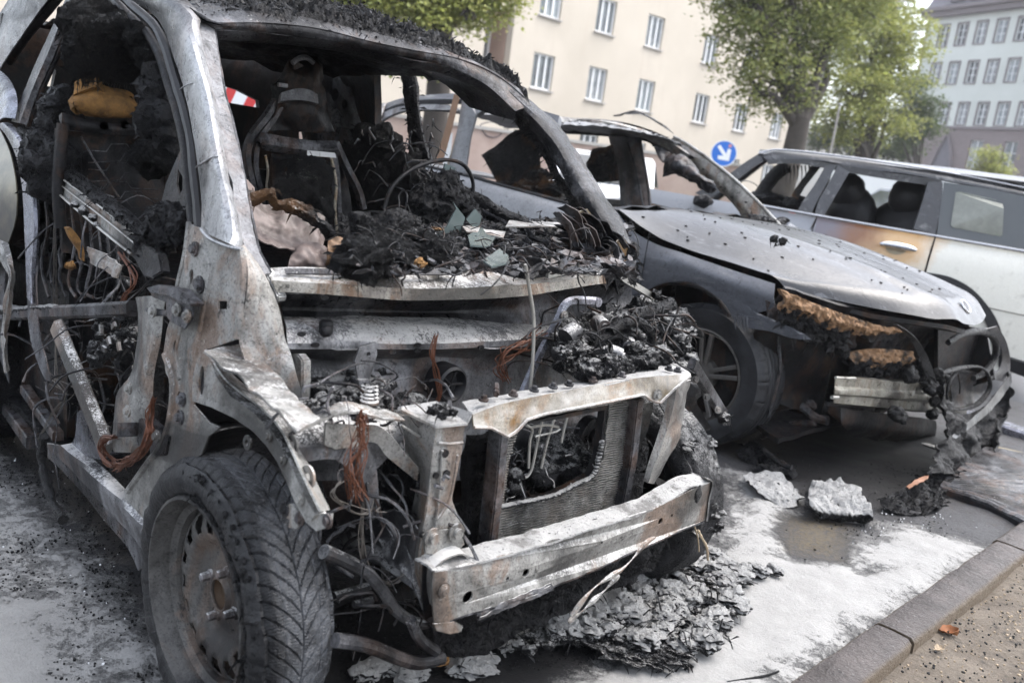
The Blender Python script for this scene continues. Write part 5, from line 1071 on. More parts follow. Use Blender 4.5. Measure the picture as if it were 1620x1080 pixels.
# ---- wheels
def make_wheel(y0, y1, cx, seed, melt, lab):
    # y0 = outer face, y1 = inner face of the tyre
    w = group_part('wheel', A, lab)
    sgn = -1 if y0 < y1 else 1; W = abs(y1-y0); cz = .284; Ro_ = .284; Ri = .205
    # tyre: fine grid around and across with a V-shaped winter tread cut into it
    NA = 900 if melt < .5 else 420; prof = []
    sid = [(.206, .010), (.214, .002), (.228, -.004), (.244, -.004), (.258, .000), (.268, .008)]
    NT_ = 64
    cols_ = []
    for r_, o in sid: cols_.append((r_, o, None))
    for k in range(NT_+1):
        u = k/NT_; sh = max(0, abs(u-.5)*2-.72)/.28; cols_.append((Ro_-.016*sh**2, .014+u*(W-.028), u))
    for r_, o in reversed(sid): cols_.append((r_, W-o, None))
    rows = []
    for i in range(NA):
        a = 2*math.pi*i/NA; row = []
        for r_, o, u in cols_:
            rr = r_
            if u is not None:
                d = abs(u-.5)*2                       # 0 centre .. 1 shoulder
                ph = (a*58/(2*math.pi)+(.0 if u < .5 else .5)-d**.62*2.6) % 1.0
                g_ = max(0, 1-abs(ph-.5)/.085)
                big = (a*46/(2*math.pi)+(.0 if u < .5 else .5)-d**.62*2.1)
                cut = min(1, g_*1.6)*(.0065 if d > .06 else 0)
                cut = max(cut, .005*max(0, 1-abs(d-.0)/.035), .0045*max(0, 1-abs(d-.55)/.03)*(1 if d > .2 else 0))
                # sipes: thin wavy cuts along the blocks
                sp = (ph*5+.25*math.sin(d*60)) % 1.0; cut = max(cut, .0026*max(0, 1-abs(sp-.5)/.2))
                rr -= cut*(1-melt)
                if melt: rr += melt*.010*fn((math.cos(a)*.3, u*W, math.sin(a)*.3), 9, 5, seed)
                rr += .0012*fn((math.cos(a)*.3, u*W, math.sin(a)*.3), 40, 3, seed)
            k = 1 if u is None else max(0, 1-min(u, 1-u)/.12)
            rr += k*.006*fn((math.cos(a)*.28, o*1.5, math.sin(a)*.28), 16, 5, seed)*(1 if r_ > .21 else 0)
            oo = o+(k*.004*fn((math.cos(a)*.28, 5+o, math.sin(a)*.28), 20, 5, seed) if r_ > .21 else 0)
            row.append(Vector((cx+rr*math.cos(a), y0-sgn*oo, cz+rr*math.sin(a))))
        rows.append(row)
    # flattened foot
    rows = [[Vector((p.x, p.y, max(p.z, .004))) for p in r_] for r_ in rows]
    rows.append(rows[0]); mb = MB(); mb.grid(rows); o = MB.build(mb, 'tyre', M['tyre'] if melt < .5 else M['tyrem'], angle=40, parent=w)
    # crumbling bead between tyre and rim
    mb = MB(); rs = random.Random(seed)
    for k in range(150):
        a = rs.uniform(-.9, 1.9) if sgn < 0 else rs.uniform(0, 6.28); r_ = rs.uniform(.205, .262); mb.sphere((cx+r_*math.cos(a), y0+sgn*-.0005, cz+r_*math.sin(a)), (rs.uniform(.003, .009), .004, rs.uniform(.003, .008)), k, .6, 2)
    o = MB.build(mb, 'bead_char', M['char'], parent=w)
    # steel disc wheel
    mb = MB(); s_ = -sgn
    def L_(pr): return [(r_, o*s_) for r_, o in pr]
    c_ = (cx, y0, cz)
    mb.lathe(L_([(.206, .012), (.209, .004), (.207, -.003), (.201, -.004), (.197, .002), (.195, .014), (.190, .020), (.188, .034), (.182, .040), (.176, .044), (.172, .060), (.170, .110)]), c_, 'y', 96)
    o = MB.build(mb, 'rim', M['rimst'], parent=w)
    # disc with 16 oval vents near the edge, dished centre
    NR = [(.172, .060), (.166, .052), (.158, .047), (.150, .044), (.138, .041), (.126, .041), (.112, .047), (.098, .058), (.082, .066), (.066, .066), (.052, .062), (.040, .062), (.036, .058), (.034, .052)]
    NS = 192; vs = []; fs = []
    for r_, o in NR:
        for k in range(NS): a = 2*math.pi*k/NS; vs.append((cx+r_*math.cos(a), y0+s_*o, cz+r_*math.sin(a)))
    NH = 16
    for i in range(len(NR)-1):
        for k in range(NS):
            if 1 <= i <= 4:
                t = ((k+.5)/NS*NH) % 1-.5; rm = (NR[i][0]+NR[i+1][0])/2; e = (t/.33)**2+((rm-.145)/.024)**2
                if e < 1: continue
            a_ = i*NS+k; b_ = i*NS+(k+1) % NS; fs.append((a_, b_, b_+NS, a_+NS))
    mb = MB().add(vs, fs); mb2 = MB(); o = MB.build(mb, 'wheel_disc', M['rimst'], parent=w)
    md = o.modifiers.new('thick', 'SOLIDIFY'); md.thickness = .004
    mb = MB(); mb.lathe(L_([(.0, .075), (.030, .075), (.034, .060), (.034, .052)]), c_, 'y', 32); o = MB.build(mb, 'hub_bore', M['hubb'], parent=w)
    mb = MB(); mb.lathe(L_([(.0, .10), (.165, .10), (.165, .13)]), c_, 'y', 48); o = MB.build(mb, 'brake_disc', M['blk'], parent=w)
    for k in range(4 if sgn < 0 else 4):
        a = math.pi/4+k*math.pi/2+.5; p = Vector((cx+.056*math.cos(a), y0+s_*.064, cz+.056*math.sin(a))); mb = MB(); n_ = Vector((0, -s_, 0))
        mb.grid([circ(p, .013, n_, 20), circ(p+n_*.006, .012, n_, 20)], True, True); mb.grid([circ(p, .0095, n_, 6), circ(p+n_*.022, .009, n_, 6), circ(p+n_*.024, .007, n_, 6)], True, True)
        o = MB.build(mb, 'wheel_bolt', M['fw'], smooth=False, parent=w)
    return w
s = NT('burnt_tyre_tread'); n1 = s.noise(9, 8, .7); n2 = s.noise(90, 5, .7); n3 = s.noise(300, 2, .6)
c = s.mix(s.rng(n1, .38, .62), (.016, .0165, .018), (.105, .11, .12)); c = s.mix(s.rng(n2, .56, .68), c, (.13, .13, .135)); c = s.mix(s.rng(n3, .3, .45, .6, 0), c, (.02, .02, .02))
# the outer shoulder and sidewall stay coal black
g_ = s.n('ShaderNodeSeparateXYZ'); s.l(s.co, g_.inputs[0]); side_ = s.rng(g_.outputs[1], -.695, -.672, 1, 0); c = s.mix(s.math('MULTIPLY', side_, .93), c, (.006, .006, .007))
s.b.inputs['Specular IOR Level'].default_value = .35; s.col(c); s.rough(s.rng(n1, .3, .7, .22, .5)); s.bump(n2, .7, .005); s.bump(n3, .4, .002); M['tyre'] = s.m
M['tyrem'] = charm('burnt_tyre_crust', .34, (.02, .02, .022), (.09, .09, .095), .42)
make_wheel(-.7215, -.565, 0, 3, .12, 'near front wheel with perforated steel disc and curved tread grooves')
make_wheel(.735, .575, .02, 8, .8, 'far front wheel with melted tyre dusted in powder')
# remaining far tyre crust
mb = MB(); rs = random.Random(3)
for k in range(16):
    a = rs.uniform(-.2, 1.2); y = rs.uniform(.58, .72); mb.sphere((.02+.28*math.cos(a), y, .284+.28*math.sin(a)), (rs.uniform(.008, .02), rs.uniform(.008, .02), rs.uniform(.006, .012)), k, .8, 3)
P('tyre_crust', mb, M['charw'])
# rear wheels (hidden behind the body, seen from the side)
for yy in (-.72, .72):
    mb = MB(); mb.lathe([(.18, 0), (.24, -.005), (.275, .01), (.284, .04), (.284, .13), (.27, .16), (.2, .17)] if yy < 0 else [(.18, 0), (.24, .005), (.275, -.01), (.284, -.04), (.284, -.13), (.27, -.16), (.2, -.17)], (-1.867, yy, .284), 'y', 60); mb.lathe([(0, .04 if yy < 0 else -.04), (.19, .03 if yy < 0 else -.03)], (-1.867, yy, .284), 'y', 40); P('rear_wheel', mb, M['char'])
mb = MB(); mb.sheet([[Vector((-2.25, y, .25)), Vector((-2.3, y, .6)), Vector((-2.25, y, .95))] for y in (-.66, -.3, .3, .66)], .01, nu=20, nv=20, bump=.01); P('tail_panel', mb, M['dsteel'])
mb = MB()
for sy in (-1, 1): mb.sheet([[Vector((-1.5, .66*sy, .3)), Vector((-1.5, .67*sy, .6)), Vector((-1.5, .66*sy, .95))], [Vector((-1.9, .70*sy, .62)), Vector((-1.9, .70*sy, .75)), Vector((-1.9, .68*sy, 1.0))], [Vector((-2.28, .64*sy, .3)), Vector((-2.3, .66*sy, .6)), Vector((-2.25, .62*sy, .95))]], .01, nu=16, nv=16, bump=.006)
P('rear_wing', mb, M['dsteel'])

# ---- heap of burnt front trim under the beam: its own thing
H = empty('burnt_trim_heap', (.55, .5, 0), 'foam-covered heap of charred front trim below the small car bumper beam', 'debris heap')
def heap(name, pts, rmin, rmax, mat, par, seed, zsq=.6, n=1, sub=4, zf=.5, rough=.65):
    rs = random.Random(seed); mb = MB()
    for k, (x, y, zc) in enumerate(pts):
        r_ = rs.uniform(rmin, rmax); p = PZ(zc, [(x, y)])[0]; mb.sphere(p, (r_*rs.uniform(.8, 1.5), r_*rs.uniform(.8, 1.5), r_*zsq), seed*50+k, rough, sub)
    return mb.build(name, mat, par)
rs = random.Random(21)
def ptin(poly, n, z):
    xs = [q[0] for q in poly]; ys_ = [q[1] for q in poly]; out = []
    while len(out) < n:
        x = rs.uniform(min(xs), max(xs)); y = rs.uniform(min(ys_), max(ys_))
        if inpoly(np.array([x]), np.array([y]), poly)[0]: out.append((x, y, z*rs.uniform(.5, 1.1)))
    return out
heap('heap_body', ptin([(860, 960), (960, 890), (1060, 850), (1160, 880), (1180, 940), (1130, 1010), (1060, 1030), (960, 1000), (880, 1000)], 150, .055), .014, .036, M['charww'], H, 1, .75)
heap('heap_fines', ptin([(790, 1000), (880, 920), (1000, 860), (1100, 850), (1180, 900), (1170, 960), (1100, 1040), (950, 1010), (820, 1030)], 240, .045), .004, .016, M['charw'], H, 2, .8, sub=3)
heap('heap_lump', [(1180, 900, .04), (1200, 902, .04), (1225, 900, .035), (1150, 890, .05)], .022, .032, M['charww'], H, 3, .7, rough=.5)
heap('heap_front_edge', [(800, 1020, .015), (830, 1005, .02), (860, 995, .02), (770, 1040, .01), (720, 1060, .01), (745, 1050, .01), (620, 1050, .01), (650, 1062, .01), (590, 1060, .01)], .02, .04, M['charww'], H, 4, .5)
mb = MB()
for k, pl in enumerate([[(905, 975), (940, 930), (985, 900), (1020, 862), (1036, 850)], [(900, 985), (945, 945), (980, 910)]]):
    pts_ = PX(.50, pl) if k == 0 else PX(.49, pl); mb.sweep(catmull(pts_, 24), [(-.007, -.003), (-.003, .003), (.003, .003), (.007, -.003)], (1, 0, .3), scale=[.6+.4*math.sin(i*.7) for i in range(24)])
o = mb.build('bent_metal_strip', M['steel'], H)
mb = MB()
for k in range(12):
    x = rs.uniform(860, 960); y = rs.uniform(985, 1010); mb.sheet([PZ(.03, [(x, y), (x+50, y+6), (x+110, y+30), (x+150, y+50)]), PZ(.035, [(x, y+7), (x+50, y+14), (x+105, y+38), (x+148, y+54)])], .003, nu=4, nv=24, bump=.012, bs=24, seed=k)
mb.build('splintered_strip', M['charw'], H)
mb = MB()
for k in range(90):
    x = rs.uniform(850, 1170); y = rs.uniform(880, 1020); p = PZ(rs.uniform(.03, .09), [(x, y)])[0]; d = Vector((rs.uniform(-1, 1), rs.uniform(-1, 1), rs.uniform(-.1, .5))).normalized()*rs.uniform(.02, .07); mb.tube(catmull([p, p+d*.5+Vector((0, 0, .01)), p+d], 6), rs.uniform(.001, .003), 4)
mb.build('heap_slivers', M['charw'], H, kind='stuff')
mb = MB(); mb.tube(catmull(PX(.40, [(1104, 838), (1110, 850), (1118, 865), (1120, 885)]), 14), [.003+.003*abs(fn((i, 0, 0), .5)) for i in range(14)], 6); mb.tube(catmull(PX(.38, [(1098, 830), (1104, 850), (1106, 872)]), 10), .002, 6); mb.build('tan_shred', M['wood'], H)
# ================================================================== BURNT DARK SALOON (middle)
B = empty('burnt_saloon_car', (-1.9, 2.88, 0), 'burnt dark saloon car with glossy black bonnet and missing bumper, between the other cars', 'car')
def Q(name, mb, mat, par=None, **k): return mb.build(name, mat, par or B, **k)
def paint(name, c0, c1, c2, rough=.25, coat=.3, scale=2.2):
    s = NT(name); a = s.noise(scale, 9, .68, s.map((.6, 1.8, 1)), .8); b = s.noise(70, 5, .7); f = s.noise(400, 2, .5); d = s.vor(26)
    c = s.mix(s.rng(a, .35, .6), c0, c1); c = s.mix(s.math('MULTIPLY', s.rng(b, .5, .7), .5), c, c2)
    k = s.math('MULTIPLY', s.rng(d, .03, .07, 1, 0), s.rng(a, .45, .55)); c = s.mix(k, c, (.01, .01, .01))
    st_ = s.noise(16, 7, .75, s.map((.25, 1.4, 1), (0, 0, .1)), .5); c = s.mix(s.rng(st_, .56, .64, 0, .75), c, tuple(min(.16, x*3.2) for x in c0)); fl = s.noise(45, 6, .8); c = s.mix(s.rng(fl, .60, .64, 0, .8), c, (.006, .006, .006)); s.bump(fl, .3, .004)
    s.col(c); s.metal(.1); s.rough(s.rng(a, .3, .7, rough, rough+.3)); s.l(s.rng(s.math('ADD', s.math('MULTIPLY', a, .6), s.math('MULTIPLY', b, .4)), .42, .62, 0, coat), s.b.inputs['Coat Weight']); s.b.inputs['Coat Roughness'].default_value = .16
    s.bump(b, .22, .004); s.bump(f, .2, .0015); return s.m
M['hood'] = paint('wet_sooted_paint', (.035, .036, .039), (.013, .013, .015), (.005, .005, .006), .2, .55, 2.5)
M['fender'] = paint('dull_heated_paint', (.10, .105, .12), (.05, .052, .06), (.02, .02, .022), .34, .25, 3)
M['doorp'] = paint('ash_grey_paint', (.24, .245, .255), (.16, .163, .17), (.06, .06, .062), .4, .2, 3)
YC = 2.88
def hoodpt(u, v):
    W = .885-.03*v-.07*v*v; y = YC+u*W
    xr = -1.27+.14*(1-u*u); xf = .20-.56*abs(u)**2.4; x = xr+(xf-xr)*v
    zr = 1.015+.02*(1-u*u)-.03*u; zf = .790+.03*abs(u)
    z = zr+(zf-zr)*(v**1.25)+.028*math.sin(math.pi*v)*(1-.4*u*u)-.016*max(0, abs(u)-.86)/.14
    cr = .50-.22*v; z += .014*math.exp(-((abs(u)-cr)/.07)**2)*(.3+v)
    if abs(u) > .55:
        ze = np.interp(x, [-1.27, -1.12, -1.0, -.83, -.6, -.34, .2], [1.02, .955, .915, .885, .862, .830, .79]); t_ = (abs(u)-.55)/.45; z = z+(ze-z)*t_**1.6
    if v > .93: z -= .07*((v-.93)/.07)**1.6*(1-.5*abs(u))
    return Vector((x, y, z))
mb = MB(); mb.sheet([[hoodpt(-1+2*j/24, i/26) for j in range(25)] for i in range(27)], .012, nu=110, nv=90, bump=.0012, bs=5)
Q('bonnet', mb, M['hood'], angle=60)
# emblem ring on the nose
ec = PX(.165, [(1530, 492)])[0]; en = Vector((.75, 0, .66)).normalized(); ec = hoodpt(0, .955)+en*.004
mb = MB(); mb.grid([circ(ec, .038, en, 28), circ(ec+en*.005, .036, en, 28), circ(ec+en*.005, .031, en, 28), circ(ec+en*.003, .029, en, 28)], True, False); Q('bonnet_emblem', mb, M['chrome'])
mb = MB(); mb.grid([circ(ec+en*.003, .0285, en, 28), circ(ec+en*.004, .001, en, 28)], True); Q('emblem_face', mb, M['dsteel'])
mb = MB()
rs = random.Random(4)
for k in range(90):
    u = rs.uniform(-.95, .9); v = rs.uniform(.02, .9)**.8; mb.sphere(hoodpt(u, v)+Vector((0, 0, .002)), (rs.uniform(.003, .011), rs.uniform(.003, .009), .003), k, .6, 2)
Q('soot_flake', mb, M['blk'])
# near front wing
top = [(975, 333), (1000, 364), (1038, 386), (1080, 400), (1150, 424), (1226, 449)]
arch = [(992, 520), (1004, 477), (1038, 451), (1067, 445), (1106, 451), (1140, 473)]
mb = MB(); mb.sheet([PY(1.995, top), PY(1.955, [(974, 380), (1002, 400), (1038, 408), (1076, 414), (1135, 436), (1224, 468)]), PY(1.95, [(982, 440), (1003, 440), (1038, 432), (1070, 432), (1122, 444), (1220, 488)]), PY(1.955, [(992, 520), (1004, 477), (1038, 452), (1068, 446), (1108, 452), (1172, 500)])], .006, nu=30, nv=50, bump=.0015, bs=7)
Q('front_wing', mb, M['fender'], angle=60)
mb = MB(); mb.sheet([PY(1.953, [(1108, 452), (1140, 474), (1160, 503), (1163, 508), (1172, 496), (1178, 518)]), PY(1.955, [(1136, 440), (1160, 460), (1180, 480), (1200, 495), (1240, 512), (1284, 534)]), PY(1.955, [(1178, 518), (1188, 514), (1205, 520), (1225, 526), (1255, 535), (1284, 537)])], .005, nu=12, nv=40, bump=.004, bs=20); Q('torn_wing_edge', mb, M['fender'])
mb = MB(); mb.tube(catmull(PY(1.975, [(985, 540), (996, 490), (1020, 462), (1062, 448), (1104, 454), (1136, 474), (1154, 500)]), 40), .010, 8); mb.sheet([PY(1.99, [(990, 530), (1008, 480), (1040, 456), (1068, 450), (1106, 456), (1136, 478), (1160, 520)]), PY(2.3, [(990, 530), (1008, 480), (1040, 456), (1068, 450), (1106, 456), (1136, 478), (1160, 520)])], .01, nu=4, nv=30); Q('wheel_arch_edge', mb, M['blk'])
mb = MB(); rs = random.Random(3)
for k in range(7): x = 1164+k*3; mb.tube(PY(1.95, [(x, 500), (x+rs.uniform(-3, 3), 512), (x+rs.uniform(-3, 3), 518+rs.uniform(0, 10))]), [.006, .004, .001], 5)
Q('melted_drip', mb, M['fender'])
# scuttle strip under windscreen
mb = MB(); mb.sheet([[hoodpt(u, .0)+Vector((-.02, 0, .0)) for u in (-1, -.5, 0, .5, 1)], [hoodpt(u, 0)+Vector((-.10, 0, -.01)) for u in (-1, -.5, 0, .5, 1)], [hoodpt(u, 0)+Vector((-.2, 0, -.10)) for u in (-1, -.5, 0, .5, 1)]], .01, nu=10, nv=40, bump=.02, bs=9); Q('scuttle', mb, M['blk'])
mb = MB()
for k in range(9): mb.sphere(hoodpt(.35+.08*k, 0)+Vector((-.05, 0, .015)), (.04, .03, .02), k, .6, 3)
for q in ((1125, 352), (1225, 378), (1238, 382)): mb.sphere(PZ(1.0, [q])[0], .018, q[0], .6, 3)
Q('scuttle_char', mb, M['char'])
# doors, near side
mb = MB(); mb.sheet([PY(2.03, [(560, 238), (590, 245), (723, 275), (805, 297), (894, 321), (972, 340)]), PY(1.98, [(560, 256), (590, 262), (723, 292), (805, 314), (894, 340), (974, 360)]), PY(1.95, [(560, 300), (590, 306), (723, 340), (805, 362), (894, 392), (980, 420)]), [Vector((x, 1.97, .3)) for x in (-3.6, -3.2, -2.4, -1.9, -1.5, -1.15)]], .01, nu=24, nv=50, bump=.003, bs=5); Q('door_skin', mb, M['doorp'])
mb = MB(); mb.tube(catmull(PY(2.03, [(600, 247), (723, 274), (805, 296), (894, 320), (968, 338)]), 30), .010, 8); Q('belt_trim', mb, M['blk'])
mb = MB(); mb.tube(lin([Vector((-1.02, 1.945, .93)), Vector((-1.03, 1.945, .6))], 3), .003, 4); Q('door_gap', mb, M['blk'])
# near roof rail, pillars and door frames
mb = MB(); mb.sheet([PY(2.22, [(560, 192), (584, 178), (620, 160), (660, 152), (722, 148), (770, 152), (832, 168), (885, 183)]), PY(2.18, [(562, 204), (588, 186), (622, 168), (660, 159), (722, 157), (770, 162), (830, 180), (882, 198)])], .04, nu=5, nv=50, bump=.003); Q('roof_rail', mb, M['fender'])
mb = MB(); mb.sheet([PY(2.16, [(735, 160), (770, 166), (810, 176), (850, 195), (884, 212)]), PY(2.12, [(753, 182), (768, 174), (800, 178), (838, 198), (876, 222)])], .03, nu=4, nv=24, bump=.002); mb.sheet([PY(2.10, [(731, 158), (724, 200), (716, 240), (708, 272)]), PY(2.09, [(742, 164), (736, 205), (728, 245), (722, 276)]), PY(2.11, [(753, 182), (745, 215), (739, 250), (735, 276)])], .03, nu=5, nv=24, bump=.002); Q('door_frame', mb, M['doorp'])
mb = MB(); mb.sheet([PY(2.06, [(718, 149), (708, 190), (698, 225), (688, 256)]), PY(2.06, [(727, 151), (718, 190), (708, 228), (700, 258)])], .012, nu=3, nv=20, bump=.002); Q('rust_brown_post_trim', mb, simple('heat_browned_trim', (.24, .13, .07), .55, .1, .4, 12, .2))
mb = MB(); mb.sheet([PY(2.11, [(733, 172), (722, 210), (712, 245), (706, 262)]), PY(2.11, [(742, 178), (732, 215), (724, 250), (718, 266)])], .012, nu=3, nv=20); Q('pale_post_trim', mb, simple('cream_trim', (.38, .33, .26), .5, .1, .3, 12, .2))
mb = MB(); mb.bar(PY(2.2, [(608, 166)])[0], PY(2.1, [(598, 192)])[0], .03, .03); mb.sheet([PY(2.16, [(560, 215), (584, 196), (612, 176), (650, 166), (712, 166)]), PY(2.14, [(562, 226), (588, 204), (616, 184), (650, 174), (712, 174)])], .02, nu=4, nv=24, bump=.003); Q('rear_door_frame', mb, M['fw'])
# roof skin: buckled, flaky
def roofS(u, v): # u across, v front->rear
    x = -1.93-.06*u*u-1.75*v; y = YC+.0+u*.64*(1-.06*v); z = 1.485-.045*abs(u)**3-.07*max(0, v-.5)**2-.035*(1-v)**6
    return Vector((x, y, z))
mb = MB(); mb.sheet([[roofS(-1+j/6, i/12) for j in range(13)] for i in range(13)], .012, nu=110, nv=90, bump=.008, bs=13); Q('roof', mb, M['doorp'], angle=25)
mb = MB(); rs = random.Random(6)
for k in range(500):
    p = roofS(rs.uniform(-1, 1), rs.uniform(0, .8))+Vector((0, 0, .006)); s_ = rs.uniform(.01, .03); a = rs.uniform(0, 6.28)
    mb.add([p+Vector((math.cos(a+t)*s_, math.sin(a+t)*s_*.7, rs.uniform(0, .010))) for t in (0, 1.8, 3.2, 4.9)], [(0, 1, 2, 3)])
Q('roof_paint_flakes', mb, M['doorp'], kind='stuff', smooth=False)
mb = MB(); mb.sheet([PY(3.3, [(970, 184), (1000, 176), (1024, 184), (1052, 200)]), PY(3.6, [(990, 180), (1016, 180), (1044, 194), (1066, 212)])], .01, nu=8, nv=20, bump=.01, bs=12); Q('bent_roof_flap', mb, M['dsteel'])
# windscreen header and the far side of the cabin
mb = MB(); mb.sheet([[*PY(2.28, [(882, 184)]), *PY(2.5, [(905, 187)]), *PY(2.85, [(955, 192)]), *PY(3.15, [(1010, 206)]), *PY(3.35, [(1060, 226)]), *PY(3.42, [(1092, 246)])], [*PY(2.30, [(888, 194)]), *PY(2.5, [(908, 196)]), *PY(2.85, [(952, 201)]), *PY(3.15, [(1002, 213)]), *PY(3.35, [(1048, 232)]), *PY(3.42, [(1080, 252)])]], .02, nu=4, nv=30, bump=.002); Q('windscreen_header', mb, M['steel'])
mb = MB(); mb.sheet([PY(3.42, [(884, 190), (930, 190), (980, 196), (1030, 212), (1070, 232), (1100, 250)]), PY(3.46, [(890, 212), (930, 214), (980, 218), (1016, 222), (1046, 236), (1082, 254)])], .04, nu=5, nv=30, bump=.004); Q('far_roof_rail', mb, M['dsteel'])
mb = MB(); mb.sheet([PY(3.50, [(1066, 217), (1096, 234), (1152, 276), (1195, 316), (1238, 362), (1256, 382)]), PY(3.47, [(1050, 226), (1084, 246), (1136, 288), (1176, 328), (1216, 368), (1236, 388)]), PY(3.50, [(1036, 234), (1070, 252), (1112, 278), (1142, 306), (1168, 334), (1184, 372)])], .02, nu=8, nv=40, bump=.003, bs=14); Q('far_windscreen_pillar', mb, M['cowl'])
mb = MB(); mb.tube(catmull(PY(3.49, [(1066, 216), (1096, 233), (1152, 275), (1195, 315), (1238, 361), (1254, 380)]), 40), .009, 6); Q('pillar_edge', mb, M['lightgrey'])
mb = MB()
for q in [(1070, 244), (1094, 258), (1112, 268), (1120, 284), (1140, 296), (1158, 312), (1180, 320), (1186, 346), (1200, 356)]: mb.grid([circ(PY(3.455, [q])[0], (.012, .006), (0, 1, 0), 8), circ(PY(3.46, [q])[0], (.012, .006), (0, 1, 0), 8)], True, True)
Q('pillar_slot_dark', mb, M['blk'])  # black ovals laid on the pillar for the shade in its slots
mb = MB(); mb.sheet([PY(3.42, [(962, 214), (972, 254), (980, 290), (982, 330)]), PY(3.38, [(990, 216), (998, 254), (1004, 290), (1010, 330)]), PY(3.42, [(1014, 218), (1022, 262), (1028, 300), (1032, 334)])], .05, nu=8, nv=30, bump=.006); Q('far_door_post', mb, M['fw'])
mb = MB(); mb.tube(catmull(PY(3.38, [(992, 226), (1004, 262), (1012, 300), (1018, 328)]), 20), .008, 6); mb.tube(catmull(PY(3.39, [(1012, 226), (1020, 262), (1026, 300), (1028, 328)]), 20), .008, 6); Q('far_door_seal', mb, M['dsteel'])
mb = MB(); mb.sheet([PY(3.45, [(880, 298), (960, 314), (1027, 321), (1100, 340), (1180, 362)]), PY(3.44, [(880, 306), (960, 322), (1027, 330), (1100, 349), (1184, 372)])], .03, nu=4, nv=30, bump=.002); mb.sheet([PY(3.43, [(880, 312), (960, 328), (1027, 337), (1100, 356), (1190, 378)]), PY(3.5, [(880, 340), (960, 350), (1027, 360), (1100, 372), (1200, 392)])], .03, nu=4, nv=30, bump=.002); Q('far_door_rail', mb, M['cowl'])
mb = MB(); mb.sheet([[Vector((x, 3.74, .96)) for x in (-3.9, -3, -2, -1.2)], [Vector((x, 3.80, .7)) for x in (-3.9, -3, -2, -1.2)], [Vector((x, 3.76, .3)) for x in (-3.9, -3, -2, -1.2)]], .02, nu=10, nv=14); Q('far_door', mb, M['fender'])
mb = MB(); mb.sheet([[Vector((-1.25, 3.74, .98)), Vector((-.8, 3.75, .93)), Vector((-.36, 3.70, .85)), Vector((-.1, 3.52, .79))], [Vector((-1.25, 3.79, .8)), Vector((-.8, 3.79, .78)), Vector((-.36, 3.76, .72)), Vector((-.05, 3.6, .66))], [Vector((-1.25, 3.78, .5)), Vector((-.9, 3.79, .7)), Vector((-.4, 3.76, .62)), Vector((0, 3.6, .5))]], .01, nu=14, nv=24); Q('far_front_wing', mb, M['hood'])
# interior
mb = MB()
for (x, y, yk, r_, q) in [(950, 262, 3.35, .10, 1), (960, 280, 3.3, .10, 2), (940, 276, 3.3, .08, 3)]: mb.sphere(PY(yk, [(x, y)])[0], r_, q, .5, 4)
mb = MB(); mb.sheet([PY(3.35, [(936, 236), (954, 234), (968, 230)]), PY(3.3, [(928, 262), (950, 256), (972, 250)]), PY(3.3, [(926, 290), (950, 288), (978, 286)])], .02, nu=30, nv=20, bump=.03, bs=10); Q('browned_seat_remains', mb, M['charb'])
mb = MB()
mb.sheet([PY(3.3, [(1030, 232), (1064, 240), (1098, 260), (1124, 284)]), PY(3.2, [(1046, 256), (1066, 258), (1094, 272), (1134, 300)]), PY(3.3, [(1050, 276), (1070, 276), (1094, 286), (1120, 306)])], .01, nu=50, nv=50, bump=.05, bs=6)
Q('hanging_burnt_lining', mb, M['dsteel'])
mb = MB()

for (x, y, r_) in [(800, 296, .06), (840, 300, .09), (870, 296, .08), (858, 276, .05)]: mb.sphere(PY(2.6, [(x, y)])[0], (r_*1.4, r_, r_*.6), x, .9, 4)
mb.sheet([PY(2.7, [(762, 246), (790, 226), (818, 205), (850, 206)]), PY(2.68, [(775, 268), (800, 248), (826, 236), (850, 228)]), PY(2.7, [(790, 296), (815, 300), (838, 296), (852, 276)])], .02, nu=30, nv=30, bump=.012, bs=9)
Q('charred_seat', mb, M['charb'])
mb = MB(); mb.tube(catmull(PY(2.72, [(856, 300), (838, 272), (834, 246), (846, 230), (866, 224)]), 20), .018, 8); Q('seat_tube', mb, M['fw'])
mb = MB(); mb.tube(catmull(PY(3.0, [(868, 222), (846, 232), (836, 248), (842, 272), (856, 296)]), 20), .02, 8); Q('seat_frame_tube', mb, M['steel'])
mb = MB(); mb.sheet([[Vector((x, y, .55+.05*fn((x, y, 0), 3))) for y in (2.0, 2.5, 3, 3.7)] for x in (-3.9, -3, -2.2, -1.3)], .02, nu=24, nv=24, bump=.06, bs=5); Q('cabin_floor', mb, M['char'])
mb = MB(); mb.sheet([[Vector((-1.3, 2.0, .9)), Vector((-1.25, 2.9, .97)), Vector((-1.3, 3.7, .88))], [Vector((-1.6, 2.0, .88)), Vector((-1.6, 2.9, .92)), Vector((-1.6, 3.7, .86))], [Vector((-1.7, 2.0, .5)), Vector((-1.7, 2.9, .5)), Vector((-1.7, 3.7, .5))]], .03, nu=26, nv=40, bump=.05, bs=7); Q('dashboard', mb, M['char'])
mb = MB(); mb.sheet([[Vector((-3.75, 2.1, 1.0)), Vector((-3.8, 2.9, 1.02)), Vector((-3.75, 3.65, 1.0))], [Vector((-4.4, 2.15, .98)), Vector((-4.5, 2.9, 1.0)), Vector((-4.4, 3.6, .98))], [Vector((-4.5, 2.15, .4)), Vector((-4.6, 2.9, .4)), Vector((-4.5, 3.6, .4))]], .02, nu=16, nv=16); mb.sheet([[Vector((-3.5, 1.98, 1.0)), Vector((-3.6, 1.98, .3))], [Vector((-4.45, 2.1, .98)), Vector((-4.5, 2.1, .4))]], .01, nu=6, nv=6); Q('boot', mb, M['fender'])
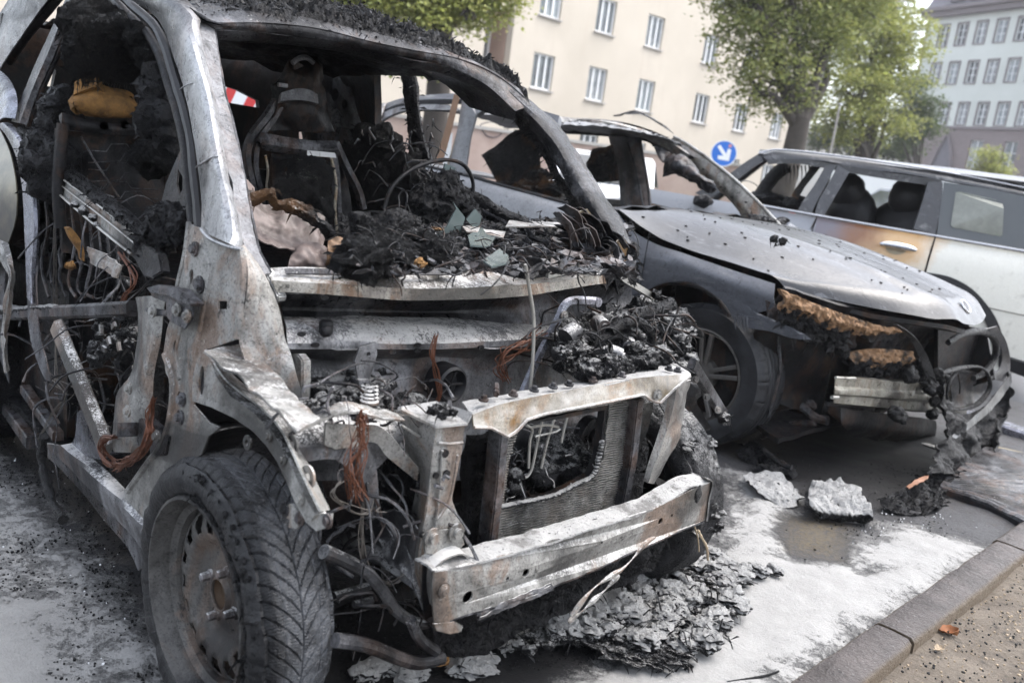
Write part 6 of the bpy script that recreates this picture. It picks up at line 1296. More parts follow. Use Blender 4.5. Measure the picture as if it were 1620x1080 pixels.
# ---- nose
def cl(name, pts, rad, mat, plane, seed=0, rough=.6, sub=3, sq=(1, 1, 1)):
    mb = MB()
    for k, (x, y) in enumerate(pts): 
        r_ = rad*random.uniform(.7, 1.25); mb.sphere(plane(x, y), (r_*sq[0], r_*sq[1], r_*sq[2]), seed+k, rough, sub)
    return Q(name, mb, mat)
hp = lambda x, y: PX(-.28+.36*max(0, min(1, (x-1226)/240)), [(x, y)])[0]
hb = [(1228, 455), (1262, 470), (1320, 492), (1380, 512), (1418, 518)]; hb2 = [(1230, 490), (1262, 506), (1316, 522), (1372, 530), (1416, 526)]
mb = MB(); mb.sheet([[hp(*q)+Vector((.02, 0, 0)) for q in hb], [hp(*q)+Vector((.035, 0, 0)) for q in [((a[0]+b[0])/2, (a[1]+b[1])/2) for a, b in zip(hb, hb2)]], [hp(*q) for q in hb2]], .02, nu=24, nv=110, bump=.012, bs=40); Q('headlamp_foam_rim', mb, M['orangef'])
mb = MB(); mb.sheet([[hp(*q) for q in [(1338, 560), (1370, 552), (1410, 552), (1446, 556)]], [hp(*q)+Vector((.02, 0, 0)) for q in [(1345, 572), (1376, 566), (1410, 568), (1442, 568)]], [hp(*q) for q in [(1360, 582), (1384, 584), (1410, 582), (1432, 576)]]], .02, nu=16, nv=60, bump=.014, bs=40); Q('headlamp_foam_lower', mb, M['orangef'])
rs = random.Random(9)
cl('headlamp_char', [(rs.uniform(1236, 1345), 0) for _ in range(1)] and [(x, 480+(x-1236)*.45+rs.uniform(0, 36)) for x in [rs.uniform(1240, 1345) for _ in range(44)]], .022, M['char'], hp, 5)
cl('headlamp_char_low', [(rs.uniform(1345, 1460), rs.uniform(572, 596)) for _ in range(40)], .020, M['char'], hp, 70)
for q, r_ in (((1332, 531), .042), ((1384, 530), .036)):
    c_ = hp(*q)+Vector((-.02, 0, 0)); mb = MB(); mb.grid([circ(c_, r_, (1, -.15, 0), 24), circ(c_+Vector((.012, 0, 0)), r_*.96, (1, -.15, 0), 24), circ(c_+Vector((.004, 0, 0)), r_*.82, (1, -.15, 0), 24), circ(c_-Vector((.05, 0, 0)), r_*.5, (1, -.15, 0), 24)], True); Q('lamp_reflector', mb, M['rimst'])
mb = MB(); mb.sheet([[hp(*q)-Vector((.09, 0, 0)) for q in [(1240, 480), (1300, 505), (1380, 520), (1450, 530)]], [hp(*q)-Vector((.10, 0, 0)) for q in [(1250, 530), (1310, 545), (1390, 560), (1460, 570)]]], .01, nu=12, nv=24, bump=.01, bs=10); Q('headlamp_back', mb, M['dsteel'])
mb = MB(); mb.sheet([PX(.10, [(1412, 514), (1434, 530), (1450, 555), (1462, 585), (1468, 600)]), PX(.12, [(1420, 514), (1446, 532), (1466, 560), (1478, 590), (1482, 606)])], .012, nu=5, nv=24, bump=.003); Q('headlamp_edge', mb, M['melt'])
mb = MB(); mb.plate(hp_ := [hoodpt(-1, .985)+Vector((0, 0, -.03)), hoodpt(-.7, .99)+Vector((0, 0, -.04)), hoodpt(-.3, .99)+Vector((0, 0, -.05)), hoodpt(0, .99)+Vector((-.02, 0, -.05)), hoodpt(0, .9)+Vector((0, 0, -.06)), hoodpt(-.9, .9)+Vector((0, 0, -.06))], .02, nrm=(0, 0, 1)); Q('lock_panel', mb, M['blk'])
mb = MB(); mb.sheet([[Vector((-.30, 2.0, .80)), Vector((-.05, 2.4, .74)), Vector((.02, 2.88, .72)), Vector((-.05, 3.4, .74)), Vector((-.3, 3.72, .78))], [Vector((-.40, 2.0, .6)), Vector((-.16, 2.4, .55)), Vector((-.1, 2.88, .55)), Vector((-.16, 3.4, .55)), Vector((-.4, 3.72, .6))], [Vector((-.42, 2.05, .3)), Vector((-.22, 2.4, .22)), Vector((-.15, 2.88, .2)), Vector((-.2, 3.4, .22)), Vector((-.4, 3.72, .3))]], .02, nu=24, nv=50, bump=.04, bs=7); Q('front_panel', mb, M['blk'])
bb = lambda z: [Vector((-.10, 1.99, z)), Vector((-.04, 2.15, z)), Vector((.0, 2.5, z)), Vector((.01, 2.9, z)), Vector((-.01, 3.3, z)), Vector((-.06, 3.6, z))]
BF = lambda pts, dx=0.: [onplane(x, y, (1, 0, 0), -.02+.05*min(1, (x-1320)/120)+dx) for x, y in pts]
mb = MB(); mb.sheet([BF([(1322, 595), (1360, 596), (1420, 600), (1476, 604), (1530, 610)], -.04), BF([(1322, 598), (1360, 599), (1420, 603), (1476, 607), (1530, 613)]), BF([(1321, 612), (1360, 613), (1420, 617), (1476, 620), (1530, 626)], .0), BF([(1321, 615), (1360, 616), (1420, 621), (1476, 624), (1530, 629)], .014), BF([(1320, 623), (1360, 625), (1420, 630), (1476, 633), (1530, 638)], .014), BF([(1320, 626), (1360, 628), (1420, 633), (1476, 636), (1530, 641)], .0), BF([(1319, 637), (1360, 641), (1420, 647), (1476, 651), (1530, 656)], .0), BF([(1319, 639), (1360, 643), (1420, 649), (1476, 653), (1530, 658)], -.04)], .004, nu=40, nv=40, bump=.0015, smooth=False); Q('bumper_beam', mb, burnt('soot_streaked_alloy', (.34, .33, .29), (.19, .18, .15), (.05, .045, .04), -.03, .2, 0, 7, .45, .6))
mb = MB(); mb.tube(BF([(1322, 597), (1340, 598), (1353, 598)], .01), .006, 8); mb.tube(BF([(1316, 628), (1326, 628)], .01), .008, 8); mb.grid([circ(BF([(1445, 622)], .02)[0], r_, (1, 0, 0), 14) for r_ in (.014, .010, .002)], True); Q('beam_bolt', mb, M['lightgrey'])
cl('beam_end_char', [(1464, 600), (1476, 615), (1480, 635), (1476, 655), (1470, 612), (1484, 590), (1490, 600), (1440, 592), (1424, 660), (1416, 652)], .035, M['melt'], lambda x, y: PX(.07, [(x, y)])[0], 20, .5)
mb = MB(); mb.sheet([PX(-.06, [(1330, 645), (1400, 655), (1480, 665)]), PX(-.06, [(1330, 668), (1400, 680), (1480, 690)]), PX(-.12, [(1350, 690), (1400, 698), (1470, 700)])], .06, nu=16, nv=24, bump=.012); Q('air_duct', mb, M['blk'])
mb = MB(); mb.tube(catmull([Vector((-.55, 2.25, .33)), Vector((-.35, 2.3, .27)), Vector((-.2, 2.45, .25)), Vector((-.15, 2.8, .25))], 16), .03, 10); mb.tube(catmull(PY(2.3, [(1210, 650), (1260, 640), (1290, 660), (1310, 665)]), 14), .02, 8); mb.tube(catmull(PY(2.3, [(1205, 690), (1250, 672), (1290, 668)]), 14), .016, 8); mb.tube(catmull(PY(2.1, [(1230, 530), (1234, 580), (1226, 620), (1216, 660)]), 14), .008, 6); Q('suspension_arm', mb, M['dsteel'])
mb = MB(); mb.sheet([[Vector((-.2, y, .16)) for y in (2.0, 2.6, 3.2, 3.7)], [Vector((-1.0, y, .17)) for y in (2.25, 2.6, 3.2, 3.5)], [Vector((-3.8, y, .18)) for y in (2.1, 2.6, 3.2, 3.7)]], .02, nu=20, nv=20, bump=.02); mb.sheet([[Vector((-1.15, 2.0, .2)), Vector((-1.15, 2.0, .9))], [Vector((-1.12, 2.35, .2)), Vector((-1.12, 2.35, .9))]], .02, nu=5, nv=5); mb.sheet([[Vector((-1.1, 2.36, .2)), Vector((-.2, 2.36, .2))], [Vector((-1.1, 2.36, .9)), Vector((-.2, 2.36, .75))]], .02, nu=5, nv=5); Q('underbody', mb, M['blk'])
# grille openings and the burnt ring of the far lamp
rc = PX(.10, [(1534, 556)])[0]
mb = MB(); path = PX(.12, [(1500, 542), (1520, 530), (1546, 524), (1566, 528), (1576, 545), (1572, 570), (1556, 590), (1540, 598)]); mb.tube(catmull(path, 40), [.014+.006*math.sin(i*.08) for i in range(40)], 10); Q('grille_surround', mb, M['melt'])
mb = MB(); mb.sheet([PX(.14, [(1560, 520), (1578, 536), (1586, 560), (1580, 584), (1566, 598)]), PX(.16, [(1578, 516), (1592, 540), (1598, 566), (1598, 590), (1594, 606)])], .012, nu=8, nv=30, bump=.003); Q('bumper_side_remnant', mb, M['hood'])
mb = MB(); mb.tube(catmull(PX(.14, [(1490, 590), (1520, 582), (1548, 580), (1562, 590), (1566, 612), (1552, 634), (1530, 646), (1506, 648)]), 40), [.010+.004*math.sin(i*.3) for i in range(40)], 8); mb.tube(catmull(PX(.13, [(1506, 648), (1498, 628), (1502, 604), (1512, 590)]), 20), .008, 8); Q('fog_lamp_ring', mb, M['melt'])
mb = MB(); mb.sheet([PX(.08, [(1500, 590), (1530, 586), (1560, 596)]), PX(.05, [(1504, 620), (1530, 620), (1560, 620)]), PX(.08, [(1508, 644), (1530, 642), (1556, 634)])], .01, nu=14, nv=14, bump=.02, bs=14); mb.tube(PX(.13, [(1516, 592), (1519, 610), (1518, 622)]), .004, 6); Q('fog_lamp_back', mb, M['blk'])
mb = MB(); mb.sheet([PX(.16, [(1484, 600), (1500, 640), (1520, 656), (1560, 640), (1592, 600), (1600, 580)]), PX(.20, [(1490, 640), (1504, 660), (1524, 680), (1560, 664), (1588, 640), (1600, 612)]), PX(.22, [(1500, 680), (1512, 694), (1530, 712), (1560, 690), (1582, 672), (1596, 640)]), PX(.26, [(1490, 710), (1504, 724), (1524, 745), (1550, 735), (1570, 715), (1584, 680)]), PX(.30, [(1470, 748), (1496, 750), (1520, 757), (1545, 752), (1560, 742), (1572, 720)])], .012, nu=90, nv=90, bump=.05, bs=9, seed=4); Q('melted_bumper', mb, M['melt'])
mb = MB(); mb.sheet([PX(.19, [(1505, 690), (1530, 668), (1560, 640), (1590, 604), (1599, 590)]), PX(.205, [(1512, 694), (1536, 676), (1566, 650), (1594, 618), (1602, 604)])], .01, nu=6, nv=40, bump=.006, bs=10); Q('melted_bumper_edge', mb, M['hood'])
mb = MB(); mb.plate(PY(3.60, [(1440, 505), (1560, 520), (1574, 600), (1440, 640)]), .02); mb.plate(PX(.02, [(1484, 520), (1550, 524), (1562, 545), (1560, 600), (1484, 600)]), .02); Q('grille_backing', mb, M['blk'])
# ---- wheel
def alloy_wheel(cx, y0, par, R0=.335, W=.225, sgn=-1, lab=None, cols=('tyre2', 'rimal')):
    w = group_part('wheel', par, lab); cz = R0-.004; rows = []; NA = 300
    for i in range(NA+1):
        a = 2*math.pi*i/NA; row = []
        pr = [(R0*.63, .012), (R0*.67, .0), (R0*.82, -.008), (R0*.92, -.004)]
        for r_, o in pr: row.append((r_, o))
        for k in range(29):
            u = k/28; sh = max(0, abs(u-.5)*2-.75)/.25; r_ = R0-.018*sh**2
            g_ = max(0, 1-min(abs(u-q) for q in (.25, .42, .58, .75))/.02); lat = max(0, 1-abs(((a*64/6.283+(0 if u < .5 else .5)) % 1)-.5)/.12)*(1 if abs(u-.5) > .24 else 0)
            r_ -= max(.006*min(1, g_*2), .005*lat); row.append((r_, .012+u*(W-.024)))
        for r_, o in reversed(pr): row.append((r_, W-o))
        rows.append([Vector((cx+r_*math.cos(a), y0-sgn*o, max(.002, cz+r_*math.sin(a)))) for r_, o in row])
    MB().grid(rows).build('tyre', M['tyre2'], w, angle=40)
    mb = MB(); mb.lathe([(R0*q, -sgn*o) for q, o in ((.645, .012), (.65, .004), (.625, .002), (.605, .012), (.58, .03), (.57, .18))], (cx, y0, cz), 'y', 72); mb.build('rim', M['rimal'], w)
    mb = MB()
    for k in range(5):
        a = 2*math.pi*k/5+.3
        for da in (-.13, .13):
            p0 = Vector((cx+.05*math.cos(a+da*2), y0-sgn*.03, cz+.05*math.sin(a+da*2))); p1 = Vector((cx+R0*.61*math.cos(a+da), y0-sgn*.012, cz+R0*.61*math.sin(a+da))); mb.bar(p0, p1, .02, .022, (0, 1, 0))
    mb.grid([circ((cx, y0-sgn*q, cz), r_, (0, 1, 0), 24) for q, r_ in ((.06, .075), (.028, .07), (.02, .03), (.022, .001))], True); mb.build('spokes', M['rimal'], w, one=True)
    mb = MB(); mb.lathe([(0, -sgn*.09), (.19, -sgn*.09), (.2, -sgn*.12)], (cx, y0, cz), 'y', 40); mb.build('brake_disc', M['blk'], w)
M['rimal'] = simple('sooted_alloy_rim', (.16, .15, .14), .4, .6, .5, 14, .2)
s = NT('wet_black_tyre'); n1 = s.noise(12, 6, .7); n2 = s.noise(120, 4, .7); s.col(s.mix(s.rng(n1, .35, .65), (.008, .008, .009), (.032, .033, .036))); s.b.inputs['Specular IOR Level'].default_value = .25; s.rough(s.rng(n1, .3, .7, .35, .6)); s.bump(n2, .4, .003); M['tyre2'] = s.m
alloy_wheel(-.645, 1.985, B)
alloy_wheel(-.645, 3.77, B, sgn=1)
alloy_wheel(-3.53, 1.985, B)
# burnt scraps on the ground in front of it
h2 = empty('foam_covered_scrap', (.2, 1.9, 0), 'crumpled scrap covered with white foam powder in front of the saloon', 'debris')
mb = MB(); mb.sheet([PZ(.03, [(1175, 755), (1200, 745), (1235, 752), (1262, 768)]), PZ(.05, [(1190, 770), (1215, 765), (1245, 776), (1275, 785)]), PZ(.01, [(1215, 792), (1235, 800), (1255, 802), (1262, 796)])], .01, nu=60, nv=70, bump=.026, bs=12, seed=3); mb.build('crumpled_sheet', M['charww'], h2)
mb = MB(); mb.sheet([PZ(.03, [(1280, 770), (1310, 762), (1345, 764), (1360, 780)]), PZ(.07, [(1278, 790), (1310, 785), (1350, 785), (1375, 796)]), PZ(.05, [(1285, 806), (1310, 808), (1345, 810), (1380, 815)]), PZ(.0, [(1300, 818), (1320, 822), (1350, 826), (1376, 824)])], .01, nu=80, nv=90, bump=.032, bs=13, seed=7); mb.build('crumpled_sheet', M['charww'], h2)
h3 = empty('burnt_scrap_pile', (-.1, 2.3, 0), 'low pile of black scrap on the ground beside the saloon front wheel', 'debris')
mb = MB()
for k, (x, y) in enumerate([(1185, 722), (1205, 725), (1225, 735), (1240, 745), (1195, 712), (1215, 745)]): mb.sphere(PZ(.02, [(x, y)])[0], (.05, .04, .03), k, .7, 4)
mb.build('scrap_lump', M['char'], h3)
mb = MB(); mb.tube(catmull(PZ(.05, [(1208, 712), (1220, 722), (1240, 735), (1252, 740)]), 14), .014, 8); mb.build('bent_tube', M['dsteel'], h3)
h4 = empty('fallen_bumper_skin', (.3, 2.5, 0), 'torn black bumper skin lying flat on the ground under the saloon nose', 'debris')
mb = MB(); mb.sheet([PZ(.06, [(1395, 788), (1440, 765), (1480, 740), (1520, 745)]), PZ(.03, [(1400, 800), (1440, 790), (1480, 775), (1500, 770)]), PZ(.01, [(1420, 812), (1450, 815), (1480, 808), (1492, 800)])], .01, nu=36, nv=50, bump=.04, bs=12, seed=5); mb.build('skin', M['char'], h4)
mb = MB(); mb.sheet([PZ(.09, [(1434, 768), (1450, 758), (1470, 750)]), PZ(.09, [(1438, 772), (1452, 764), (1468, 757)])], .004, nu=5, nv=14, bump=.006, bs=20); mb.build('brown_shred', simple('brown_shred', (.30, .15, .09), .5, 0, .5, 20), h4)
mb = MB(); mb.sphere(PZ(.05, [(1474, 706)])[0], (.05, .02, .01), 2, .5, 3); mb.build('pale_chip', M['steelp'], h4)
# grooved charred panel lying on the ground at the right
PLT = empty('grooved_charred_panel', (.7, 3.0, 0), 'long charred panel with parallel grooves lying on the ground at the right', 'panel')
mb = MB(); N = 70; rows = []
ea = PZ(.05, [(1500, 752), (1560, 745), (1640, 736), (1720, 730)]); eb = PZ(.035, [(1486, 768), (1560, 792), (1640, 830), (1720, 862)])
ea = catmull(ea, 40); eb = catmull(eb, 40)
ec_ = catmull(PZ(.055, [(1560, 705), (1600, 712), (1660, 725), (1740, 745)]), 40)
for i in range(N):
    t = i/(N-1); row = []
    for j in range(40):
        p = ea[j].lerp(eb[j], (t-.45)/.55) if t > .45 else ec_[j].lerp(ea[j], t/.45)
        gz = -.008*(1 if (t > .5 and math.sin(t*120) > .3) else 0)+.006*fn(p, 12, 3)
        row.append(p+Vector((0, 0, gz)))
    rows.append(row)
rows.append([Vector((p.x, p.y, .0)) for p in rows[-1]])
mb.grid(rows); mb.build('panel_top', M['dsteel'], PLT, angle=25)
mb = MB(); mb.sheet([[p+Vector((0, 0, -.02)) for p in eb[::6]], [p+Vector((-.02, 0, -.05)) for p in eb[::6]]], .01, nu=4, nv=20); mb.build('panel_edge', M['blk'], PLT)
# far kerb strip and channel at the right edge
mb = MB()
for a, b in (((1575, 668), (1640, 690)),): 
    p, q = PZ(.03, [a, b]); d = (q-p); p = p-d*1.0; q = q+d*3
    mb.bar(p-Vector((0, 0, .03)), q-Vector((0, 0, .03)), .14, .09)
o = mb.build('lane_strip', M['bluesteel']); tag(o, kind='structure')
mb = MB(); p, q = PZ(.01, [(1560, 704), (1640, 722)]); mb.tube([p, p.lerp(q, .5), q+(q-p)*2], .007, 8); tag(mb.build('yellowish_hose', simple('tan_hose', (.30, .24, .13), .5)), 'thin tan hose lying on the asphalt beyond the saloon nose', 'hose')
# ================================================================== CREAM CAR (right, burnt at its front half)
MO = Vector((-3.296, 4.952, 0)); MY = 3.654
ME = Vector((math.cos(MY), math.sin(MY), 0)); MN = Vector((-math.sin(MY), math.cos(MY), 0))
def PM(k, pts): return [onplane(x, y, MN, k+MN.dot(MO)) for x, y in pts]
def ML(x, y, z): return MO+ME*x+MN*y+Vector((0, 0, z))
D = empty('cream_hatchback_car', tuple(ML(-1.3, 0, 0)), 'cream car scorched black towards its front, standing behind the burnt saloon', 'car')
def T(name, mb, mat, par=None, **k): return mb.build(name, mat, par or D, **k)
# paint that turns from cream over orange brown to soot along the car (real scorching)
s = NT('scorched_cream_paint'); a = s.attr('burn'); n1 = s.noise(4, 7, .65); n2 = s.noise(60, 5, .7); n3 = s.noise(14, 6, .7)
k = s.math('ADD', a, s.math('MULTIPLY', s.math('SUBTRACT', n1, .5), .35))
c = s.mix(s.rng(n2, .3, .7), (.62, .60, .53), (.68, .665, .60)); c = s.mix(s.rng(n3, .58, .68, 0, .35), c, (.33, .31, .26))
c = s.mix(s.rng(k, -.02, .14, 0, .85), c, (.55, .32, .12)); c = s.mix(s.rng(k, .28, .50), c, (.20, .09, .04)); c = s.mix(s.rng(k, .52, .74), c, (.15, .135, .155)); c = s.mix(s.rng(k, .85, 1.15), c, (.24, .25, .27))
s.col(c); s.rough(s.rng(n1, .3, .7, .22, .4)); s.b.inputs['Coat Weight'].default_value = .3; s.bump(n2, .08, .003); M['minip'] = s.m
M['minib'] = paint('sooted_black_trim', (.06, .061, .066), (.03, .03, .033), (.015, .015, .016), .2, .4, 4)
def burnsheet(name, rows, nu, nv, t=.01, bump=.0):
    mb = MB(); mb.sheet(rows, t, nu=nu, nv=nv, bump=bump); o = T(name, mb, M['minip'], angle=60); me = o.data; n = len(me.vertices); vals = []
    for v in me.vertices:
        p = v.co-MO; x = p.dot(ME); z = p.z
        b = (x+2.24)/1.15+(z-.85)*.55
        if x > -1.40: b = max(b, 1.1)
        vals.append(b)
    me.attributes.new('burn', 'FLOAT', 'POINT').data.foreach_set('value', np.array(vals, dtype='f')); return o
YS = .80
# rear door skin: belt -> sill, and the quarter behind it
bel = lambda x: 340+(x-1293)*.173
cut = lambda t: (1479-18*t, 373+58*t)
xs = [1293, 1340, 1390, 1440, 1478]
door = [PM(YS-.01, [(x, bel(x)+4) for x in xs]), PM(YS+.03, [(x-6, bel(x)+22) for x in xs]), PM(YS+.05, [(x-14, bel(x)+50) for x in xs]), PM(YS+.05, [(x-30, bel(x)+110) for x in xs]), PM(YS+.02, [(x-40, bel(x)+200) for x in xs])]
burnsheet('rear_door', door, 30, 30)
xs2 = [1480.5, 1520, 1560, 1600, 1650, 1720]
burnsheet('rear_quarter', [PM(YS-.01, [(x, bel(x)+4) for x in xs2]), PM(YS+.03, [(x-5, bel(x)+22) for x in xs2]), PM(YS+.05, [(x-13, bel(x)+50) for x in xs2]), PM(YS+.06, [(x-28, bel(x)+110) for x in xs2]), PM(YS+.04, [(x-38, bel(x)+190) for x in xs2])], 30, 30)
xs0 = [1000, 1060, 1130, 1200, 1260, 1291]
burnsheet('front_door', [PM(YS-.01, [(x, bel(x)+4) for x in xs0]), PM(YS+.03, [(x-6, bel(x)+22) for x in xs0]), PM(YS+.05, [(x-14, bel(x)+50) for x in xs0]), PM(YS+.04, [(x-40, bel(x)+180) for x in xs0])], 24, 30)
mb = MB(); mb.tube(catmull(PM(YS+.035, [(1480, 374), (1474, 392), (1466, 415), (1460, 434)]), 14), .004, 6); mb.tube(catmull(PM(YS+.03, [(1292, 344), (1284, 360), (1276, 380)]), 14), .004, 6); T('door_gap', mb, M['blk'])
mb = MB(); mb.tube(catmull(PM(YS+.01, [(1180, bel(1180)), (1293, bel(1293)+1), (1478, 373), (1560, 387), (1700, 411)]), 30), .012, 8); T('belt_chrome', mb, M['chrome'])
mb = MB(); mb.tube(catmull(PM(YS+.065, [(1535, 480), (1580, 490), (1640, 503)]), 10), .004, 5); T('panel_crease', mb, simple('gap_shadow_line', (.2, .19, .17), .6))
# wheel arch trim and sill
mb = MB(); mb.sheet([PM(YS+.08, [(1440, 424), (1463, 430), (1503, 438), (1538, 457), (1566, 488), (1582, 518), (1592, 560)]), PM(YS+.09, [(1440, 434), (1463, 440), (1498, 449), (1528, 468), (1552, 496), (1566, 524), (1574, 560)])], .02, nu=5, nv=40); T('wheel_arch_trim', mb, M['rubberd'])
mb = MB(); mb.sheet([PM(YS+.085, [(1580, 562), (1620, 574), (1700, 598)]), PM(YS+.06, [(1580, 580), (1620, 596), (1700, 622)])], .04, nu=5, nv=14); T('sill_trim', mb, M['rubberd'])
# handle
mb = MB(); pts = PM(YS+.085, [(1392, 386), (1400, 386), (1420, 389), (1440, 393), (1450, 396)]); mb.tube(catmull(pts, 20), [.006+.020*math.sin(math.pi*min(1, max(0, (i+.5)/20)))**.5 for i in range(20)], 10); T('door_handle', mb, M['chrome'])
mb = MB(); mb.grid([circ(PM(YS+.055, [(1418, 392)])[0], (.075, .05), MN, 24), circ(PM(YS+.050, [(1418, 392)])[0], (.02, .01), MN, 24)], True); T('handle_recess', mb, simple('recess_paint', (.34, .28, .18), .4))
# roof
def rf(x, y): # local
    e = abs(y)/.60; z = 1.545-.055*e**3; z -= .05*max(0, (x+1.3))**1.5*.9 if x > -1.3 else 0
    z -= .03*((x+2.2)/1.6)**2
    return ML(x, y, z)
mb = MB(); mb.sheet([[rf(x, y) for y in (-.60, -.4, 0, .4, .55, .61)] for x in (-.88, -1.0, -1.3, -1.8, -2.3, -2.8, -3.3)], .02, nu=40, nv=24, bump=.003, bs=4); T('roof', mb, M['minib'], angle=60)
rt = [(1204, 246), (1222, 240), (1262, 242), (1330, 250), (1400, 260), (1500, 276), (1620, 300), (1720, 322)]
rb = [(1212, 252), (1262, 252), (1324, 258), (1344, 266), (1420, 273), (1490, 285), (1620, 299+10), (1720, 334)]
mb = MB(); mb.sheet([PM(.60, rt), PM(.63, [((a[0]+b[0])/2, (a[1]+b[1])/2) for a, b in zip(rt, rb)]), PM(.64, rb)], .02, nu=8, nv=50, bump=.003, bs=5); T('roof_rail', mb, M['minib'])
mb = MB(); mb.tube(catmull(PM(.615, [(x, y-3) for x, y in rt]), 50), .007, 8); T('roof_gutter', mb, M['chrome'])
def pil(name, a, b, ka, kb, mat, t=.03, n=20): mb = MB(); mb.sheet([ [*map(lambda q: PM(q[1], [q[0]])[0], zip(a, np.linspace(ka, kb, len(a))))], [*map(lambda q: PM(q[1], [q[0]])[0], zip(b, np.linspace(ka, kb, len(b))))]], t, nu=4, nv=n, bump=.003, bs=9); return T(name, mb, mat)
pil('windscreen_pillar', [(1204, 241), (1180, 256), (1152, 276), (1100, 305)], [(1214, 252), (1190, 266), (1162, 288), (1120, 316)], .60, .72, M['minib'])
pil('door_post', [(1306, 262), (1290, 290), (1272, 316), (1258, 340)], [(1322, 262), (1308, 290), (1292, 320), (1282, 342)], .66, .78, M['minib'])
pil('door_post', [(1326, 262), (1312, 288), (1296, 316), (1288, 342)], [(1344, 272), (1330, 296), (1316, 320), (1303, 342)], .66, .78, M['minib'])
pil('rear_post', [(1468, 288), (1462, 310), (1454, 335), (1445, 362)], [(1492, 288), (1490, 310), (1486, 340), (1480, 372)], .67, .78, M['minib'])
pil('side_window_header', [(1212, 252), (1262, 252), (1324, 260), (1400, 272), (1490, 285)], [(1215, 260), (1262, 259), (1324, 270), (1400, 283), (1490, 296)], .64, .65, M['minib'])
# glass of the load bay window
gm = NT('smoky_rear_glass'); gx = gm.noise(4, 5, .6); gm.col(gm.mix(gx, (.025, .03, .032), (.05, .055, .055))); gm.rough(.06); gm.b.inputs['Coat Weight'].default_value = .6; M['gl'] = gm.m
mb = MB(); mb.sheet([PM(.68, [(1493, 288), (1560, 298), (1620, 310), (1720, 332)]), PM(.79, [(1482, 372), (1560, 385), (1620, 395), (1720, 412)])], .006, nu=6, nv=12); T('load_bay_window', mb, M['gl'])
gl2 = simple('clearer_glass_patch', (.24, .25, .22), .15, 0, .5, 6, 0, (.12, .16, .10))
mb = MB(); mb.plate([*PM(.70, [(1512, 304), (1518, 303), (1576, 316), (1586, 322)]), *PM(.775, [(1588, 330), (1586, 372), (1582, 374), (1508, 360), (1504, 356)])], .001); T('glass_centre', mb, gl2)
# interior seen through windows
mb = MB(); mb.sphere(PM(.25, [(1344, 306)])[0], (.13, .11, .16), 2, .12, 4); mb.sphere(PM(.2, [(1344, 345)])[0], (.22, .16, .26), 4, .12, 4); T('front_seat', mb, M['rubberd'])
mb = MB(); mb.sphere(PM(.3, [(1436, 314)])[0], (.15, .12, .17), 3, .12, 4); mb.sphere(PM(.25, [(1430, 362)])[0], (.28, .18, .24), 5, .12, 4); T('rear_seat', mb, M['rubberd'])
mb = MB(); mb.sheet([PM(.5, [(1298, 265), (1286, 280), (1270, 300), (1262, 316)]), PM(.45, [(1284, 262), (1272, 280), (1260, 296), (1252, 310)])], .01, nu=10, nv=16, bump=.01); T('browned_lining', mb, M['charb'])
mb = MB(); mb.tube(catmull(PM(.2, [(1246, 262), (1228, 275), (1214, 292), (1200, 312), (1180, 330)]), 20), .06, 10); mb.sphere(PM(.2, [(1215, 318)])[0], (.2, .15, .08), 2, .5, 4); mb.sphere(PM(.4, [(1262, 322)])[0], (.12, .1, .06), 3, .5, 4); T('melted_dashboard', mb, M['char'])
mb = MB()
for k in range(8): x = 1238+k*6; mb.tube(PM(.3, [(x, 262), (x+1, 275), (x-1, 284+k % 3*5)]), [.008, .004, .001], 5)
T('melted_strand', mb, M['char'])
mb = MB(); mb.tube(catmull(PM(.5, [(1166, 288), (1180, 286), (1194, 291), (1203, 300)]), 14), .004, 6); T('bent_wiper', mb, M['steel'])
mb = MB(); mb.sphere(PM(.9, [(1112, 318)])[0], (.08, .06, .05), 3, .5, 4); T('burnt_mirror', mb, M['char'])
mb = MB(); mb.sheet([[ML(x, y, .45+.03*math.sin(x*7)) for y in (-.7, 0, .7)] for x in (.2, -1, -2, -3.2)], .02, nu=12, nv=12, bump=.05); mb.sheet([[ML(-.45, y, z) for z in (.4, .7, 1.0)] for y in (-.7, 0, .7)], .02, nu=12, nv=12, bump=.03); T('cabin_floor', mb, M['blk'])
mb = MB(); mb.sheet([[ML(x, -.80, z) for x in (-.3, -1.2, -2.2, -3.3)] for z in (.35, .7, 1.02)], .02, nu=8, nv=12); T('far_side_skin', mb, M['minib'])
for a, b in ((-.5, -.95), (-1.45, -1.5), (-2.3, -2.35), (-3.2, -3.0)):
    mb = MB(); mb.bar(ML(a, -.74, 1.02), ML(b, -.60, 1.5), .07, .05); T('far_post', mb, M['blk'])
mb = MB(); mb.sheet([[ML(-.4, y, 1.04-.06*abs(y)) for y in (-.74, 0, .76)], [ML(.0, y, 1.0-.1*abs(y)) for y in (-.74, 0, .76)], [ML(.5, y, .92-.15*abs(y)) for y in (-.7, 0, .72)], [ML(.72, y, .75-.1*abs(y)) for y in (-.6, 0, .62)]], .01, nu=16, nv=16); T('bonnet', mb, M['fender'])
mb = MB(); mb.sheet([[ML(-3.3, y, z) for z in (.4, .8, 1.1, 1.45)] for y in (-.74, 0, .76)], .02, nu=8, nv=10); T('tailgate', mb, M['gl'])
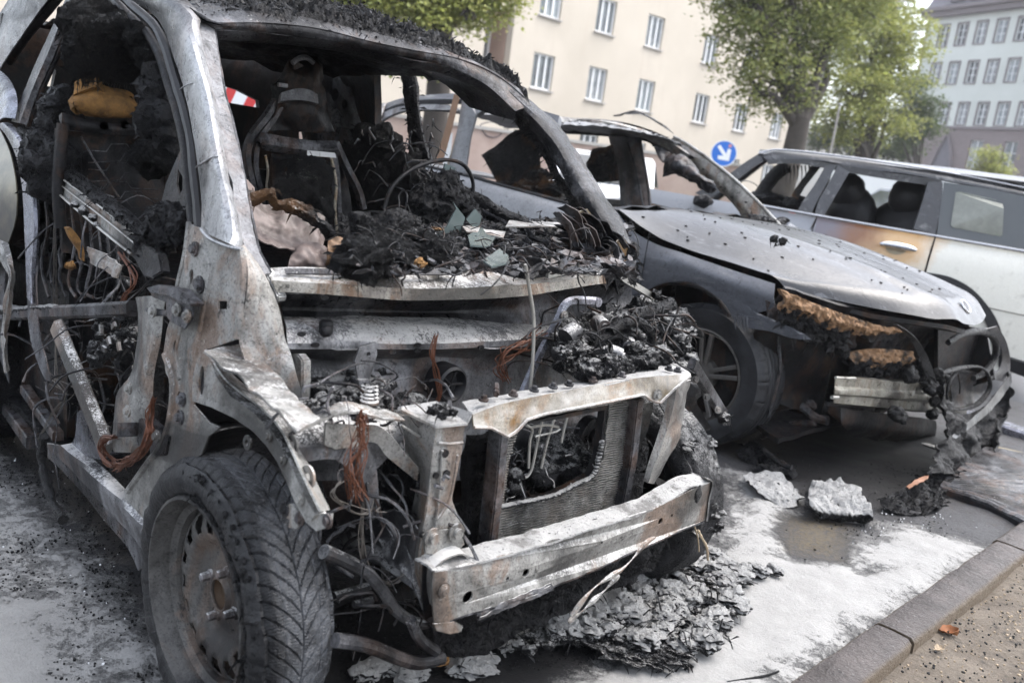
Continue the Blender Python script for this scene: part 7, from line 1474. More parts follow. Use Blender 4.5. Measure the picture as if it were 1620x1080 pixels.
def lwheel(cx):
    w = group_part('wheel', D); c_ = ML(cx, .80, .32); mb = MB(); rows = []
    for i in range(97):
        a = 2*math.pi*i/96; row = []
        for r_, o in ((.21, .01), (.24, 0), (.30, .005), (.318, .03), (.318, .18), (.29, .2)): row.append(c_+ME*(r_*math.cos(a))+Vector((0, 0, r_*math.sin(a)))-MN*o)
        rows.append(row)
    mb.grid(rows).build('tyre', M['tyre2'], w)
    mb = MB(); mb.grid([[c_+ME*(r_*math.cos(6.2832*i/48))+Vector((0, 0, r_*math.sin(6.2832*i/48)))-MN*o for i in range(48)] for r_, o in ((.215, .01), (.2, .02), (.18, .06), (.06, .04), (.001, .035))], True); mb.build('rim', M['rimal'], w)
lwheel(-2.6); lwheel(0)
# ================================================================== BACKGROUND
def facade(root, A0, A1, z0, z1, thick, wins, mat, name='wall'):
    """vertical wall from A0 to A1 (xy) with real window openings; wins = (s, z, w, h) centre along the wall"""
    d = (A1-A0); Lw = d.length; d.normalize(); nrm = Vector((d.y, -d.x, 0))
    if nrm.dot(CAMP-A0) < 0: nrm = -nrm
    def pt(s_, z, o=0): return A0+d*s_+nrm*o+Vector((0, 0, z))
    outline = [pt(0, z0), pt(Lw, z0), pt(Lw, z1), pt(0, z1)]
    hs_ = [[pt(s_-w/2, z-h/2), pt(s_+w/2, z-h/2), pt(s_+w/2, z+h/2), pt(s_-w/2, z+h/2)] for s_, z, w, h in wins]
    mb = MB(); mb.plate(outline, thick, hs_, nrm=nrm); mb.build(name, mat, root, smooth=False)
    return d, nrm, pt
# ---- cream apartment house
s = NT('cream_render'); n1 = s.noise(.35, 5, .6); n2 = s.noise(9, 6, .7); st_ = s.noise(1.2, 5, .6, s.map((2.5, 2.5, .25)))
c = s.mix(s.rng(n1, .35, .65), (.47, .42, .35), (.53, .475, .40)); c = s.mix(s.rng(st_, .56, .75, 0, .35), c, (.44, .37, .30)); s.col(c); s.rough(.9); s.bump(n2, .2, .02); M['cream'] = s.m
M['winf'] = simple('white_window_frame', (.74, .75, .76), .4, 0, .05, 3, 0)
gm = NT('window_glass'); gx = gm.noise(.9, 3, .6); gy = gm.noise(6, 3, .6, gm.map((1, 1, .1)))
gm.col(gm.mix(gm.rng(gy, .4, .6), gm.mix(gm.rng(gx, .4, .6), (.05, .07, .08), (.20, .24, .26)), (.28, .31, .32))); gm.rough(.12); M['wing'] = gm.m
GLS = [M['wing'], simple('dark_pane', (.05, .06, .065), .1, 0, .5, 2, 0), simple('curtained_pane', (.32, .34, .35), .25, 0, .4, 3, 0, (.12, .14, .15)), simple('grey_pane', (.14, .16, .17), .12, 0, .5, 1.5, 0)]
M['sill'] = simple('concrete_sill', (.40, .38, .36), .8)
C1 = DD(859, 113, 35.8); C4 = DD(1109, 172, 43.8)
a0 = Vector((C1.x, C1.y, 0)); dv = Vector((C4.x-C1.x, C4.y-C1.y, 0)).normalized(); wn = Vector((dv.y, -dv.x, 0))
def WPt(x, y): # pixel on the wall plane -> (s, z)
    p = onplane(x, y, tuple(wn), wn.dot(a0)); return (p-a0).dot(dv), p.z
s_end = WPt(1272, 210)[0]; s_beg = -22
cols_s = [WPt(*q)[0] for q in ((859, 113), (944, 134), (1021, 152), (1109, 172), (1171, 192))]
zB = sum(WPt(*q)[1] for q in ((859, 113), (944, 134), (1021, 152), (1109, 172)))/4; zA = sum(WPt(*q)[1] for q in ((874, 5), (964, 24), (1041, 50), (1125, 80)))/4
pass
fl = zA-zB; ww, hh = 1.25, 1.42
loW = [WPt(803, 60)[0], WPt(716, 60)[0]]; s_log = (WPt(765, 80)[0], WPt(808, 80)[0])
CB = empty('apartment_house', tuple(a0), 'cream rendered apartment house with rows of white three-pane windows', 'building')
wins = []
for r_ in range(-1, 4):
    for s_ in cols_s+[cols_s[-1]+(cols_s[1]-cols_s[0])*k for k in (1.1,)]:
        if s_+1 < s_end: wins.append((s_-s_beg, zB+r_*fl, ww, hh))
    for k in range(1, 4):
        s_ = cols_s[0]-4.6-3.4*k
        if s_ > s_beg+1 and r_ > -1: wins.append((s_-s_beg, zB+r_*fl, ww, hh))
lw = abs(s_log[1]-s_log[0])
logs = [((s_log[0]+s_log[1])/2-s_beg, zB+r_*fl-.15+1.1, lw, 2.3) for r_ in range(0, 3)]
A0 = a0+dv*s_beg; A1 = a0+dv*s_end
d_, n_, pt_ = facade(CB, A0, A1, -.5, 15.5, .35, wins+logs, M['cream'])
mb = MB(); back = [A1+Vector((0, 0, -.5)), A1-n_*9+Vector((0, 0, -.5)), A1-n_*9+Vector((0, 0, 15.5)), A1+Vector((0, 0, 15.5))]; mb.plate(back, .3, nrm=d_); mb.build('gable_wall', M['cream'], CB, smooth=False)
mb = MB(); mb.plate([A0-n_*.36+Vector((0, 0, -.5)), A1-n_*.36+Vector((0, 0, -.5)), A1-n_*.36+Vector((0, 0, 15.5)), A0-n_*.36+Vector((0, 0, 15.5))], .05) if False else None
def window(root, pt, s_, z, w, h, n_, d_, frame, glass, sill, panes=3, rec=.14, surround=None, cross=False):
    fr = MB(); o = -rec
    rot = Matrix((d_, n_, Vector((0, 0, 1)))).transposed()
    def B_(mb_, cs, cz, sw, sh, off=0, t=.06): mb_.box(pt(cs, cz, o+off), (sw, t, sh), rot)
    f = .07
    B_(fr, s_, z+h/2-f/2, w, f); B_(fr, s_, z-h/2+f/2, w, f); B_(fr, s_-w/2+f/2, z, f, h-2*f); B_(fr, s_+w/2-f/2, z, f, h-2*f)
    for k in range(1, panes): B_(fr, s_-w/2+w*k/panes, z, .085, h-2*f-.002, .012)
    if cross:
        for zz_ in cross: B_(fr, s_, z-h/2+h*zz_, w-2*f-.002, .05, .02)
    g = group_part('window', root)
    fr.build('frame', frame, g, smooth=False, one=True)
    glass = random.choice(GLS) if glass is M['wing'] else glass
    mb = MB(); mb.box(pt(s_, z, o-.04), (w-.01, .02, h-.01), rot); mb.build('pane', glass, g, smooth=False)
    if sill: mb = MB(); mb.box(pt(s_, z-h/2-.04, .03), (w+.12, .14, .06), rot); mb.build('sill', sill, g, smooth=False)
    if surround:
        mb = MB(); q = .11
        mb.box(pt(s_, z+h/2+q/2, .02), (w+2*q, .10, q), rot); mb.box(pt(s_, z-h/2-q/2, .02), (w+2*q, .12, q), rot); mb.box(pt(s_-w/2-q/2, z, .02), (q, .10, h-.002), rot); mb.box(pt(s_+w/2+q/2, z, .02), (q, .10, h-.002), rot)
        mb.build('surround', surround, g, smooth=False, one=True)
for w_ in wins: window(CB, pt_, w_[0], w_[1], w_[2], w_[3], n_, d_, M['winf'], M['wing'], M['sill'])
rot = Matrix((d_, n_, Vector((0, 0, 1)))).transposed()
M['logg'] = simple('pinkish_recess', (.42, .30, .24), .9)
for l_ in logs:
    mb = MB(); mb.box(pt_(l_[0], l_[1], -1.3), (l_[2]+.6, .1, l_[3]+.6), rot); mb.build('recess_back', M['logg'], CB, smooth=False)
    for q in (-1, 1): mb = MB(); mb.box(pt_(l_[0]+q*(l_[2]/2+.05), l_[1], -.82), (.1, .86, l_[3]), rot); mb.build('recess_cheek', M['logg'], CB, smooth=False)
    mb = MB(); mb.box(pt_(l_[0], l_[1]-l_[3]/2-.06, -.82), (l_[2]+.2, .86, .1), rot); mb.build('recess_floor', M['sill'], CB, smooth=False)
    window(CB, pt_, l_[0]+.2, l_[1]-.1, .8, 1.7, n_, d_, M['winf'], M['wing'], None, 1, 1.22)
# downpipe at the corner
mb = MB(); mb.tube([A1+n_*.1-d_*.12+Vector((0, 0, z)) for z in (0, 7, 15)], .07, 8); mb.build('downpipe', M['sill'], CB)
# low graffiti wall before the house
s = NT('pinkish_garden_wall'); s.col(s.mix(s.rng(s.noise(1, 6, .7), .35, .65), (.30, .22, .19), (.40, .31, .27))); s.rough(.9); M['gw'] = s.m
gA, gB = DD(560, 215, 17.5), DD(960, 270, 20.5); gA.z = gB.z = 0
GW = empty('garden_wall', tuple(gA), 'low pinkish garden wall seen through the empty rear windows of the burnt saloon', 'wall')
dg = (gB-gA).normalized(); ng = Vector((dg.y, -dg.x, 0)); ng = ng if ng.dot(CAMP-gA) > 0 else -ng; rg = Matrix((dg, ng, Vector((0, 0, 1)))).transposed(); lg = (gB-gA).length
def WG(x, y): p = onplane(x, y, tuple(ng), ng.dot(gA)); return p
mb = MB(); mb.box(gA+dg*lg/2+Vector((0, 0, .85)), (lg+8, .25, 1.7), rg); mb.build('wall_body', M['gw'], GW, smooth=False)
mb = MB(); mb.box(gA+dg*lg/2+Vector((0, 0, 1.73)), (lg+8.1, .34, .07), rg); mb.build('coping', M['sill'], GW, smooth=False)
p0, p1 = WG(662, 178), WG(708, 240)
cc = (p0+p1)/2; wdt = abs((p1-p0).dot(dg)); mb = MB(); mb.box(Vector((cc.x, cc.y, .78))+ng*.15, (max(.7, wdt), .05, 1.5), rg); mb.build('grey_cabinet_door', simple('grey_panel', (.42, .44, .46), .6, 0, .2, 3), GW, smooth=False)
mb = MB(); rs = random.Random(5)
for k in range(4):
    z = 1.35-k*.22; x0 = -.18
    for j in range(4):
        c0 = Vector((cc.x, cc.y, z))+ng*.185+dg*(x0+j*.12); pts = [c0+dg*rs.uniform(-.05, .05)+Vector((0, 0, rs.uniform(-.08, .08))) for _ in range(4)]; mb.tube(catmull(pts, 10), .010, 4)
for k in range(2):
    c0 = WG(775+k*40, 205)+ng*.14; mb.tube(catmull([c0+dg*math.cos(t)*.28*(1+.2*math.sin(3*t))+Vector((0, 0, math.sin(t)*.16)) for t in np.linspace(0, 6, 12)], 30), .012, 4)
mb.build('graffiti', simple('dark_spray_paint', (.06, .05, .06), .6), GW, kind='stuff')

# ---- office building on the right
s = NT('pale_green_render'); n1 = s.noise(.2, 4, .6); s.col(s.mix(s.rng(n1, .35, .65), (.50, .52, .48), (.58, .60, .56))); s.rough(.9); M['pale'] = s.m
M['surr'] = simple('dark_stone_surround', (.20, .17, .175), .8); M['slate'] = simple('dark_slate', (.16, .15, .17), .7, 0, .3, .8)
s = NT('brown_clinker'); bk = s.n('ShaderNodeTexBrick'); bk.inputs['Scale'].default_value = 3.2; bk.inputs['Color1'].default_value = (.20, .16, .16, 1); bk.inputs['Color2'].default_value = (.24, .195, .19, 1); bk.inputs['Mortar'].default_value = (.10, .085, .08, 1); mp = s.map((1, 1, 1), (R(90), 0, 0)); s.l(mp, bk.inputs['Vector']); s.col(bk.outputs['Color']); s.rough(.9); M['clink'] = s.m
O1, O2 = DD(1479, 118, 79), DD(1599, 110, 72)
b0 = Vector((O1.x, O1.y, 0)); db = Vector((O2.x-O1.x, O2.y-O1.y, 0)).normalized(); nb = Vector((db.y, -db.x, 0))
def WO(x, y):
    p = onplane(x, y, tuple(nb), nb.dot(b0)); return (p-b0).dot(db), p.z
cs = [WO(*q)[0] for q in ((1479, 118), (1508, 116), (1537, 115), (1568, 113), (1602, 110))]
stp = (cs[4]-cs[0])/4; z1_ = WO(1470, 60)[1]*.5+WO(1600, 46)[1]*.5; z2_ = WO(1479, 118)[1]*.5+WO(1599, 110)[1]*.5; z3_ = (WO(1500, 180)[1]+WO(1599, 180)[1])/2
zbr = (WO(1480, 205)[1]+WO(1600, 200)[1])/2; zroof = (WO(1470, 32)[1]+WO(1600, 14)[1])/2
pass
OB = empty('office_building', tuple(b0), 'pale greenish office building with dark window surrounds and brown brick ground floor', 'building')
wins = []; sb = -6*0-3.2; 
cs_all = [cs[0]+stp*k for k in range(0, 9)]
sO0 = cs[0]-stp*1.1; sO1 = cs_all[-1]+stp*.6
ow, oh = 1.0, 1.85
for z in (z1_, z2_, z3_):
    for c_ in cs_all: wins.append((c_-sO0, z, ow, oh))
A0 = b0+db*sO0; A1 = b0+db*sO1
dO, nO, ptO = facade(OB, A0, A1, zbr, zroof, .4, wins, M['pale'])
for w_ in wins: window(OB, ptO, w_[0], w_[1], w_[2], w_[3], nO, dO, M['winf'], M['wing'], None, 2, .16, M['surr'], (.36, .68))
lowz = WO(1560, 245)[1]
lowin = [(WO(x, 240)[0]-sO0, lowz, 1.3, 2.4) for x in (1542, 1598)]
ax = WO(1496, 240)[0]-sO0; az = WO(1496, 228)[1]
d2, n2_, pt2 = facade(OB, A0, A1, -1, zbr, .5, lowin+[(ax, az/2-.6, 1.9, az-.9)], M['clink'], 'brick_base')
for w_ in lowin: window(OB, pt2, w_[0], w_[1], w_[2], w_[3], nO, dO, M['winf'], M['wing'], None, 2, .2, None, (.3, .6))
rO = Matrix((dO, nO, Vector((0, 0, 1)))).transposed()
mb = MB(); mb.box(ptO((sO1-sO0)/2, zbr, .06), (sO1-sO0, .2, .22), rO); mb.build('string_course', M['surr'], OB, smooth=False)
# pointed doorway
mb = MB(); q = [ptO(ax-1.15, 0, -.1), ptO(ax-1.15, az-2.2, -.1), ptO(ax-.7, az-.6, -.1), ptO(ax, az+.9, -.1), ptO(ax+.7, az-.6, -.1), ptO(ax+1.15, az-2.2, -.1), ptO(ax+1.15, 0, -.1)]
mb.plate([p+nO*.22 for p in q], .05, nrm=nO); mb.build('pointed_doorway', M['slate'], OB, smooth=False)
mb = MB(); mb.tube([p+nO*.3 for p in q], .16, 6); mb.build('doorway_arch', M['surr'], OB)
# cornice, mansard roof, dormers
mb = MB(); mb.box(ptO((sO1-sO0)/2, zroof+.2, .25), (sO1-sO0+.6, .8, .45), rO); mb.box(ptO((sO1-sO0)/2, zroof+.6, .4), (sO1-sO0+.9, 1.2, .3), rO); mb.build('cornice', M['surr'], OB, smooth=False)
mb = MB(); Wd = sO1-sO0
mb.grid([[ptO(-.3, zroof+.7, .3), ptO(Wd+.3, zroof+.7, .3)], [ptO(.3, zroof+5, -1.8), ptO(Wd+.3, zroof+5, -1.8)], [ptO(.8, zroof+7, -6), ptO(Wd+.3, zroof+7, -6)]]); mb.add([ptO(-.3, zroof+.7, .3), ptO(.3, zroof+5, -1.8), ptO(.8, zroof+7, -6), ptO(-.3, zroof+.7, -6)], [(0, 1, 2, 3)]); mb.build('mansard_roof', M['slate'], OB, smooth=False)
for k in range(8):
    c_ = cs_all[k]-sO0+stp*.45
    g = group_part('dormer', OB); mb = MB(); mb.box(ptO(c_, zroof+2.35, -.5), (1.5, 1.6, 2.2), rO); mb.build('cheek', M['slate'], g, smooth=False)
    mb = MB(); mb.box(ptO(c_, zroof+2.4, .32), (1.15, .06, 1.7), rO); mb.build('dormer_window', M['winf'], g, smooth=False)
    for q in (-.28, .28): mb = MB(); mb.box(ptO(c_+q, zroof+2.4, .36), (.42, .03, 1.5), rO); mb.build('pane', M['wing'], g, smooth=False)
mb = MB(); mb.plate([A0+Vector((0, 0, -1)), A0-nO*14+Vector((0, 0, -1)), A0-nO*14+Vector((0, 0, zroof)), A0+Vector((0, 0, zroof))], .3, nrm=-dO); mb.build('side_wall', simple('brown_side_wall', (.25, .16, .15), .9), OB, smooth=False)
# entrance porch block at the far right of the building
pr = WO(1600, 240)[0]-sO0+1.2
mb = MB(); mb.box(ptO(pr+3.4, (zbr-1.2)/2, 1.2), (4.5, 2.4, zbr-1.0), rO); mb.build('porch', M['clink'], OB, smooth=False)

# ---- trees
def leafmat(name, a, b, c_):
    s = NT(name); oi = s.n('ShaderNodeNewGeometry'); n1 = s.noise(1.1, 3, .6); n2 = s.noise(9, 3, .6)
    c = s.mix(s.rng(n1, .4, .62), a, b); c = s.mix(s.rng(n2, .5, .68), c, c_); s.col(c); s.rough(.55)
    s.b.inputs['Subsurface Weight'].default_value = 0
    tr = s.n('ShaderNodeBsdfTranslucent'); s.l(c, tr.inputs[0]); mx = s.n('ShaderNodeMixShader'); mx.inputs[0].default_value = .45
    out = s.t.nodes['Material Output']; s.l(s.b.outputs[0], mx.inputs[1]); s.l(tr.outputs[0], mx.inputs[2]); s.l(mx.outputs[0], out.inputs[0]); return s.m
LM1 = leafmat('lime_leaves', (.14, .175, .055), (.26, .29, .09), (.40, .39, .13))
LM2 = leafmat('yellow_green_leaves', (.18, .21, .06), (.30, .33, .09), (.42, .40, .13))
LM3 = leafmat('dark_leaves', (.035, .06, .018), (.07, .10, .03), (.11, .14, .04))
BK = simple('tree_bark', (.055, .045, .038), .9, 0, .5, 4, .8)
def tree(name, base, hgt, crown, lsz, nl, mat, label, seed, trunk_r=.25, lean=(0, 0), grp='street trees', fork=.35):
    """crown = list of (centre offset xyz from base, radii xyz)"""
    rs = random.Random(seed); base = Vector(base); t = empty(name, tuple(base), label, 'tree', grp)
    mb = MB(); tips = []
    top = base+Vector((lean[0], lean[1], hgt*fork)); mb.tube(catmull([base-Vector((0, 0, .2)), base.lerp(top, .5)+Vector((.06, .04, 0)), top], 12), [trunk_r*(1.15-.35*i/11) for i in range(12)], 12)
    for (c, r_) in crown:
        c = base+Vector(c); mid = top.lerp(c, .5)+Vector((rs.uniform(-.3, .3), rs.uniform(-.3, .3), .2))
        mb.tube(catmull([top-Vector((0, 0, .3)), mid, c], 12), [trunk_r*(.55-.42*i/11) for i in range(12)], 8)
        for k in range(5):
            u = Vector((rs.gauss(0, 1), rs.gauss(0, 1), rs.gauss(0, 1))).normalized(); e = c+Vector((u.x*r_[0], u.y*r_[1], u.z*r_[2]))*.8
            mb.tube(catmull([mid.lerp(c, .6), c.lerp(e, .5)+Vector((0, 0, .15)), e], 8), [trunk_r*(.16-.016*i) for i in range(8)], 5)
    mb.build('trunk', BK, t, one=True, angle=60)
    # clumps of leaves on a shell-biased distribution, with drooping twig sprays
    cl = []
    tot = sum(r_[0]*r_[1]*r_[2] for c, r_ in crown)
    for c, r_ in crown:
        n = int(nl/34*(r_[0]*r_[1]*r_[2])/tot)+1
        for _ in range(n):
            u = Vector((rs.gauss(0, 1), rs.gauss(0, 1), rs.gauss(0, 1))).normalized(); q = rs.random()**.45
            w = 1+.35*noise.noise(u*1.7+Vector((seed, 0, 0)))
            cl.append((base+Vector(c)+Vector((u.x*r_[0], u.y*r_[1], u.z*r_[2]))*q*w, u))
    V = []; F = []
    for p, u in cl:
        dr = Vector((u.x, u.y, u.z*.4-.35)).normalized(); sp = lsz*3.2
        for _ in range(34):
            q = p+dr*rs.uniform(-.3, 1)*sp+Vector((rs.gauss(0, 1), rs.gauss(0, 1), rs.gauss(0, .55)))*lsz*1.25
            a = Vector((rs.gauss(0, 1), rs.gauss(0, 1), rs.gauss(0, .5))).normalized(); b = a.cross(Vector((rs.gauss(0, .4), rs.gauss(0, .4), 1))).normalized()
            s_ = lsz*rs.uniform(.55, 1.1); i = len(V)
            V += [q-a*s_*.5, q+b*s_*.36, q+a*s_*.55, q-b*s_*.36]; F.append((i, i+1, i+2, i+3))
    me = bpy.data.meshes.new('crown'); me.from_pydata([tuple(v) for v in V], [], F); me.materials.append(mat); o = bpy.data.objects.new('crown', me); col.objects.link(o); join(o, t); o['kind'] = 'stuff'
    return t
def gnd(x, y, depth): p = DD(x, y, depth); return Vector((p.x, p.y, 0))
def crown_px(base, specs):
    out = []
    for x, y, dep, rp in specs: p = DD(x, y, dep)-base; r_ = rp/FPX*dep; out.append(((p.x, p.y, p.z), (r_, r_, r_*.85)))
    return out
b1 = gnd(1222, 330, 22)
tree('lime_tree', b1, 9, crown_px(b1, [(1200, 70, 21.5, 70), (1260, 40, 22, 80), (1170, 10, 21.5, 55), (1300, 90, 22.5, 60), (1230, 130, 21.5, 62), (1190, 150, 21.5, 32), (1330, 20, 23, 70), (1240, -60, 22, 110), (1280, 150, 22.5, 36), (1340, -60, 23, 90), (1150, -50, 21.5, 60)]), .125, 42000, LM1, 'big lime tree with forked trunk in front of the cream apartment house', 3, .30, (.25, .1), fork=.34)
b2 = gnd(1355, 330, 32)
tree('lime_tree', b2, 9, crown_px(b2, [(1350, 150, 31, 62), (1400, 120, 32, 60), (1380, 60, 32, 70), (1320, 190, 31, 38), (1430, 60, 33, 46), (1400, 190, 32, 44), (1360, 0, 32, 60), (1420, 0, 33, 40), (1340, 215, 31, 26)]), .15, 34000, LM2, 'yellow green tree right of the forked lime tree', 5, .26, fork=.25)
b3 = gnd(1440, 340, 48)
tree('lime_tree', b3, 9, crown_px(b3, [(1440, 190, 48, 30), (1455, 160, 48, 24), (1425, 210, 48, 26), (1462, 196, 49, 22), (1435, 130, 49, 24)]), .2, 9000, LM3, 'small dark green tree before the left end of the office building', 7, .2)
b4 = gnd(1572, 380, 40)
tree('young_tree', b4, 4, crown_px(b4, [(1567, 255, 40, 20), (1560, 272, 40, 20), (1580, 278, 40, 16), (1572, 240, 40, 12)]), .14, 3600, LM2, 'small young tree before the brick ground floor of the office building', 9, .06, fork=.3, grp=None)
b5 = gnd(690, 260, 15)
tree('lime_tree', b5+Vector((-1.5, 1.0, 0)), 9, crown_px(b5+Vector((-1.5, 1.0, 0)), [(560, -20, 15, 60), (640, -30, 15, 80), (720, -25, 15, 70), (600, 5, 14.5, 40), (680, 15, 14.5, 36), (760, 5, 15, 40), (800, -5, 15, 30), (500, -40, 15, 60), (740, 30, 14.5, 16), (622, 96, 14.5, 10), (660, 100, 14.5, 12), (690, 110, 14.3, 8)]), .10, 30000, LM2, 'tree whose yellow green branches hang above the roof of the wreck', 11, .25, fork=.4)
b6 = gnd(1290, 320, 60)
for k, (x, y, dd, r_) in enumerate([(1310, 215, 60, 26), (1360, 225, 62, 24), (1415, 232, 60, 22)]):
    bb_ = gnd(x, y, dd); tree('distant_tree', bb_, 5, crown_px(bb_, [(x, y, dd, r_), (x+16, y+8, dd, r_*.7), (x-14, y+8, dd, r_*.7)]), .26, 3000, LM3, ['dark distant tree just right of the apartment house corner', 'dark distant tree behind the lamp post', 'dark distant tree left of the office building'][k], 20+k, .2, grp='distant trees')
# ---- lamp post
lp = gnd(1302, 300, 26); LP = empty('lamp_post', tuple(lp), 'thin pale lamp post between the two big trees', 'lamp post')
mb = MB(); mb.tube([lp, lp+Vector((0, 0, 2)), Vector((lp.x, lp.y, DD(1306, 168, 26).z))], [.05, .04, .03], 10); mb.build('pole', M['sill'], LP)
mb = MB(); tp = Vector((lp.x, lp.y, DD(1306, 168, 26).z)); mb.lathe([(0, .1), (.05, .09), (.06, .03), (.03, 0), (.03, -.1)], tp, 'z', 16); mb.build('lamp_head', M['chrome'], LP)
# ---- traffic sign: blue disc with white arrow pointing down to the right
sp = DD(1145, 243, 17.0); SG = empty('keep_right_sign', (sp.x, sp.y, 0), 'round blue traffic sign with white arrow pointing down right', 'road sign')
sn = (CAMP-sp); sn.z = 0; sn.normalize(); sn = (sn+Vector((.15, 0, 0))).normalized(); sx = Vector((0, 0, 1)).cross(sn).normalized(); RS = 20.5/FPX*17
blue = simple('sign_blue', (.015, .14, .55), .35, 0, .1, 4, 0)
mb = MB(); mb.grid([circ(sp, RS, sn, 48), circ(sp+sn*.02, RS, sn, 48)], True, True); mb.build('disc', blue, SG)
mb = MB(); mb.grid([circ(sp+sn*.022, RS, sn, 48), circ(sp+sn*.026, RS, sn, 48), circ(sp+sn*.026, RS*.93, sn, 48), circ(sp+sn*.022, RS*.93, sn, 48)], True); mb.build('white_rim', M['white'], SG)
def sgn_pt(u, v): return sp+sn*.024+sx*u*RS+Vector((0, 0, 1))*v*RS
ang = R(-48); ca, sa = math.cos(ang), math.sin(ang)
arw = [(-.72, .13), (.12, .13), (-.14, .46), (.10, .60), (.70, 0), (.10, -.60), (-.14, -.46), (.12, -.13), (-.72, -.13)]
mb = MB(); mb.plate([sgn_pt(x*ca-y*sa, x*sa+y*ca) for x, y in arw], .004, nrm=sn); mb.build('arrow', M['white'], SG, smooth=False)
mb = MB(); mb.grid([circ(sgn_pt(.38, .62)+sn*.004, RS*.13, sn, 16), circ(sgn_pt(.38, .62)+sn*.006, RS*.12, sn, 16)], True, True); mb.build('sticker', simple('pink_sticker', (.6, .25, .28), .5), SG)
mb = MB(); mb.tube([Vector((sp.x, sp.y, 0))-sn*.05, Vector((sp.x, sp.y, sp.z+RS))-sn*.05], .03, 10); mb.build('pole', M['sill'], SG)
# ---- verge
v0, v1 = gnd(1100, 330, 9.5), gnd(1400, 380, 11)
mb = MB(); q = [DD(1050, 300, 10), DD(1500, 380, 10), DD(1500, 345, 26), DD(1050, 290, 26)]; q = [Vector((p.x, p.y, -.01)) for p in q]; mb.plate(q, .1, nrm=(0, 0, 1)); tag(mb.build('grass_verge', M['grass'], smooth=False), kind='structure')
rs = random.Random(2); V = []; F = []
for k in range(16000):
    u, v = rs.random(), rs.random(); p = q[0].lerp(q[1], u).lerp(q[3].lerp(q[2], u), v); h = rs.uniform(.05, .16); a = rs.uniform(0, 6.28); w = .008; i = len(V)
    V += [(p.x-w*math.cos(a), p.y-w*math.sin(a), 0), (p.x+w*math.cos(a), p.y+w*math.sin(a), 0), (p.x+rs.uniform(-.06, .06), p.y+rs.uniform(-.06, .06), h)]; F.append((i, i+1, i+2))
me = bpy.data.meshes.new('grass_blades'); me.from_pydata(V, [], F); me.materials.append(LM2); o = bpy.data.objects.new('grass_blades', me); col.objects.link(o); o['kind'] = 'stuff'
# ---- vehicles and barrier across the street
def parked(name, c, yaw, label, body, L_=4.3, W=1.75, H=1.45, van=False, stripe=None):
    t = empty(name, tuple(c), label, 'van' if van else 'car'); e = Vector((math.cos(yaw), math.sin(yaw), 0)); n = Vector((-e.y, e.x, 0))
    def l(x, y, z): return Vector(c)+e*x*L_/2+n*y*W/2+Vector((0, 0, z))
    if van: prof = [(-1, .35), (-1, .9), (-.98, H*.95), (-.9, H), (.45, H), (.66, H*.82), (.78, H*.58), (.96, H*.50), (1, .7), (1, .35)]
    else: prof = [(-1, .35), (-1, .75), (-.92, .95), (-.72, 1.0), (-.5, H*.97), (-.3, H), (.05, H*.99), (.42, .98), (.85, .82), (1, .68), (1, .35)]
    mb = MB(); rows = []
    for y in (-1, -.97, -.8, 0, .8, .97, 1): rows.append([l(x, y*(1 if z < 1.0 or van else .84), z-(.03 if abs(y) == 1 else 0)) for x, z in prof])
    mb.grid(rows); mb.add(rows[0], [tuple(range(len(prof)))]); mb.add(rows[-1], [tuple(range(len(prof)))]); mb.build('body', body, t, one=True, angle=30)
    for sy in (-1, 1):
        if van: gl = [(.42, H*.55), (.40, H*.85), (.60, H*.80), (.72, H*.58)]
        else: gl = [(-.62, 1.02), (-.46, H*.93), (.02, H*.94), (.30, 1.02)]
        mb = MB(); k = 1.012 if van else .93; mb.plate([l(x, sy*(k if z < 1.1 else k*.93 if not van else k), z) for x, z in gl], .01, nrm=n*sy); mb.build('side_window', M['glassd'], t, smooth=False)
        for wx in (-.62, .60):
            g = group_part('wheel', t); cw = l(wx, sy*1.0, .32)
            rws = [[cw+e*r_*math.cos(6.2832*i/28)+Vector((0, 0, r_*math.sin(6.2832*i/28)))-n*sy*o for i in range(28)] for r_, o in ((.2, 0), (.3, -.01), (.32, .03), (.32, .18))]
            MB().grid(rws, True).build('tyre', M['rubberd'], g); MB().grid([[cw+e*r_*math.cos(6.2832*i/28)+Vector((0, 0, r_*math.sin(6.2832*i/28)))-n*sy*o for i in range(28)] for r_, o in ((.2, 0), (.17, .03), (.001, .01))], True).build('rim', M['lightgrey'], g)
        if stripe: mb = MB(); mb.plate([l(-.98, sy*1.006, .92), l(.95, sy*1.006, .92), l(.95, sy*1.006, 1.16), l(-.98, sy*1.006, 1.16)], .006, nrm=n*sy); mb.build('stripe', stripe, t, smooth=False)
        mb = MB(); mb.box(l(.97, sy*.75, .68), (.12, .28, .14), Matrix((e, n, Vector((0, 0, 1)))).transposed()); mb.build('headlight', M['chrome'], t)
        mb = MB(); mb.box(l(-1.0, sy*.8, .8), (.06, .22, .16), Matrix((e, n, Vector((0, 0, 1)))).transposed()); mb.build('tail_light', M['reda'], t)
    if stripe and van: mb = MB(); mb.plate([l(-1.006, -.9, .72), l(-1.006, .9, .72), l(-1.006, .9, 1.0), l(-1.006, -.9, 1.0)], .006, nrm=-e); mb.build('rear_stripe', stripe, t, smooth=False)
    if not van: mb = MB(); mb.plate([l(.44, -.78, 1.0), l(.44, .78, 1.0), l(.10, .68, H*.965), l(.10, -.68, H*.965)], .01, nrm=e+Vector((0, 0, .8))); mb.build('windscreen', M['glassd'], t, smooth=False); mb = MB(); mb.plate([l(-.74, -.76, 1.03), l(-.74, .76, 1.03), l(-.53, .66, H*.95), l(-.53, -.66, H*.95)], .01, nrm=-e+Vector((0, 0, .8))); mb.build('rear_window', M['glassd'], t, smooth=False)
    return t
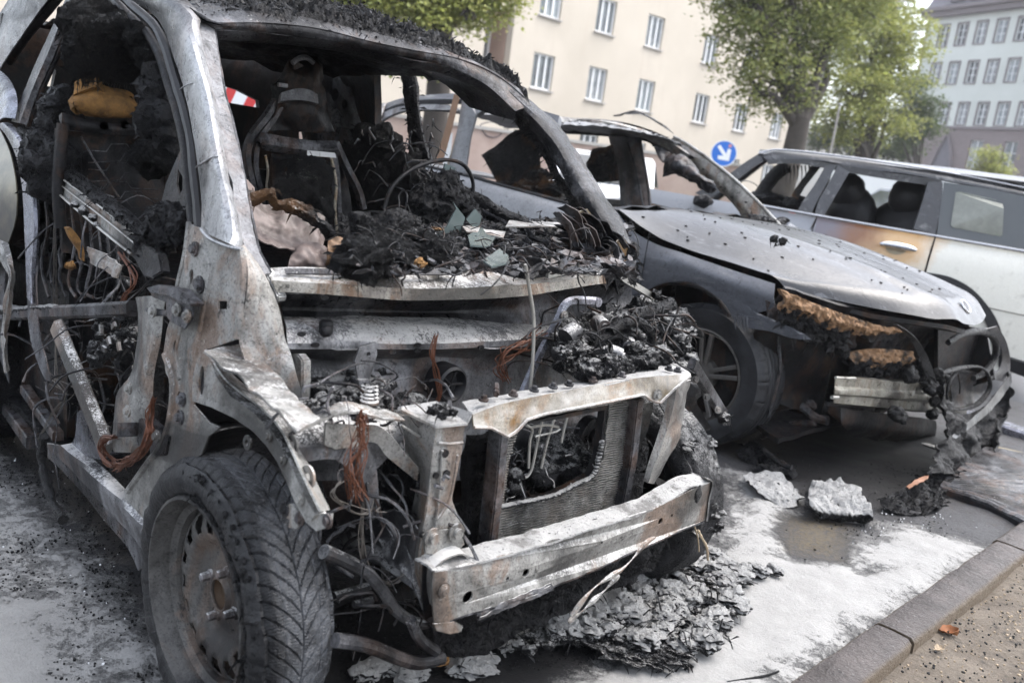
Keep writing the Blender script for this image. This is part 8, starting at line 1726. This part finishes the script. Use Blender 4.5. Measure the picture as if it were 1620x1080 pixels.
WH = simple('white_car_paint', (.66, .67, .68), .25, 0, .06, 2, 0); SV = simple('silver_car_paint', (.38, .39, .41), .3, .5, .08, 2, 0)
parked('parked_car', gnd(950, 290, 14), 2.3, 'white parked car seen through the windows of the burnt saloon', WH)
parked('parked_car', gnd(605, 265, 21), 2.35, 'silver parked car far behind the rear end of the burnt saloon', SV)
parked('emergency_van', gnd(1450, 345, 16), .75, 'low white van with red side stripe seen through the cream car windows', WH, 4.2, 1.8, 1.92, True, M['reda'])
parked('parked_car', gnd(1560, 360, 10.5), .9, 'grey parked car to the right behind the cream car', simple('grey_car_paint', (.22, .23, .25), .3, .3, .1, 2, 0))
BRr = empty('barrier_board', tuple(gnd(330, 190, 8)), 'red and white striped barrier board behind the near wreck', 'barrier'); 
p0, p1 = DD(235, 150, 8), DD(430, 152, 8); p0.z = p1.z = (p0.z+p1.z)/2+.02
db_ = (p1-p0); nb_ = Vector((db_.y, -db_.x, 0)).normalized(); nb_ = nb_ if nb_.dot(CAMP-p0) > 0 else -nb_
mb = MB(); mb.plate([p0-db_*.4+Vector((0, 0, -.11)), p1+db_*.3+Vector((0, 0, -.11)), p1+db_*.3+Vector((0, 0, .11)), p0-db_*.4+Vector((0, 0, .11))], .03, nrm=nb_); mb.build('board', M['white'], BRr, smooth=False)
for k in range(9):
    a = p0+db_*(-.38+k*.19)+nb_*.002; u_ = db_*.085; mb = MB(); mb.plate([a+Vector((0, 0, -.108)), a+u_+Vector((0, 0, -.108)), a+u_*1.9+Vector((0, 0, .108)), a+u_*.9+Vector((0, 0, .108))], .002, nrm=nb_); mb.build('red_stripe', M['reda'], BRr, smooth=False)
for q in (-.35, .4, 1.2): a = p0+db_*q; mb = MB(); mb.tube([Vector((a.x, a.y, 0))-nb_*.05, Vector((a.x, a.y, p0.z))-nb_*.05], .025, 8); mb.build('post', M['sill'], BRr)
# backdrop houses that close the street outside the gaps
FB = empty('street_house', tuple(gnd(60, 200, 30)), 'plain cream house far behind the near wreck at the left edge', 'building')
p0, p1 = gnd(-300, 100, 34), gnd(420, 200, 40); mb = MB(); mb.plate([p0, p1, p1+Vector((0, 0, 14)), p0+Vector((0, 0, 14))], 6); mb.build('wall', M['cream'], FB, smooth=False)
FH = empty('street_house', tuple(gnd(1400, 300, 105)), 'pale distant house closing the street behind the trees', 'building')
p0, p1 = gnd(1180, 300, 100), gnd(1480, 300, 120); mb = MB(); mb.plate([p0, p1, p1+Vector((0, 0, 9)), p0+Vector((0, 0, 9))], 6); mb.build('wall', simple('pale_far_wall', (.5, .48, .46), .9), FH, smooth=False)
ds = (p1-p0).normalized(); nn_ = Vector((ds.y, -ds.x, 0)); nn_ = nn_ if nn_.dot(CAMP-p0) > 0 else -nn_
for k in range(9):
    for z in (2.2, 5.6): mb = MB(); mb.box(p0+ds*(3+k*3.6)+nn_*.03+Vector((0, 0, z)), (1.3, .08, 1.7), Matrix((ds, nn_, Vector((0, 0, 1)))).transposed()); mb.build('window', M['wing'], FH, smooth=False)

# ---- rain haze
mb = MB(); mb.box((0, 20, 12.5), (530, 570, 29)); hz_ = mb.build('haze', bpy.data.materials.new('rain_haze'), smooth=False, kind='stuff')
hm = hz_.data.materials[0]; hm.use_nodes = True; ht = hm.node_tree; ht.nodes.clear(); ho = ht.nodes.new('ShaderNodeOutputMaterial'); hv = ht.nodes.new('ShaderNodeVolumePrincipled'); hv.inputs['Color'].default_value = (.93, .94, .97, 1); hv.inputs['Density'].default_value = .0009; ht.links.new(hv.outputs[0], ho.inputs['Volume'])

for (rn, mn), mb in BITS.items():
    root = bpy.data.objects[rn]; o = mb.build({'wet_char': 'char_flakes', 'char_with_powder': 'powdered_flakes', 'char_foam_covered': 'foam_flakes', 'char_brownish': 'brown_flakes'}.get(mn, 'ash_fibres'), bpy.data.materials[mn], root, smooth=False, kind='stuff') if not LITTER.clear() else None
print('TRIS', sum(sum(len(f.vertices)-2 for f in o.data.polygons) for o in sc.objects if o.type == 'MESH'), 'OBJ', len(sc.objects))
